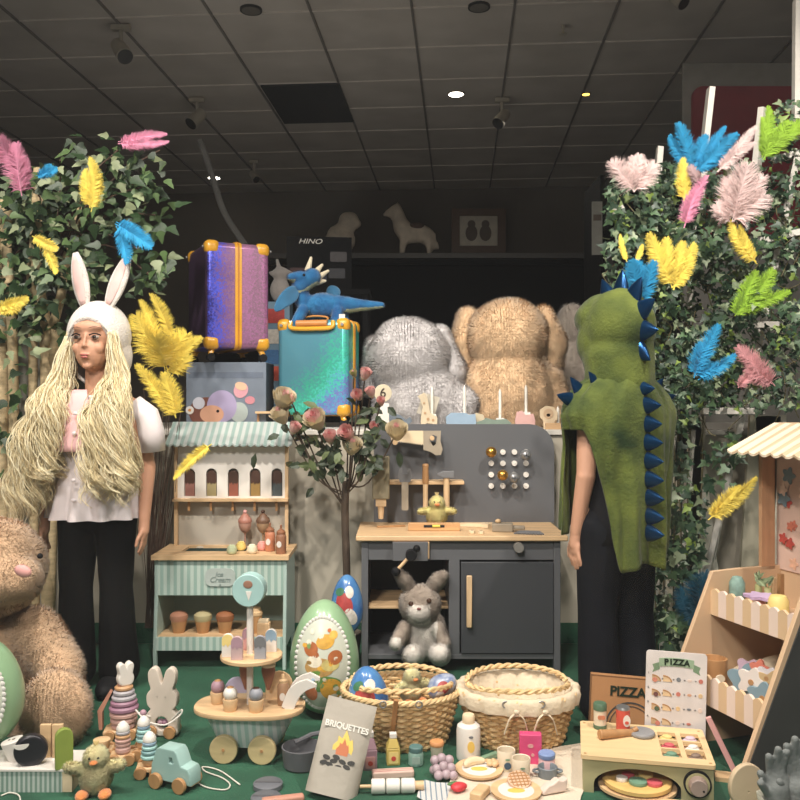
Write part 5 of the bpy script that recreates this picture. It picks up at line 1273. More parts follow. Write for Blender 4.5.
def rose(par, c, r, kind, seed):
    q = random.Random(seed); b = B()
    ax = V((q.uniform(-.7,.7), -.8, q.uniform(.3,1.3))).normalized(); Mq = ax.to_track_quat('Z','Y').to_matrix().to_4x4(); b.M = Matrix.Translation(c) @ Mq
    for ring, (n_, r0, h0, h1, op, km) in enumerate(((3,.22,-.4,1.0,.05,2),(3,.4,-.6,.98,.08,1),(4,.58,-.7,.92,.1,1),(5,.74,-.8,.8,.2,0),(5,.88,-.8,.6,.42,0))):
        if kind in ('p','b') and ring > 3: continue
        kk = {'c':[0,0,1],'p':[1,1,2],'pc':[0,1,2],'cp':[0,0,1],'b':[3,3,1]}[kind][km if km < 3 else 2]
        for j in range(n_):
            a0 = 2*pi*j/n_+ring*.7; w_ = 2*pi/n_*.72; vs = []; fs = []
            for v in range(5):
                for u in range(5):
                    uu = (u/4-.5)*2; vv = v/4; a = a0+uu*w_*(.55+.45*sin(pi*min(1,vv*.9+.15)))
                    rad = r*(r0*(.35+.65*sin(vv*pi/2)) + op*.3*vv**3) ; z = r*(h0+(h1-h0)*vv-.12*uu*uu*vv)
                    vs.append((rad*cos(a), rad*sin(a), z))
            for v in range(4):
                for u in range(4): i_ = v*5+u; fs.append((i_,i_+1,i_+6,i_+5))
            b.add(vs, fs, kk)
    b.ell((0,0,-.3*r), (r*.5,r*.5,r*.4), 12, 8, k=0)
    return b.build('rose', [m_rc, m_rp, m_rpd, m_rg], par, fix=False, smooth=180)
for i, (px, py, k, r) in enumerate(rose_px): rose(rt, f.p(px, py, -.04), f.r(r)*.95, k, i)
egg('easter_egg', 'blue foil easter egg partly hidden between the green egg and the workbench', (W(347,600,2.8).x, 2.8, .13), .105, .195, m_blueegg, sm=True, pic=bpic)
pd_ = T('egg_stand', 'small pale stand under the blue egg behind the green egg', 'stand', (W(347,600,2.8).x, 2.8, 0)); b = B(); b.lathe([(.04,0),(.035,.01),(.02,.06),(.03,.128),(.02,.13)],24); b.build('stand', m_pl, pd_)

# ---------- birthday animals along the ledge ----------
YL = 3.215
def ledge(px, dy=0.): p = W(px, 430, YL+dy); p.z = ZL; return p
def anim(name, label, px, outline, c, th=.014, s=1., dy=0., extra=None):
    t = T(name, label, 'toy animal', ledge(px, dy))
    k = s*YL/F
    flat('body', [[(x*k, z*k) for x, z in outline]], th, mat('anim_'+'_'.join(map(str,c)), c, .55), t, bevel=.001)
    for (nm, x, z, rx, rz_, cc_) in (extra or []): flat(nm, [circ(0,0,rx*k,rz_*k,14)], .002, mat('anim_'+'_'.join(map(str,cc_)), cc_, .55), t, loc=(x*k,-th/2-.0012,z*k))
    return t
# z units: pixels above ledge line (py ~429)
t = T('toy_number_plaque', 'round cream wooden plaque with the number 6 on the ledge', 'toy plaque', ledge(383))
k = YL/F
b = B(); b.b2(-6*k,6*k,-.008,.008,0,26*k); b.build('stand', m_white, t); flat('disc', [circ(0,36*k,8.5*k,8.5*k,30)], .012, mat('plaque_cream',(206,194,166),.5), t, bevel=.001); text('number', '6', 13*k, mat('dark_brown_print',(60,46,36),.5), t, (0,-.0072,36*k), bold=.0004)
anim('toy_snake', 'blue grey wooden snake figure on the ledge beside the number plaque', 392, [(-16,0),(-14,10),(-8,15),(0,16),(8,14),(14,9),(18,12),(20,8),(14,2),(8,6),(0,9),(-6,6),(-8,0)], (104,114,124))
anim('toy_giraffe', 'spotted cream wooden giraffe figure on the ledge', 428, [(-7,0),(-7,12),(-5,22),(-8,30),(-10,33),(-4,36),(-1,32),(2,16),(9,12),(9,0),(5,0),(4,6),(-2,6),(-3,0)], (206,190,162), extra=[('spot',0,10,1.5,1.5,(176,140,104)),('spot',5,9,1.3,1.3,(176,140,104)),('spot',-3,16,1.2,1.2,(176,140,104)),('spot',-4,26,1.,1.,(176,140,104))])
t = T('greeting_card', 'tilted cream card standing behind the wooden giraffe', 'card', ledge(421,.05), rot=(.1,.3,0)); b = B(); b.b2(-9*k,9*k,-.001,.001,14*k,36*k); b.build('card', mat('card_cream',(208,200,184),.6), t)
anim('toy_elephant', 'pale blue wooden elephant figure on the ledge', 461, [(-14,0),(-15,12),(-10,16),(4,16),(8,14),(14,15),(15,6),(11,0),(8,0),(7,4),(-6,4),(-7,0)], (144,166,186))
anim('toy_cloud', 'cream wooden cloud figure on the ledge behind the candle', 478, [(-6,0),(-8,10),(-2,16),(5,14),(8,6),(6,0)], (200,186,158), dy=.03)
anim('toy_crocodile', 'grey green wooden crocodile figure on the ledge', 494, [(-17,0),(-17,7),(-10,9),(-8,11),(0,9),(12,10),(17,6),(17,0)], (120,136,124))
anim('toy_elephant', 'dusty pink wooden elephant figure on the ledge', 525, [(-9,0),(-10,8),(-8,17),(-3,18),(0,14),(8,15),(10,8),(9,0),(5,0),(4,4),(-3,4),(-4,0)], (206,164,158))
anim('toy_lion', 'cream wooden lion figure with a round mane on the ledge', 549, [(-5,0),(-6,9),(-9,12),(-9,19),(-3,23),(4,22),(8,17),(8,10),(5,8),(6,0)], (214,192,160), extra=[('face',-1,15.5,5,5,(196,166,134)),('muzzle',-1,14,2,1.5,(224,206,180))])
anim('toy_wagon_block', 'small pale wooden block wagon with a square hole at the right end of the ledge', 556, [(-10,0),(-10,6),(10,6),(10,0)], (196,160,120), dy=-.018)
m_wax = mat('candle_wax',(232,226,214),.4)
for i, (px, y0, y1) in enumerate(((432,386,414),(464.5,385,414),(500,389,418),(526,385,412),(558,406,424))):
    t = T('candle', ['white candle on the ledge above the wooden giraffe','white candle on the ledge above the pale blue elephant','white candle on the ledge above the crocodile','white candle on the ledge above the dusty pink elephant','short white candle at the right end of the ledge beside the lion'][i], 'candle', ledge(px,.012), group='white candles on the ledge')
    z0 = (429-y0)*k; b = B(); b.b2(-4*k,4*k,-.012,.012,0,(429-y1)*k) ; b.build('holder', m_white, t); b = B(); b.lathe([(1.5*k,(429-y1)*k),(1.5*k,z0-.012),(.7*k,z0-.003),(.001,z0)], 14); b.build('wax_stick', m_wax, t)
# ---------- small furniture beside blue case ----------
t = T('toy_table', 'small pale wooden toy table standing between the suitcases', 'toy table', W(268,412,3.3)+V((0,0,-.0)))
t.location.z = ZL; b = B(); b.b2(-.045,.045,-.03,.03,.058,.066); b.build('top', w_light, t); 
for x in (-.038,.038):
    b = B(); b.b2(x-.004,x+.004,-.004,.004,0,.058); b.build('leg', w_brown, t)
# ---------- flower kiosk at right ----------
K = T('toy_flower_kiosk', 'pale wooden toy market kiosk with pink striped shelves and scalloped roof at the right edge', 'toy kiosk', (.0, 0, 0))
K.location = (.897, 2.269, 0); K.rotation_euler = (0,0,.33)
o_ = V((.9,2.25,0)); KR = Matrix.Translation((.897,2.269,0)) @ Matrix.Rotation(.33,4,'Z')
def kp(x,y,z): return V((x,y,z))-V(o_)
m_kp = mat('kiosk_panel', (206,174,140), .55, var=.06, scale=4); 
s_kf = stripes('kiosk_stripes', (236,214,200), (222,190,152), .0596, 1, .5, off=.0)
Y1, Y0 = 2.25, 1.94
def kside(y, m_, nm='end_panel', front=True):
    b = B(); pr = [(.625,0),(.637,.03),(.825,.447),(.92,.45),(1.06,.45),(1.06,0)]
    n = len(pr); vs = [(x,y,z) for x,z in pr]+[(x,y+.012,z) for x,z in pr]
    b.add([kp(*p) for p in vs], [tuple(range(n)), tuple(range(2*n-1,n-1,-1))]+[(i,n+i,n+(i+1)%n,(i+1)%n) for i in range(n)])
    return b.build(nm, m_, K, bevel=.001)
kside(Y1, m_kp); e_ = kside(Y0, m_kp)
b = B(); pr = [(.65,.02),(.65,.04),(.835,.43),(1.04,.43),(1.04,.02)]; n=len(pr); vs=[(x,Y0-.003,z) for x,z in pr]+[(x,Y0,z) for x,z in pr]
b.add([kp(*p) for p in vs], [tuple(range(n)), tuple(range(2*n-1,n-1,-1))]+[(i,n+i,n+(i+1)%n,(i+1)%n) for i in range(n)]); lab(b.build('chalkboard', mat('chalkboard',(58,58,56),.7), e_), 'dark chalkboard on the near end panel')
def scallop_front(x, zb, zt, nm):
    # outline in y,z with scalloped top, thickness in x
    L = Y1-Y0-.012; ns = 10; pts = [(Y0+.012,zb),(Y1,zb)]
    for i in range(ns*6+1):
        u = i/(ns*6); pts.append((Y1-u*L, zt+.008*abs(sin(pi*u*ns))-.008))
    n = len(pts); vs = [kp(x,y,z) for y,z in pts]+[kp(x+.008,y,z) for y,z in pts]
    b = B(); b.add(vs, [tuple(range(n)), tuple(range(2*n-1,n-1,-1))]+[(i,n+i,n+(i+1)%n,(i+1)%n) for i in range(n)]); return b.build(nm, s_kf, K, smooth=0)
scallop_front(.818,.335,.405,'upper_shelf_front'); scallop_front(.745,.13,.205,'lower_shelf_front')
b = B(); b.b2(.82-.9,1.05-.9,Y0+.012-2.25,0,.335,.343); b.build('upper_shelf', m_kp, K); b = B(); b.b2(.75-.9,1.05-.9,Y0+.012-2.25,0,.13,.138); b.build('lower_shelf', m_kp, K)
b = B(); b.b2(1.05-.9,1.058-.9,Y0-2.25,.012,.0,.45); b.build('back_panel', m_kp, K)
b = B(); b.b2(.985-.9,1.03-.9,.0,.012,.44,.775); b.build('post', wood('kiosk_post',(186,142,106),2), K, bevel=.001)
b = B(); b.b2(.985-.9,1.03-.9,Y0-2.25,Y0-2.25+.012,.44,.775); b.build('post', MC['kiosk_post'], K, bevel=.001)
bk = B(); bk.b2(1.046-.9,1.05-.9,Y0-2.25,.012,.44,.8); bb_ = bk.build('picture_board', mat('board_pinkish',(216,184,168),.6), K)
rr = random.Random(12)
fc = [(176,70,60),(226,178,150),(232,206,190),(110,130,140),(206,120,96),(90,110,90)]
for i in range(26):
    y = 2.24-rr.uniform(0,.28); z = rr.uniform(.46,.7); c = fc[i % 6]
    fl_ = []; r0 = rr.uniform(.010,.02)
    for k in range(40): a = 2*pi*k/40; q = r0*(1+.25*cos(5*a)); fl_.append((q*cos(a), q*sin(a)))
    flat('flower_picture', [fl_], .001, mat('ink_'+'_'.join(map(str,c)), c, .6, var=.2, scale=60), bb_, loc=(1.0450-.9-.0003*i, y-2.25, z), rot=(0,0,-pi/2))
# roof
b = B(); ns = 14; L = 1.0; vs = []; fs = []; YA, YBb = 2.27, 1.72; N_ = ns*6
for th in (0,.006):
    for i in range(N_+1):
        u = i/N_; s_c = .007*abs(sin(pi*u*ns)); vs.append(kp(.888-s_c*.3, YA-(YA-YBb)*u, .762-s_c+th))
    for i in range(N_+1):
        u = i/N_; vs.append(kp(1.045, YA-(YA-YBb)*u, .832+th))
M1 = N_+1
for i in range(N_): fs += [(i,i+1,M1+i+1,M1+i),(2*M1+i,3*M1+i,3*M1+i+1,2*M1+i+1),(i,2*M1+i,2*M1+i+1,i+1),(M1+i,M1+i+1,3*M1+i+1,3*M1+i)]
fs += [(0,M1,3*M1,2*M1),(N_,3*M1-1,4*M1-1,2*M1+N_)]
b.add(vs, fs); b.build('roof', stripes('kiosk_roof_stripes',(232,214,190),(206,182,150),.042,1,.5), K, fix=True)
b = B(); b.b2(1.045-.9,1.12-.9,YBb-2.25,YA-2.25,.832,.838); b.build('roof_top', m_kp, K)
# goods
def kit(nm, label, cat, x, y, z, rz=0.): return T(nm, label, cat, KR @ V((x-.9, (y-2.25)*.62, z)), rz+.28)
ZU, ZLw = .3435, .1385
t = kit('toy_flower_pot', 'teal rounded toy plant at the far end of the kiosk upper shelf', 'toy plant', .885, 2.215, ZU)
b = B(); b.lathe([(.012,0),(.017,.01),(.02,.045),(.02,.075),(.012,.09),(.001,.093)],20); b.build('body', mat('teal_mottled',(124,152,142),.6,var=.25,scale=80), t)
t = kit('toy_leaf_sprig', 'two sage green toy stems with leaves on the kiosk upper shelf', 'toy plant', .915, 2.12, ZU)
for dy in (0.,.035):
    b = B(); b.cyl((0,dy-.02,0),(0,dy-.02,.075),.009,.009,14); b.build('stem', mat('sage_wood',(176,178,124),.6), t)
b = B()
for i in range(12): leaf(b, V((0,rr.uniform(-.03,.03),.07+rr.uniform(0,.02))), V((rr.uniform(-.6,.3),rr.uniform(-1,1),rr.uniform(.1,1))), V((-1,0,.4)), .035, .006, 0)
b.build('leaves', mat('sage_leaf',(132,146,110),.7), t, fix=False, smooth=0)
t = kit('toy_lilac_flower', 'flat lilac toy flower lying on the kiosk upper shelf', 'toy flower', .875, 2.06, ZU, .3)
fl_ = [(.034*(1+.22*cos(6*2*pi*k/60))*cos(2*pi*k/60), .034*(1+.22*cos(6*2*pi*k/60))*sin(2*pi*k/60)) for k in range(60)]
flat('petals', [fl_], .008, mat('lilac_flower',(190,164,196),.5), t, loc=(0,0,.06), rot=FL); b = B(); b.cyl((0,0,0),(0,0,.056),.012); b.build('base', m_pink, t)
t = kit('toy_sticks', 'pale brown wooden toy sticks at the kiosk upper shelf back', 'toy sticks', .95, 2.1, ZU)
b = B(); b.b2(-.006,.006,-.02,-.008,0,.11); b.build('stick', w_brown, t); b = B(); b.b2(-.006,.006,.004,.014,0,.095); b.build('stick', w_light, t)
t = kit('toy_yellow_cylinder', 'pale yellow toy jar at the near part of the kiosk upper shelf', 'toy jar', .885, 1.98, ZU)
b = B(); b.lathe([(.024,0),(.025,.002),(.025,.06),(.018,.072),(.001,.073)],24); b.build('jar', m_yell, t)
t = kit('toy_flower_vase', 'brown wooden toy pot with a cream dot on the kiosk lower shelf', 'toy pot', .80, 2.19, ZLw)
b = B(); b.lathe([(.028,0),(.029,.002),(.032,.088),(.032,.094),(.027,.094),(.025,.07),(.001,.068)],30); b.build('pot', w_brown, t, smooth=45); flat('dot', [circ(0,0,.012,.01,20)], .004, m_cream, t, loc=(-.006,-.0315,.05), rot=(0,0,-.2))
t = kit('white_cloth_bundle', 'crumpled white cloth bundle on the kiosk lower shelf behind the paper flowers', 'cloth bundle', .90, 2.17, ZLw)
b = B(); b.ell((0,0,.035),(.04,.05,.036)); b.ell((.02,-.03,.06),(.03,.04,.03)); b.cap((0,0,.05),(.04,-.06,.1),.02,.012); blob('cloth', b, .005, mat('cream_lining',(214,198,172)), t, 3, disp=lambda v: .005*noise.noise(v*45))
for i, (x, y, z, c, nm, r_) in enumerate(((.83,2.03,.0,(130,156,168),'blue grey',.045),(.815,2.0,.03,(230,220,212),'white',.032),(.835,2.07,.045,(206,176,192),'lilac pink',.03),(.84,1.99,.07,(218,130,110),'coral',.022),(.835,1.93,.03,(206,176,132),'sand',.034),(.83,1.955,.055,(222,216,220),'pale',.026),(.82,1.93,.0,(130,156,168),'slate blue',.034))):
    t = kit('toy_paper_flower', f'{nm} wooden flower shape standing in the pile on the kiosk lower shelf', 'toy flower', x, y, ZLw+z)
    fl_ = [(r_*(1+.2*cos(5*2*pi*k/60))*cos(2*pi*k/60), r_*1.15+r_*(1+.2*cos(5*2*pi*k/60))*sin(2*pi*k/60)) for k in range(60)]
    flat('petals', [fl_], .008, mat('fl_'+nm.replace(' ','_'), c, .55), t, rot=(0,.2*(i%3-1),-1.1)); flat('centre', [circ(0,r_*1.15,r_*.22,r_*.22,14)], .012, w_brown, t, rot=(0,.2*(i%3-1),-1.1))
# beige disc and gloves in bag
g = G(747,818); t = T('toy_round_board', 'beige round wooden toy board standing at the lower right beside the oven', 'toy board', (W(747,800,1.86).x, 1.86, 0), rz=.15)
pr_ = [(.04*cos(a), .055+.048*sin(a)) for a in [2*pi*i/40 for i in range(40)]]
flat('board', [pr_, circ(0,.045,.003,.003,10)], .014, mat('beige_board',(206,184,152),.55), t, bevel=.002)
b = B(); b.b2(-.03,.03,.0,.02,0,.012); b.build('foot', w_light, t)
t = T('toy_rail', 'pale pink wooden toy rail behind the round beige board', 'toy rail', (W(727,775,2.0).x, 2.02, 0), rz=-.3)
b = B(); b.box((0,0,.07),(.012,.012,.16),rot=(0,-.45,0)); b.build('rail', m_pink, t); b = B(); b.b2(-.02,.05,-.02,.02,0,.01); b.build('base', w_light, t)
bg = T('glove_bag', 'grey gardening gloves stuffed in a small pale bag at the lower right corner', 'gloves', (W(777,790,1.82).x, 1.80, 0))
b = B(); b.loft([(0,0,0,.035,.03),(0,0,.03,.04,.032),(0,0,.062,.046,.036)], 30, fold=lambda a,v:(.003*sin(5*a),.003*sin(3*a)*v)); b.build('bag', mat('pale_bag',(170,168,152),.7), bg, solid=.003, smooth=180)
m_gv = mat('grey_glove',(120,124,122),.85,var=.15,bump=.3)
for gi, (ox, oy, rz_, fl_) in enumerate(((-.012,-.005,-.1,[(-.034,.08,.115),(-.018,.1,.15),(.0,.11,.165),(.016,.1,.16)]),(.03,.0,.2,[(-.02,.1,.17),(-.004,.11,.185),(.012,.11,.18),(.026,.1,.165)]))):
    b = B(); b.ell((ox,oy,.085),(.03,.014,.04)); b.cap((ox,oy,.03),(ox,oy,.08),.024,.026)
    for k, (fx, zb, zt) in enumerate(fl_):
        mid = V((ox+fx*.8, oy, (zb+zt)/2)); b.cap((ox+fx*.6,oy,.085), mid, .009, .0088, 10); b.cap(mid, (ox+fx*1.1, oy-.008, zt), .0088, .008, 10)
    b.cap((ox-.02,oy-.005,.07),(ox-.042,oy-.02,.1),.009,.008)
    blob('glove', b, .0028, m_gv, bg, 2)

# ---------- shop behind ----------
BK = T('dark_display_shelf', 'long dark shelving unit with a grey top ledge against the back wall', 'shelving', W(448,262,8.7)); 
BK.location.z = 0
zt = H+(400-257)*8.7/F
x0 = (215-400)/F*8.7-BK.location.x; x1 = (690-400)/F*8.7-BK.location.x
m_dk = mat('black_shelf',(9,9,10),.7,var=.1); m_lg = mat('grey_ledge',(84,82,78),.6)
b = B(); b.b2(x0,x1,-.2,.2,-.6,zt-.06); b.build('cabinet', m_dk, BK); b = B(); b.b2(x0,x1,-.24,.22,zt-.05,zt); b.build('top_ledge', m_lg, BK); b = B(); b.b2(x0,x1,-.26,-.2,zt-.12,zt-.06); b.build('rail', m_dk, BK)
ZBK = zt
# framed picture
p = W(478.5,231,8.95)
t = T('framed_picture', 'brown framed picture of two figures on the back wall', 'picture', p)
kx = 8.95/F
flat('frame', [[(-27*kx,-22*kx),(27*kx,-22*kx),(27*kx,22*kx),(-27*kx,22*kx)],[(-19*kx,-15*kx),(-19*kx,15*kx),(19*kx,15*kx),(19*kx,-15*kx)]], .04, mat('dark_frame',(92,66,44),.5), t)
b = B(); b.b2(-19.5*kx,19.5*kx,.005,.012,-15.5*kx,15.5*kx); pi_ = b.build('print', mat('print_paper',(206,198,180),.6), t)
for x in (-7,7): flat('figure_picture', [circ(x*kx,-2*kx,6*kx,8*kx,18)], .004, mat('print_brown',(100,86,74),.6), pi_, loc=(0,.002,0)); flat('figure_head', [circ(x*kx,7*kx,4*kx,4*kx,14)], .004, MC['print_brown'], pi_, loc=(0,.001,0))
m_hp = mat('dim_cream_plush',(214,200,180),.9,var=.15,bump=.3,bscale=20); m_sad = mat('dim_saddle',(92,70,60),.8)
def horse(label, px, py0, s, Y=8.72, sit=False):
    o = W(px,py0,Y); o.z = ZBK; t = T('plush_horse' if not sit else 'plush_lamb', label, 'plush toy', o); k = s*Y/F; b = B()
    if not sit:
        b.ell((.0,0,19*k),(15*k,7*k,8*k)); b.cap((-10*k,0,22*k),(-15*k,0,38*k),7*k,5*k); b.cap((-15*k,0,39*k),(-23*k,0,34*k),4.5*k,3*k); b.cap((-13*k,0,42*k),(-12*k,0,47*k),1.6*k,.8*k)
        for x, y in ((-9,3),(-9,-3),(10,3),(10,-3)): b.cap((x*k,y*k,15*k),((x*1.15)*k,y*k,2*k),3.4*k,2.4*k)
        b.cap((14*k,0,20*k),(19*k,0,6*k),2.5*k,1.5*k)
    else:
        b.ell((0,0,15*k),(14*k,9*k,15*k)); b.ell((8*k,0,33*k),(10*k,8*k,9*k)); b.ell((14*k,-2*k,30*k),(6*k,5*k,5*k)); b.ell((-12*k,0,8*k),(12*k,8*k,8*k))
    blob('body', b, .03, m_hp, t, 3, disp=lambda v: .01*noise.noise(v*8))
    if not sit: b = B(); b.ell((1*k,0,24*k),(7*k,7.5*k,4*k)); b.build('saddle', m_sad, t)
horse('cream plush rocking horse with dark saddle standing on the back shelf', 415,253,1.25)
horse('shaggy cream plush lamb sitting on the back shelf left of the horse', 340,253,1.1,sit=True)
# dark boxes at left of back shelf
t = T('toy_vehicle_box', 'large black toy box on the shop shelf behind the suitcases', 'toy box', (W(318,290,5.2).x, 5.2, 0), rz=.12)
zb = H+(400-292)*5.2/F; zt = H+(400-240)*5.2/F
tt_ = T('shop_table', 'dark shop table carrying the black toy box behind the suitcases', 'table', (W(318,290,5.2).x, 5.25, -.6)); b = B(); b.b2(-.32,.32,-.2,.25,zb+.57,zb+.6); b.build('table_top', m_dk, tt_)
for x in (-.3,.28):
    b = B(); b.b2(x,x+.03,-.18,-.15,0,zb+.57); b.build('leg', m_dk, tt_)
    b = B(); b.b2(x,x+.03,.2,.23,0,zb+.57); b.build('leg', m_dk, tt_)
t.location.z = zb+.001
b = B(); b.b2(-.19,.2,-.1,.1,0,zt-zb); b.build('box', mat('black_gloss_box',(10,10,12),.7), t)
text('lettering', 'HINO', .042, mat('print_white',(236,232,222)), t, (-.05,-.101,zt-zb-.03), sx=1.3, shear=.3)
t['label'] = 'large black toy box with white lettering on the shop table behind the suitcases'
for k, (x, z, c) in enumerate(((-.12,.1,(60,30,30)),(.0,.08,(40,44,60)),(.11,.1,(50,50,54)),(.12,.2,(70,66,66)))):
    flat('picture_patch', [rrect(-.05,.05,-.03,.03,.008)], .002, mat('ink_'+'_'.join(map(str,c)), c, .6, var=.2, scale=60), t, loc=(x,-.1015,z))
# white bunny plush, books & small boxes between the suitcases
oW = W(280,290,4.2); t = T('plush_bunny', 'small white plush bunny behind the dragon beside the purple suitcase', 'plush toy', oW); f = PF(4.2, oW); oW2 = oW
b = B(); b.ell(f.p(281,274),(f.r(9),.035,f.r(7))); b.cap(f.p(279,268),f.p(277,260),f.r(2.4),f.r(2)); b.cap(f.p(284,270),f.p(292,273),f.r(2.2),f.r(1.8)); b.ell(f.p(280,290),(f.r(10),.04,f.r(13))); b.cap(f.p(276,276),f.p(271,273),f.r(3),f.r(2.5)); blob('body', b, .008, plushmat('dull_white_plush',(170,162,156)), t, 3)
zz = H+(400-303)*4.2/F; t.location.z += 0
for i, (px, pw, ph, c, nm) in enumerate(((277,26,60,(196,206,214),'pale blue picture'),(268,14,90,(60,62,70),'dark'),)):
    pass
t = T('picture_book_stack', 'bright picture box standing behind the purple suitcase below the white bunny', 'box', (W(275,380,4.2).x, 4.2, ZL-.2)); 
t.location.z = -.6; b = B(); b.b2(-.07,.08,-.06,.06,0,H+(400-303)*4.2/F+.6); bb2 = b.build('box', mat('pale_blue_box',(110,140,160),.6), t)
for i, (z, c) in enumerate(((.1,(180,60,54)),(.2,(206,200,190)),(.3,(60,110,160)),(.38,(196,80,60)))):
    flat('picture_patch', [rrect(-.045,.055,-.035,.035,.01)], .002, mat('ink_'+'_'.join(map(str,c)), c, .6, var=.2, scale=60), bb2, loc=(0,-.0615,H+(400-303)*4.2/F+.6-z+.03))
# right: dark racks with boxes
rk = T('shop_rack', 'tall black shop rack with dark boxed goods right of the tan dog', 'shop rack', (W(640,400,6.0).x, 6.0, -.6))
zr = H+(400-170)*6/F+.6
b = B(); b.b2(-.32,.9,-.25,.25,0,.06); 
for zq in (.5,1.1,1.7,2.2): b.b2(-.32,.9,-.25,.25,zq,zq+.03)
b.b2(-.34,-.31,-.25,.25,0,zr-.1); b.b2(.88,.91,-.25,.25,0,zr-.1); b.b2(-.32,.9,.24,.26,0,zr-.1); b.build('rack', m_dk, rk)
rr = random.Random(4)
for li, (zq, hh) in enumerate(((1.13,.5),(1.73,.4),(2.23,.45))):
    x = -.29
    while x < .8:
        w_ = rr.uniform(.05,.12); h2 = hh*rr.uniform(.7,1); c = rr.choice([(40,42,48),(54,50,48),(34,44,52),(60,56,60),(46,36,40)])
        t = T('shop_box', f'dark boxed toy on the {["lower","middle","top"][li]} level of the black shop rack', 'box', V(rk.location)+V((x+w_/2,-.1,zq)), group=f'dark boxes on the rack {["lower","middle","top"][li]} level')
        b = B(); b.b2(-w_/2,w_/2,-.1,.1,0,h2); b.build('box', mat('sb_'+'_'.join(map(str,c)), c, .5), t); x += w_+.01
k = 5.74/F; p_ = W(597,255,5.72)-V(rk.location)
b = B(); b.b2(p_.x-5*k,p_.x+5*k,p_.y-.01,p_.y+.01,p_.z,p_.z+53*k); bl_ = lab(b.build('booklet', mat('leaflet',(150,148,138),.6), rk), 'pale tall booklet on the rack edge'); b = B(); b.b2(p_.x-4*k,p_.x+4*k,p_.y-.0115,p_.y-.01,p_.z+34*k,p_.z+40*k); b.build('print', MC['print_brown'], bl_)  # pale booklet, fixed to the rack front as one of its parts
t = T('plush_bunny', 'greyish cream plush animal sitting behind the dinosaur costume', 'plush toy', W(572,430,4.0)); t.location.z = ZL+.0; f = PF(4.0, t.location)
t.location.y = 4.0; b = B(); b.ell(f.p(572,325),(f.r(17),.07,f.r(22))); b.ell(f.p(574,380),(f.r(19),.09,f.r(45))); b.cap(f.p(580,340),f.p(588,375),f.r(8),f.r(6)); blob('body', b, .012, plushmat('dull_cream_plush',(160,148,136)), t, 4, fur=(6000,.014,.002))
# bulkhead with maroon sign
bk = T('bulkhead', 'grey bulkhead wall with a maroon rounded panel at the upper right', 'bulkhead', (W(683,62,5.0).x, 5.0, 0))
zb = H+(400-63)*5/F
b = B(); b.b2(0,1.6,0,.02,-.6,zb); b.build('wall', mat('bulkhead_grey',(142,138,130),.8), bk)
flat('maroon_panel', [rrect(S(8,5),1.6,H+(400-235)*5/F,H+(400-88)*5/F,(.06,.06,.06,.06))], .03, mat('maroon',(136,44,54),.6), bk, loc=(0,-.016,0))
# ---------- ceiling fixtures ----------
def ceilp(px, py): Y = (CZ-H)*F/(400-py); return V(((px-400)/F*Y, Y, CZ))
m_fix = mat('fixture_cream',(176,168,152),.5); m_off = mat('off_lens',(40,40,40),.3); m_on = mat('lit_lens',(255,244,226),.5,emis=14)
def spotlight(label, px, py, s=1., tilt=.4, side=1):
    Y = 2.31*F/(400-py)*.93; p = W(px, py, Y); t = T('track_spotlight', label, 'spotlight', p)
    top = CZ-p.z-.012; top = max(.08, min(top, .3))
    b = B(); b.b2(-.06*s,.06*s,-.02,.02,top-.03,top); b.build('track_adapter', m_fix, t)
    b = B(); b.cyl((0,0,.0),(0,0,top-.02),.012,.012,10); b.build('stem', m_fix, t)
    d = V((side*.5,-.5,-.75)).normalized(); 
    b = B(); b.cyl(-d*.07*s, d*.08*s, .045*s, .055*s, 24); h_ = b.build('lamp_head', m_fix, t); b = B(); b.cyl(d*.081*s, d*.086*s, .05*s,.05*s,20); b.build('lens', m_off, h_)
spotlight('cream track spotlight nearest the window at upper left', 121,50,.95)
spotlight('pale track spotlight further back at the left of the ceiling', 197,118,.95,side=-1)
spotlight('pale track spotlight on the right ceiling track', 502,118,.9,side=-1)
spotlight('small dark track spotlight furthest back at left', 254,176,.7)
spotlight('cream spotlight cut by the top edge of the photo at right', 677,-2,.7)
for i, (px, py, lit, l_) in enumerate(((251,9,0,'unlit round ceiling downlight at top left'),(479,6,0,'unlit round ceiling downlight at top centre'),(456,93,1,'lit round ceiling downlight at the centre'),(214,177,1,'lit round downlight far back at the left'),(586,93,2,'small warm lit ceiling lamp at the right'))):
    p = ceilp(px, py); t = T('ceiling_downlight', l_, 'ceiling light', p-V((0,0,.012)))
    r = .055 if i < 2 else (.055 if i == 2 else .06) if lit != 2 else .028
    b = B(); b.lathe([(r*1.0,0),(r*1.18,.0),(r*1.2,.012),(r*1.0,.012)],28,caps=False); b.build('trim_ring', m_off if not lit else m_fix, t); b = B(); b.lathe([(.001,0.0),(r,.0),(r,.004),(.001,.004)],24); b.build('lens', [mat('dull_lens',(120,116,108),.3), m_on, mat('warm_lens',(240,190,80),.5,emis=5)][lit], t)
p = ceilp(310,103); t = T('ceiling_vent_panel', 'dark square ceiling panel left of the lit downlight', 'ceiling panel', p-V((0,0,.02)), rz=RZ); b = B(); b.b2(-.29,.29,-.42,.42,0,.018); b.build('panel', mat('dark_panel',(48,50,52),.7), t)
p = ceilp(563,25); t = T('sprinkler', 'small ceiling sprinkler head at the top right', 'sprinkler', p); b = B(); b.cyl((0,0,-.05),(0,0,0),.008); b.cyl((0,0,-.06),(0,0,-.055),.025); b.build('head', m_fix, t)
b = B(); b.tube(spline([W(200,140,6.0),W(211,172,6.0),W(224,212,6.0),W(245,245,5.9)],6), .022, 8); o=b.build('hanging_tube', mat('dim_white_tube',(120,118,114),.6)); tag(o,'pale tube hanging diagonally behind the left tree','tube')
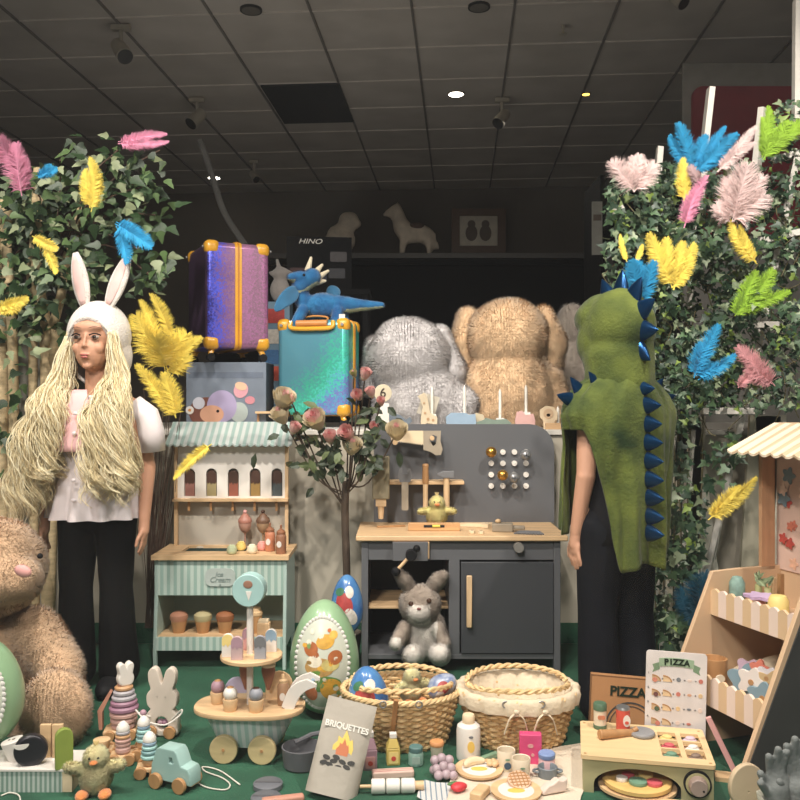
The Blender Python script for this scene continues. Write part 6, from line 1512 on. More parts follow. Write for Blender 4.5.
# ---------- mannequins ----------
m_skin = mat('mannequin_skin', (196,146,118), .55, var=.04, scale=4); m_skin2 = mat('mannequin_skin_light', (206,156,128), .55, var=.04, scale=4)
def mannequin(name, label, loc, rz, skin, head_rz, aw=1.):
    t = T(name, label, 'mannequin', loc, rz); b = B(); b.M = Matrix.Diagonal((aw,1,1,1))
    b.ell((0,0,.60),(.105,.075,.1)); b.ell((0,.0,.72),(.09,.062,.12)); b.ell((0,.0,.83),(.11,.066,.085)); b.cap((-.09,0,.875),(.09,0,.875),.042,.042)
    b.M = Matrix(); b.cap((0,.0,.88),(0,-.004,1.0),.036,.034)
    hd = Matrix.Translation((0,-.006,1.085)) @ Matrix.Rotation(head_rz,4,'Z'); 
    def h(x,y,z): return hd @ V((x,y,z))
    b.ell(h(0,.01,.02),(.07,.083,.083),24,18); b.M = hd; b.ell((0,-.03,-.035),(.05,.05,.06),20,14); b.ell((0,-.062,-.080),(.015,.014,.012)); 
    b.cap((0,-.074,.014),(0,-.0845,-.020),.0045,.0062); b.ell((.005,-.080,-.0215),(.0055,.006,.0042)); b.ell((-.005,-.080,-.0215),(.0055,.006,.0042))
    b.ell((0,-.079,-.048),(.015,.008,.0042)); b.ell((0,-.077,-.0565),(.012,.008,.005)); b.ell((0,-.060,.036),(.046,.016,.02)); b.ell((.032,-.055,-.026),(.018,.018,.02)); b.ell((-.032,-.055,-.026),(.018,.018,.02))
    for s_ in (-1,1): b.ell((s_*.071,.005,-.01),(.008,.016,.024))
    b.M = Matrix()
    for s_ in (-1,1):
        sh, el, wr = V((s_*.122*aw,0,.872)), V((s_*.153*aw,.018,.69)), V((s_*.158*aw,-.02,.53))
        b.cap(sh, el, .034, .026); b.cap(el, wr, .027, .0175); 
        pm = wr+V((0,-.006,-.035)); b.cap(wr, pm, .0165, .017); b.M = Matrix.Translation(pm); b.ell((0,0,-.006),(.0115,.022,.028)); b.M = Matrix()
        for k in range(4):
            y = -.018+.0118*k; L = (.040,.048,.045,.036)[k]; a = pm+V((0,y*.9,-.02)); m1 = a+V((-s_*.002,y*.15,-L*.55)); m2 = m1+V((-s_*.008,y*.05,-L*.5)); b.cap(a,m1,.0062,.0058,10); b.cap(m1,m2,.0058,.0048,10)
        a = pm+V((0,-.018,.0)); m1 = a+V((-s_*.006,-.016,-.02)); b.cap(a,m1,.0075,.0066,10); b.cap(m1,m1+V((-s_*.004,-.004,-.02)),.0066,.0055,10)
        hp, kn, an = V((s_*.055,0,.56)), V((s_*.062,-.01,.30)), V((s_*.064,.008,.06)); b.cap(hp,kn,.062,.042); b.cap(kn,an,.042,.026); b.cap(an,an+V((0,-.09,-.036)),.026,.018); b.cap(an+V((0,0,-.03)),an+V((0,-.05,-.038)),.022,.02)
    blob('body', b, .0034, skin, t, 3)
    return t, hd
# --- bunny costume girl ---
BX = W(96,689,2.65).x
t, hd = mannequin('mannequin', 'child mannequin in white bunny hood with long blonde hair and black trousers', (BX, 2.66, 0), -.06, m_skin, -.03)
def fp(name, b, m_): o = b.build(name, m_, t, smooth=180); return o
# face details
b = B(); b.M = hd
for s_ in (-1,1):
    pass
for s_ in (-1,1):
    b = B(); b.M = hd; b.ell((s_*.029,-.0722,.006),(.0135,.006,.0062),18,12); e = b.build('eye', mat('eye_white',(150,136,126),.25), t, smooth=180)
    b = B(); b.M = hd; b.ell((s_*.0285,-.0764,.0062),(.0068,.0026,.0062),16,10); b.build('iris', mat('iris_dark',(40,28,22),.15), e, smooth=180)
    b = B(); b.M = hd; b.tube([(s_*(.014+.032*i/6), -.0800+.012*(i/6)**2, .0115+.005*sin(pi*i/6)) for i in range(7)], .0022, 6); b.build('eyelash', m_black, t)
    b = B(); b.M = hd; b.tube([(s_*(.011+.038*i/7), -.0805+.016*(i/7)**2, .032+.005*sin(pi*i/7)) for i in range(8)], [.0006,.0012,.0016,.0016,.0014,.0012,.001,.0005], 6, flat=.6); b.build('eyebrow', mat('brow_brown',(78,50,36),.7), t)
b = B(); b.M = hd; b.ell((0,-.0835,-.0475),(.014,.0042,.0034),18,10); b.ell((0,-.0825,-.055),(.011,.0045,.004),18,10); b.build('lips', mat('lip_rose',(168,92,84),.4), t, smooth=180)
# hood
m_hood = plushmat('white_hood_plush', (222,214,206)); m_earp = mat('ear_pink',(226,190,184),.8)
b = B(); b.M = hd; b.ell((0,.022,.018),(.088,.092,.100),26,20); b.ell((0,.035,-.045),(.088,.08,.095)); b.M = Matrix()
hood = remesh(b, .005, 4)
# open the front: remove faces in front of the face opening
bm = bmesh.new(); bm.from_mesh(hood); hi = hd.inverted()
kill = []
for fc_ in bm.faces:
    c = hi @ fc_.calc_center_median()
    if c.y < .005 and (c.x/.069)**2+((c.z+.040)/.103)**2 < 1: kill.append(fc_)
bmesh.ops.delete(bm, geom=kill, context='FACES'); bm.to_mesh(hood); bm.free(); hood.materials.clear(); hood.materials.append(m_hood); hood.name='hood'
for p_ in hood.polygons: p_.use_smooth = True
o = bpy.data.objects.new('hood', hood); C.objects.link(o); o.parent = t; md = o.modifiers.new('s','SOLIDIFY'); md.thickness=.009; md.offset = 1
b = B(); b.M = hd; b.tube([(.068*cos(a), -.012-.045*max(0,sin(a)*.7+.3)*1.0, -.022+.088*sin(a)) for a in [-.35+(pi+.7)*i/40 for i in range(41)]], .011, 8); fp('hood_rim', b, m_hood)
for s_, tilt in ((-1,-.18),(1,.38)):
    b = B(); ep = []
    for i in range(11):
        u = i/10; wv = .008+.024*sin(pi*min(1,u*.92+.06))**.8; ep.append((wv, u*.178))
    vs=[]; fs=[]; n=16
    for w_, z in ep:
        for j in range(n): a=2*pi*j/n; vs.append((w_*cos(a), .011*sin(a)*(w_/.03), z))
    for i in range(10):
        for j in range(n): fs.append((i*n+j, i*n+(j+1)%n, (i+1)*n+(j+1)%n, (i+1)*n+j))
    fs.append(tuple(range(n))); fs.append(tuple(range(10*n,11*n)))
    Em = Matrix.Translation((s_*.036,-.004,1.186)) @ Matrix.Rotation(tilt,4,'Y') @ Matrix.Rotation(-.3,4,'Z')
    b.M = Em; b.add(vs, fs); eo = fp('bunny_ear', b, m_hood)
    b = B(); b.M = Em @ Matrix.Translation((0,-.0085,0)); b.add([(x*.62, y*.4, z*.86+.012) for x,y,z in vs], fs); lab(b.build('inner_ear', m_earp, eo, smooth=180), 'pink inner ear')
# pink bib & white shirt
m_shirt = mat('white_satin',(222,212,212),.45,var=.05,scale=14,bump=.15,bscale=14); m_bib = mat('pink_bib',(222,176,176),.6,var=.05)
b = B(); fold = lambda a,v: ((.004+.012*v)*sin(a*11+2*v)*v, 0)
b.loft([(0,0,.915,.075,.05),(0,0,.90,.125,.062),(0,-.002,.84,.132,.082),(0,-.004,.75,.125,.088),(0,0,.66,.128,.095),(0,0,.58,.14,.105),(0,0,.535,.148,.112)], 90, fold=fold); fp('shirt', b, m_shirt)
for s_ in (-1,1):
    b = B(); A0, A1 = V((s_*.115,0,.885)), V((s_*.17,.005,.80)); A2=V((s_*.175,.01,.74)); b.tube([A0,(A0+A1)/2+V((s_*.014,0,.008)),A1,A2], [.034,.04,.042,.038], 24); o=fp('sleeve', b, m_shirt)
b = B()
vs=[];fs=[]
for j in range(11):
    z=.93-.185*j/10; w_=.022+.06*j/10
    for i in range(13):
        x=(i/12-.5)*2*w_; q=max(0,1-(x/.14)**2); vs.append((x-.025, -(.052+.052*(j/10)**.6)*sqrt(q)-.014, z-.0))
for j in range(10):
    for i in range(12): a=j*13+i; fs.append((a,a+1,a+14,a+13))
b.add(vs,fs); o=b.build('pink_bib', m_bib, t, smooth=180, solid=.006)
for z in (.86,.80,.66,.60):
    b = B(); b.ell((-.02,-.124 if z < .7 else -.112+.25*(.86-z)*0-.006*(z<.83),z),(.008,.003,.006),12,8); b.build('button', m_shirt, t)
# trousers
m_trou = mat('black_trousers',(8,8,9),.85,var=.1,bump=.05,bscale=30)
b = B(); b.ell((0,0,.545),(.112,.082,.06)); b.cap((-.05,0,.55),(.05,0,.55),.066,.066)
for s_ in (-1,1):
    b.cap((s_*.058,0,.54),(s_*.064,-.008,.32),.068,.05); b.cap((s_*.064,-.008,.32),(s_*.07,.0,.06),.05,.064)
blob('trousers', b, .006, m_trou, t, 5, disp=lambda v: .004*noise.noise(V((v.x*14,v.y*14,v.z*7))))
# hair
m_h1, m_h2, m_h3 = mat('blonde_hair',(234,218,176),.45,var=.1), mat('blonde_hair_light',(246,236,204),.4,var=.1), mat('blonde_hair_dark',(200,180,138),.5,var=.1)
rr = random.Random(9); b = B()
for ci in range(150):
    s_ = -1 if ci % 2 else 1
    u = rr.random(); spread = rr.random(); depth = rr.uniform(-.10,.05)
    st_ = hd @ V((s_*(.066+.008*rr.random()), -.022-.03*rr.random()*(1-u*.3), .03-.10*u))
    if s_ < 0: ex, ez = -.09-.105*spread, .52+.10*rr.random()-(.04 if spread > .5 else 0)+(.10 if spread < .25 else 0)
    else: ex, ez = .03+.14*spread, .57+.12*rr.random()
    mid1 = V((st_.x+s_*(.006+.03*spread), st_.y-.012+depth*.25, .965)); mid2 = V((ex*.66+s_*.012, -.085+depth*.5-.02, .86)); mid3 = V((ex*.95, -.105+depth*.8, .70)); end = V((ex*(1.0 if s_ > 0 else .96), -.10+depth*.8, ez))
    pts = spline([st_, mid1, mid2, mid3, end], 16); N_=len(pts); ph = rr.random()*6.28; fr_ = rr.uniform(3.2,5.2)*2*pi; am = rr.uniform(.011,.023)
    for si in range(15):
        o1, o2 = rr.gauss(0,.009), rr.gauss(0,.009); dph = rr.gauss(0,.35); cut = rr.uniform(.86,1.0); sm_ = rr.uniform(.8,1.2); q = []; kk = rr.choice([0,0,1,2])
        M_ = int(N_*cut)
        for j in range(M_):
            v = j/(N_-1); a_ = am*sm_*min(1, v*1.6); p = pts[j]; w_ = .5+.8*sin(pi*min(1,v*1.05))
            q.append(p+V((a_*cos(fr_*v+ph+dph)+o1*w_, a_*.8*sin(fr_*v+ph+dph)+o2*w_, 0))+noise.noise_vector(p*11+V((0,0,si*.03+ci)))*.006*v)
        b.tube(q, [.0013*(1-.6*(j/(M_-1))**3) for j in range(M_)], 3, k=kk)
b.build('hair', [m_h1, m_h2, m_h3], t, fix=False, smooth=180)
for s_ in (-1,1):
    b = B(); b.ell((s_*.065,-.035,.022),(.042,.095,.036)); b.build('shoe', m_black, t)
# --- dinosaur costume ---
DX = W(619,719,2.4).x
m_dino = mat('dino_velvet', (30,48,24), .75, var=.3, scale=8, bump=.35, bscale=120, sheen=.12, col2=(104,114,50))
m_dspike = mat('blue_metal_spike', (16,62,104), .28, metal=.75, var=.2)
t, hd = mannequin('mannequin', 'child mannequin seen from behind in green dinosaur hood and cape with blue spikes', (DX, 2.42, 0), radians(206), m_skin2, .0, .82)
b = B(); b.M = hd; b.ell((0,.012,.022),(.103,.108,.110),28,20); b.ell((0,-.03,.05),(.098,.10,.075)); b.ell((0,.01,-.06),(.1,.1,.1)); b.ell((0,-.018,-.02),(.1,.1,.1)); b.M=Matrix(); b.cap((0,.01,1.04),(0,.01,.945),.096,.098)
blob('hood', b, .006, m_dino, t, 5, disp=lambda v: .006*noise.noise(V((v.x*16,v.y*16,v.z*9))))
prof_ = [(.985,.080,.080),(.965,.105,.092),(.942,.15,.107),(.912,.188,.118),(.87,.202,.130),(.80,.196,.135),(.70,.184,.133),(.60,.174,.131),(.44,.166,.127)]
def rad(z):
    for (z0,a0,b0),(z1,a1,b1) in zip(prof_, prof_[1:]):
        if z >= z1: u = (z0-z)/(z0-z1); u = max(0,u); return a0+(a1-a0)*u, b0+(b1-b0)*u
    return prof_[-1][1:]
def sstep(e0,e1,x): u = max(0,min(1,(x-e0)/(e1-e0))); return u*u*(3-2*u)
b = B(); NA, NV = 150, 44; vs=[]; fs=[]
for j in range(NV+1):
    v = j/NV
    for i in range(NA):
        a = 2*pi*i/NA; d0 = min(abs(a), abs(2*pi-a)); d1 = abs(a-pi); hem = .44+.015*sin(a*5) if a < pi else .535+.012*sin(a*4)
        k = (sstep(.35,1.08,d0) if a < pi else sstep(.12,.3,d0))*(sstep(.42,.62,d1) if a < pi else sstep(.1,.3,d1)); hem = .815*(1-k)+hem*k
        z = .985-(.985-hem)*v; rx, ry = rad(z); rx *= .82; ry *= .86; dn = max(0,.93-z); f_ = dn*(.030*sin(a*9+1.2+z*2)+.018*sin(a*19+z*5))+.010*noise.noise(V((cos(a)*5,sin(a)*5,z*7)))
        rx += (.22*max(0,.86-z)*max(0,cos(a)-.3) if a > pi else 0); fl_ = .05*max(0,1-abs(z-.85)/.07)*max(0,abs(cos(a))-.6)
        vs.append(((rx+f_+fl_)*cos(a), .008+(ry+f_)*sin(a), z+.35*fl_))
for j in range(NV):
    for i in range(NA): i2=(i+1)%NA; fs.append((j*NA+i,j*NA+i2,(j+1)*NA+i2,(j+1)*NA+i))
b.add(vs,fs); b.build('cape', m_dino, t, fix=False, smooth=180, solid=.005)
def spike(p, d, L, r, w_=.55):
    d = V(d).normalized(); q = d.to_track_quat('Z','Y').to_matrix()
    b = B(); n=14; vs=[]; fs=[]
    for j in range(6):
        v=j/5; rr_=r*(1-v)**.8*(1+.1*sin(pi*v))+.0006
        for i in range(n):
            a=2*pi*i/n; 
            lv = q.inverted() @ V((0,0,1)); lv.z=0; up = lv.normalized() if lv.length > 1e-3 else V((0,1,0)); sd=V((up.y,-up.x,0))
            vs.append(V(p)+q @ (up*rr_*cos(a)+sd*rr_*w_*sin(a)+V((0,0,L*v))))
    for j in range(5):
        for i in range(n): fs.append((j*n+i,j*n+(i+1)%n,(j+1)*n+(i+1)%n,(j+1)*n+i))
    fs.append(tuple(range(n))); fs.append(tuple(range(5*n,6*n)))
    b.add(vs,fs); o=b.build('spike', m_dspike, t, smooth=60); return o
# head crest: over the top then down the back
for ang in (118,84,52,22,-8,-38):
    a = radians(ang); c = hd @ V((0,.012,.02)); p = c+V((0,.098*cos(a), .104*sin(a))); spike(p, (0,cos(a),sin(a)+ .1), .062, .030)
for z, y in ((.93,.10),(.885,.128),(.835,.132),(.785,.136),(.735,.138),(.685,.14),(.635,.142),(.585,.142),(.54,.142)): spike((0,y*.86+.006,z), (0,1,.02), .060, .024)
for s_ in (-1,1):
    for k, (x, z, y) in enumerate(((.10,.945,.02),(.155,.93,.0),(.192,.905,.0))): spike((s_*x*.86,y,z-.004), (s_*.75,.1,.8 if k < 2 else .2), .052, .02)
m_navy = mat('navy_trousers',(15,17,23),.85,var=.12,bump=.05,bscale=30)
b = B(); b.ell((0,0,.55),(.108,.085,.08)); b.cap((-.045,0,.56),(.045,0,.56),.07,.07)
for s_ in (-1,1):
    b.cap((s_*.058,0,.54),(s_*.064,-.008,.30),.07,.058); b.cap((s_*.064,-.008,.30),(s_*.066,.005,.05),.058,.062)
blob('trousers', b, .006, m_navy, t, 5, disp=lambda v: .005*noise.noise(V((v.x*14,v.y*14,v.z*7))))
b = B(); b.loft([(0,0,.87,.07,.055),(0,0,.84,.095,.074),(0,0,.74,.092,.074),(0,0,.66,.092,.074),(0,0,.62,.10,.08),(0,0,.56,.114,.092),(0,0,.50,.118,.094)], 50); lab(b.build('undershirt', mat('dark_undershirt',(18,18,22),.8), t, smooth=180, solid=.003),'dark shirt hem')
# ---------- feathers ----------
FC = {'pink':(226,148,178),'palepink':(236,210,206),'yellow':(240,214,92),'blue':(34,150,200),'lime':(150,190,52),'rose':(206,146,150),'deepblue':(20,90,116),'mauvep':(190,160,160)}
FM = {k: mat('feather_'+k, c, .8, var=.18, scale=30, sheen=.2) for k, c in FC.items()}
def feather(par, p0, d, L, w_, m_, seed, fluff=.5, view=V((0,-1,0))):
    q = random.Random(seed); b = B(); d = d.normalized(); s = d.cross(view); s = s.normalized() if s.length > .01 else V((1,0,0)); n_ = s.cross(d)
    bend = q.uniform(-.25,.25)*L; axis = lambda t_: p0+d*(L*t_)+s*(bend*t_*t_)+n_*(.12*L*t_*t_)
    b.tube([axis(i/10) for i in range(11)], [.0016*(1-.85*i/10)+.0002 for i in range(11)], 4)
    NB = int(150+L*900)
    for sd in (-1,1):
        for i in range(NB):
            t_ = .1+.9*i/NB; fl = fluff*(1-t_)+.06; a = axis(t_); env = w_*(sin(pi*min(1,(t_*.88+.1)))**.55)
            out = s*sd; dirb = (out*(1-.2*t_)+d*(.45+.9*t_)*q.uniform(.5,1.4)+n_*q.uniform(-.9,.9)*fl*1.6+V((q.uniform(-1,1),q.uniform(-1,1),q.uniform(-1,1)))*fl*.5).normalized()
            ll = env*q.uniform(.75,1.15); bw_ = .0006 if q.random() < fluff*.7 else .0014
            mid = a+dirb*ll*.55; tip = a+dirb*ll+V((q.uniform(-1,1),q.uniform(-1,1),q.uniform(-1,1)))*ll*.25*fl
            dd = d*bw_
            b.add([a-dd, a+dd, mid+dd*.9, mid-dd*.9, tip], [(0,1,2,3),(3,2,4)])
    o = b.build('feather', m_, par, fix=False, smooth=0); return o
def bunch(label, col, Y, items, fluff=.6, group=None, rootz=None):
    """items: (px0,py0,px1,py1,width_px[,dy])  quill base -> tip"""
    px0, py0 = items[0][:2]; o = W(px0, py0, Y); single = len(items) == 1
    t = T('feather_bunch' if not single else 'feather', label, 'feathers' if not single else 'feather', o)
    for i, it in enumerate(items):
        a = W(it[0], it[1], Y)-o; dy = it[5] if len(it) > 5 else 0.; e = W(it[2], it[3], Y+dy)-o
        fo_ = feather(t, a, e-a, (e-a).length, it[4]*Y/F, FM[it[6] if len(it) > 6 else col], int(px0*7+i+py0), fluff)
        if single: fo_.name = 'vane'
    return t
YT = 2.85
bunch('pink fluffy feather cluster at the left edge in the tree', 'pink', 2.6, [(22,196,10,146,15,-.03),(24,190,22,160,10),(16,170,-4,142,16,-.05),(14,172,4,140,10,.02,'mauvep')], .9)
bunch('pink feather pair with white tips at the top of the left tree', 'pink', 2.75, [(118,142,166,129,7),(122,146,170,146,6),(118,144,150,140,9)], .7)
bunch('bright yellow upright feathers in the left tree', 'yellow', 2.6, [(91,212,104,163,11,-.02),(90,208,82,172,9),(92,205,96,175,10)], .4)
bunch('turquoise blue feathers hanging right of the left tree', 'blue', 2.62, [(115,224,155,246,12,-.02),(116,226,135,260,10),(116,222,145,236,9)], .5)
bunch('small blue feather tuft at the top left of the tree', 'blue', 2.66, [(36,176,58,172,7),(40,178,52,166,7)], .8)
bunch('yellow feathers slanting low in the left tree', 'yellow', 2.6, [(32,236,57,252,8),(44,246,60,272,7)], .5)
bunch('yellow feather at the left edge beside the trunks', 'yellow', 2.6, [(-4,308,30,302,9),(-2,312,24,310,7)], .6)
bunch('tall cluster of yellow feathers beside the bunny mannequin', 'yellow', 2.75, [(170,340,163,293,10,-.04),(165,365,132,318,20,-.05),(165,365,182,330,18,-.03),(168,370,198,331,10,-.05),(165,370,160,335,24,-.08),(168,372,150,300,12),(172,376,185,352,14,-.03),(172,415,142,362,11,-.04),(176,418,170,372,13,-.03),(176,418,160,385,12)], .7)
bunch('yellow feather in front of the striped stall roof', 'yellow', 2.70, [(212,444,171,471,8)], .55)
YR = 2.55
bunch('pale pink fluffy feathers at the left top of the ivy', 'palepink', YR, [(634,192,616,158,15,-.03),(634,192,655,166,14),(634,192,632,158,12),(636,190,645,158,12)], 1.)
bunch('large fan of turquoise feathers at the top of the ivy', 'blue', YR, [(693,168,682,122,11,-.03),(693,170,664,142,9),(696,172,734,134,11,-.02),(696,170,722,128,8),(694,170,702,136,10),(695,172,730,150,9)], .35)
bunch('yellow feather below the turquoise fan', 'yellow', YR-.03, [(684,202,681,160,9),(684,200,690,172,6)], .35)
bunch('rose pink feather hanging below the turquoise fan', 'pink', YR-.05, [(684,228,697,176,10,0),(685,226,692,190,11)], .8)
bunch('dull pink plume near the top of the ivy', 'mauvep', YR-.04, [(700,185,688,168,8),(700,182,694,172,6)], .9)
bunch('long pale feather slanting above the big pink plume', 'palepink', YR-.02, [(717,172,756,132,9),(718,172,748,140,8)], .6)
bunch('big pale pink fluffy plume in the ivy', 'palepink', YR-.1, [(732,222,745,166,24,-.03),(732,222,764,196,18,-.02),(730,222,716,205,12),(735,220,728,180,18),(734,222,756,176,18)], 1.)
bunch('lime green feathers at the right top of the ivy', 'lime', YR-.02, [(762,158,776,112,10),(764,158,806,112,11),(763,160,784,122,12),(765,160,768,120,8)], .35)
bunch('yellow feather slanting in the middle of the ivy', 'yellow', YR-.08, [(757,264,722,228,10),(756,262,735,228,7)], .45)
bunch('large yellow feather fan in the ivy beside the blue one', 'yellow', YR-.06, [(673,288,645,236,13,-.02),(673,290,698,248,11),(674,290,680,243,12),(672,288,662,240,12),(672,288,695,262,9)], .45)
bunch('thin yellow feathers at the left side of the ivy', 'yellow', YR-.02, [(627,262,617,236,4),(636,262,644,246,4)], .3)
bunch('pale to bright blue feathers above the dinosaur hood', 'blue', YR-.1, [(641,304,628,262,14,-.03),(641,304,654,262,12,-.02),(641,304,641,262,14)], .7)
bunch('lime green fluffy feathers low in the ivy on the ladder', 'lime', YR-.04, [(740,316,775,275,14),(738,316,752,272,12),(742,312,786,290,10),(735,316,744,300,11)], .75)
bunch('blue feathers in the lower ivy', 'blue', YR-.1, [(694,378,714,325,12),(698,380,736,360,9),(694,376,704,345,12),(696,376,712,365,10)], .85)
bunch('dusty pink feathers right of the lower blue ones', 'rose', YR-.05, [(775,386,738,345,14),(772,384,745,370,12),(770,386,745,350,10),(738,388,752,372,8)], .85)
bunch('yellow feather hanging against the pale boards at right', 'yellow', 2.45, [(708,520,760,488,10),(709,520,735,484,10)], .8)
bunch('dark blue feather cluster low behind the kiosk', 'deepblue', 2.62, [(700,632,690,575,22),(700,632,715,580,20),(698,630,672,590,14),(702,630,730,590,14)], 1.)

# ---------- left tree ----------
m_tl = [mat('ficus_leaf',(40,62,34),.5,var=.25,scale=14), mat('ficus_leaf_light',(82,106,62),.5,var=.2,scale=14), mat('ficus_leaf_pale',(130,140,104),.55,var=.15,scale=14)]
m_birch = mat('birch_bark',(198,176,136),.75,var=.25,scale=26,stretch=(1,1,3)); m_twig = mat('brown_twig',(92,72,60),.85,var=.2,scale=30)
YF = 2.95; o = W(40,400,YF); o.z = 0
tr = T('artificial_tree', 'artificial birch tree with pale trunks and green leaves behind the bunny mannequin', 'tree', o); f = PF(YF, o)
b = B()
for pts, r in (([(2,640),(2,450),(1,300),(6,200)],7),([(12,640),(14,450),(12,330),(6,240)],5),([(36,640),(33,450),(33,330),(30,250)],4.5),([(48,640),(47,450),(46,335),(36,270),(40,170)],6.5),([(47,345),(60,300),(66,262),(85,200)],4.5),([(50,640),(54,470),(52,380),(56,330)],4.5),([(36,270),(42,210),(42,178)],3)):
    b.tube(spline([f.p(px,py,.0+.04*sin(px)) for px,py in pts],8), f.r(r), 10)
b.build('trunk', m_birch, tr, fix=False, smooth=180)
b = B(); rr = random.Random(2)
tips = [(118,150),(100,165),(60,160),(150,185),(155,215),(140,250),(150,275),(20,180),(70,225),(160,150),(110,200),(30,230),(10,260),(90,250)]
for px, py in tips: b.tube(spline([f.p(45+rr.uniform(-8,20),250+rr.uniform(-20,20),0), f.p((px+60)/2, (py+215)/2, rr.uniform(-.1,.05)), f.p(px,py,rr.uniform(-.15,.05))],6), .003, 5)
b.build('branches', m_twig, tr, fix=False)
def lobed(b, c, d, n_, L, k, r_):
    """toothed, slightly folded leaf"""
    d = d.normalized(); s = d.cross(n_); s = s.normalized() if s.length > 1e-4 else V((1,0,0)); n2 = s.cross(d)
    prof = [(.0,0),(.06,.22),(.24,.36),(.44,.20),(.62,.17),(1.0,0)]
    vs = [c+d*(L*x) - n2*(.08*L*x*x) for x, _ in prof]; 
    vs += [c+d*(L*x)+s*(L*y)+n2*(.14*L*y-.1*L*x*x) for x, y in prof[1:-1]]; vs += [c+d*(L*x)-s*(L*y)+n2*(.14*L*y-.1*L*x*x) for x, y in prof[1:-1]]
    b.add(vs, [(0,6,1),(1,6,7,2),(2,7,8,3),(3,8,9,4),(4,9,5),(0,1,10),(1,2,11,10),(2,3,12,11),(3,4,13,12),(4,5,13)], k)
b = B()
ells = [(20,250,40,85,230),(55,225,55,60,210),(110,190,45,42,130),(140,170,28,25,26),(150,210,25,30,34),(150,262,24,26,30),(75,275,35,38,70),(15,310,30,35,50),(95,150,35,18,22),(30,200,40,40,70),(140,282,30,20,18),(5,430,18,45,26),(30,370,26,50,26),(90,300,70,40,60)]
for (cx_, cy_, rx, ry, n_) in ells:
    for i in range(n_):
        a = rr.uniform(0,2*pi); q = sqrt(rr.random()); px, py = cx_+rx*q*cos(a), cy_+ry*q*sin(a)
        if py < 135+max(0,(60-px))*.9: continue
        if 128 < px and py > 300: continue
        c = f.p(px, py, rr.uniform(-.22,.10)); L = rr.uniform(.034,.060)
        d = V((rr.uniform(-1,1), rr.uniform(-.7,.3), rr.uniform(-1,.35))); lobed(b, c, d, V((rr.uniform(-.7,.7),-1,rr.uniform(-.1,1.2))), L, rr.choices([0,1,2],[.5,.33,.17])[0], rr)
b.build('foliage', m_tl, tr, fix=False, smooth=180)
# twig bundle between mannequin and stall
o = W(152,600,3.1); o.z = 0; t = T('twig_bundle', 'bundle of thin dark brown twigs standing between the bunny mannequin and the stall', 'twigs', o); f = PF(3.1, o); b = B()
for i in range(46):
    x0 = rr.uniform(145,156); x1 = x0+rr.gauss(12,9); yt = rr.uniform(380,520)
    p0, p2 = f.p(x0, 628, rr.uniform(0,.02)), f.p(x1, yt, rr.uniform(-.12,.0)); p1 = (p0+p2)/2+V((rr.gauss(0,.012),0,0)); b.tube(spline([p0,p1,p2],5), [.0018]*6+[.0012]*4+[.0006], 4)
b.build('twigs', m_twig, t, fix=False); 
# pale boards behind trunks
o = W(20,640,3.1); o.z = 0; t = T('pale_board', 'tall greyish white board standing behind the birch trunks', 'board', o)
b = B(); b.b2(-.35,.12,.0,.012,0,H+(400-322)*3.1/F); b.build('board', mat('board_greywhite',(150,146,134),.8,var=.08), t)

# ---------- white ladder trellis ----------
m_wp = mat('white_wood_paint',(222,216,206),.55,var=.07,scale=8)
o = W(700,640,2.95); o.z = 0; t = T('white_ladder', 'white painted wooden ladder frame overgrown with ivy at the right', 'ladder', o); f = PF(2.95, o)
def bar(nm, p0, p1, w_, th=.02):
    a, c = f.p(*p0), f.p(*p1); d = (c-a); L = d.length; q = d.to_track_quat('Z','Y').to_matrix().to_4x4(); b = B(); b.M = Matrix.Translation((a+c)/2) @ q
    b.box((0,0,0),(w_,th,L)); b.build(nm, m_wp, t, bevel=.001)
bar('rail', (797,0,-.1),(796,128,-.1),.026); bar('rail', (711,88,-.05),(704,150,-.05),.034); bar('rail', (763,108,-.08),(755,180,-.06),.034); bar('rail',(660,147,-.02),(657,186,-.02),.024)
bar('rail', (797,158,-.2),(755,362,-.16),.034); bar('rail', (755,362,-.06),(700,600,-.0),.034); bar('rail', (707,150,-.05),(650,640,.02),.03); bar('rail',(740,420,-.02),(712,560,.02),.03)
for p0, p1 in (((752,243,-.24),(806,231,-.26)),((750,325,-.22),(781,325,-.22)),((702,411,-.24),(763,411,-.24)),((772,160,-.12),(806,152,-.14)),((610,214,-.05),(622,206,-.05)),((658,562,-.05),(686,570,-.05)),((668,585,-.05),(690,588,-.05))): bar('rung', p0, p1, .032)
bar('post',(645,560,-.0),(643,690,.0),.04); bar('post',(664,590,.0),(662,690,.0),.02); bar('post',(692,430,.05),(676,640,.06),.05)
t2 = T('grey_boards', 'leaning greyish beige boards behind the ivy between the dinosaur and the kiosk', 'boards', (W(735,600,3.05).x, 3.06, 0))
for x, a, c in ((-.2,.05,(206,198,178)),(-.08,-.12,(236,230,214)),(.06,.06,(186,178,156)),(.18,-.06,(228,220,200))):
    b = B(); b.b2(-.055,.055,-.008,.008,0,.84); q = b.build('board', mat('weathered_%d'%c[0], c, .8, var=.12, scale=5, stretch=(6,6,1)), t2); q.location = (x,0,.005); q.rotation_euler = (0,a,0)
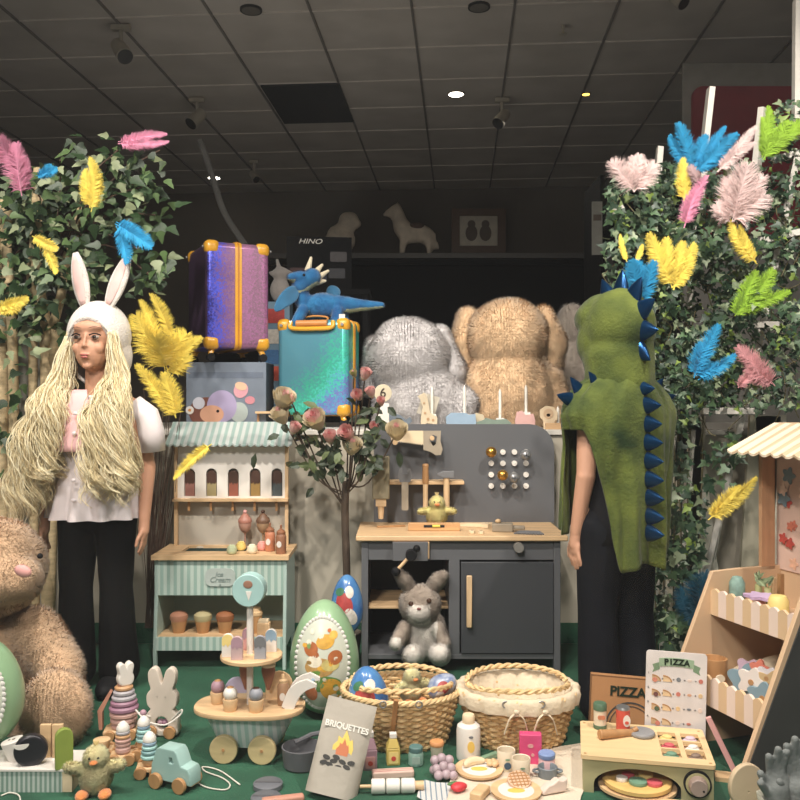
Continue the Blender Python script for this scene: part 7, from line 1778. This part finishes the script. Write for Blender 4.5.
# ---------- ivy ----------
m_iv = [mat('ivy_leaf_dark',(48,72,52),.45,var=.25,scale=14), mat('ivy_leaf_mid',(78,104,72),.45,var=.2,scale=14), mat('ivy_leaf_pale',(136,150,118),.5,var=.2,scale=14), mat('ivy_leaf_lime',(132,156,72),.5,var=.2)]
def ivyleaf(b, c, d, n_, L, k):
    d = d.normalized(); s = d.cross(n_); s = s.normalized() if s.length > 1e-4 else V((1,0,0)); n2 = s.cross(d)
    P = [(0,0),(-.12,.3),(.22,.52),(.34,.24),(1.0,0),(.34,-.24),(.22,-.52),(-.12,-.3)]
    vs = [c+d*(L*.3)]+[c+d*(L*x)+s*(L*y)+n2*(.18*L*abs(y)-.12*L*max(0,x)**2) for x, y in P]
    b.add(vs, [(0,i+1,(i+1)%8+1) for i in range(8)], k)
o = W(690,640,2.9); o.z = 0; t = T('ivy', 'dense artificial ivy climbing over the white ladder at the right', 'ivy', o); f = PF(2.8, o)
b = B(); rr = random.Random(6)
ells = [(640,205,36,40,330),(685,215,50,55,480),(740,230,55,70,520),(790,200,30,80,280),(650,260,50,50,380),(700,300,60,60,620),(640,330,20,40,80),(760,330,50,60,380),(700,370,45,40,420),(680,400,35,25,150),(660,370,22,45,160),(790,360,25,50,150),(735,390,45,25,160),
 (665,450,28,40,110),(655,500,20,40,90),(675,545,28,40,150),(690,520,18,35,60),(655,580,16,50,90),(665,630,20,20,90),(690,615,22,18,90),(732,455,8,30,26),(712,470,10,30,26),(790,120,16,20,60),(650,180,22,14,40)]
for (cx_, cy_, rx, ry, n_) in ells:
    for i in range(n_):
        a = rr.uniform(0,2*pi); q = rr.random()**.45; px, py = cx_+rx*q*cos(a), cy_+ry*q*sin(a)
        if px > 815 or (py < 150 and px < 770 and rr.random() < .7): continue
        z = noise.noise(V((px*.035, py*.035, 2))); dp = -.08+.16*z+rr.uniform(-.10,.12)
        c = f.p(px, py, dp); k = rr.choices([0,1,2,3],[.42,.34,.18,.06])[0]
        ivyleaf(b, c, V((rr.uniform(-1,1), rr.uniform(-.6,.2), rr.uniform(-1.1,.3))), V((rr.uniform(-.8,.8),-1,rr.uniform(-.2,1.1))), rr.uniform(.016,.034)*(1.25 if py > 420 else 1), k)
b.build('foliage', m_iv, t, fix=False, smooth=180)
b = B()
for i in range(70):
    px, py = rr.uniform(615,800), rr.uniform(180,400); pts = [f.p(px,py,rr.uniform(-.14,.05))]
    for k in range(4): px += rr.uniform(-22,22); py += rr.uniform(-6,26); pts.append(f.p(px,py,rr.uniform(-.15,.05)))
    b.tube(spline(pts,5), .0016, 4)
for k in range(7): x = 650+k*9; b.tube(spline([f.p(x,380,0),f.p(x+8*sin(k),480,.02),f.p(x-4,560,0),f.p(x,690,0)],6), .0025, 5)
b.build('stems', mat('ivy_stem',(104,96,66),.8), t, fix=False)
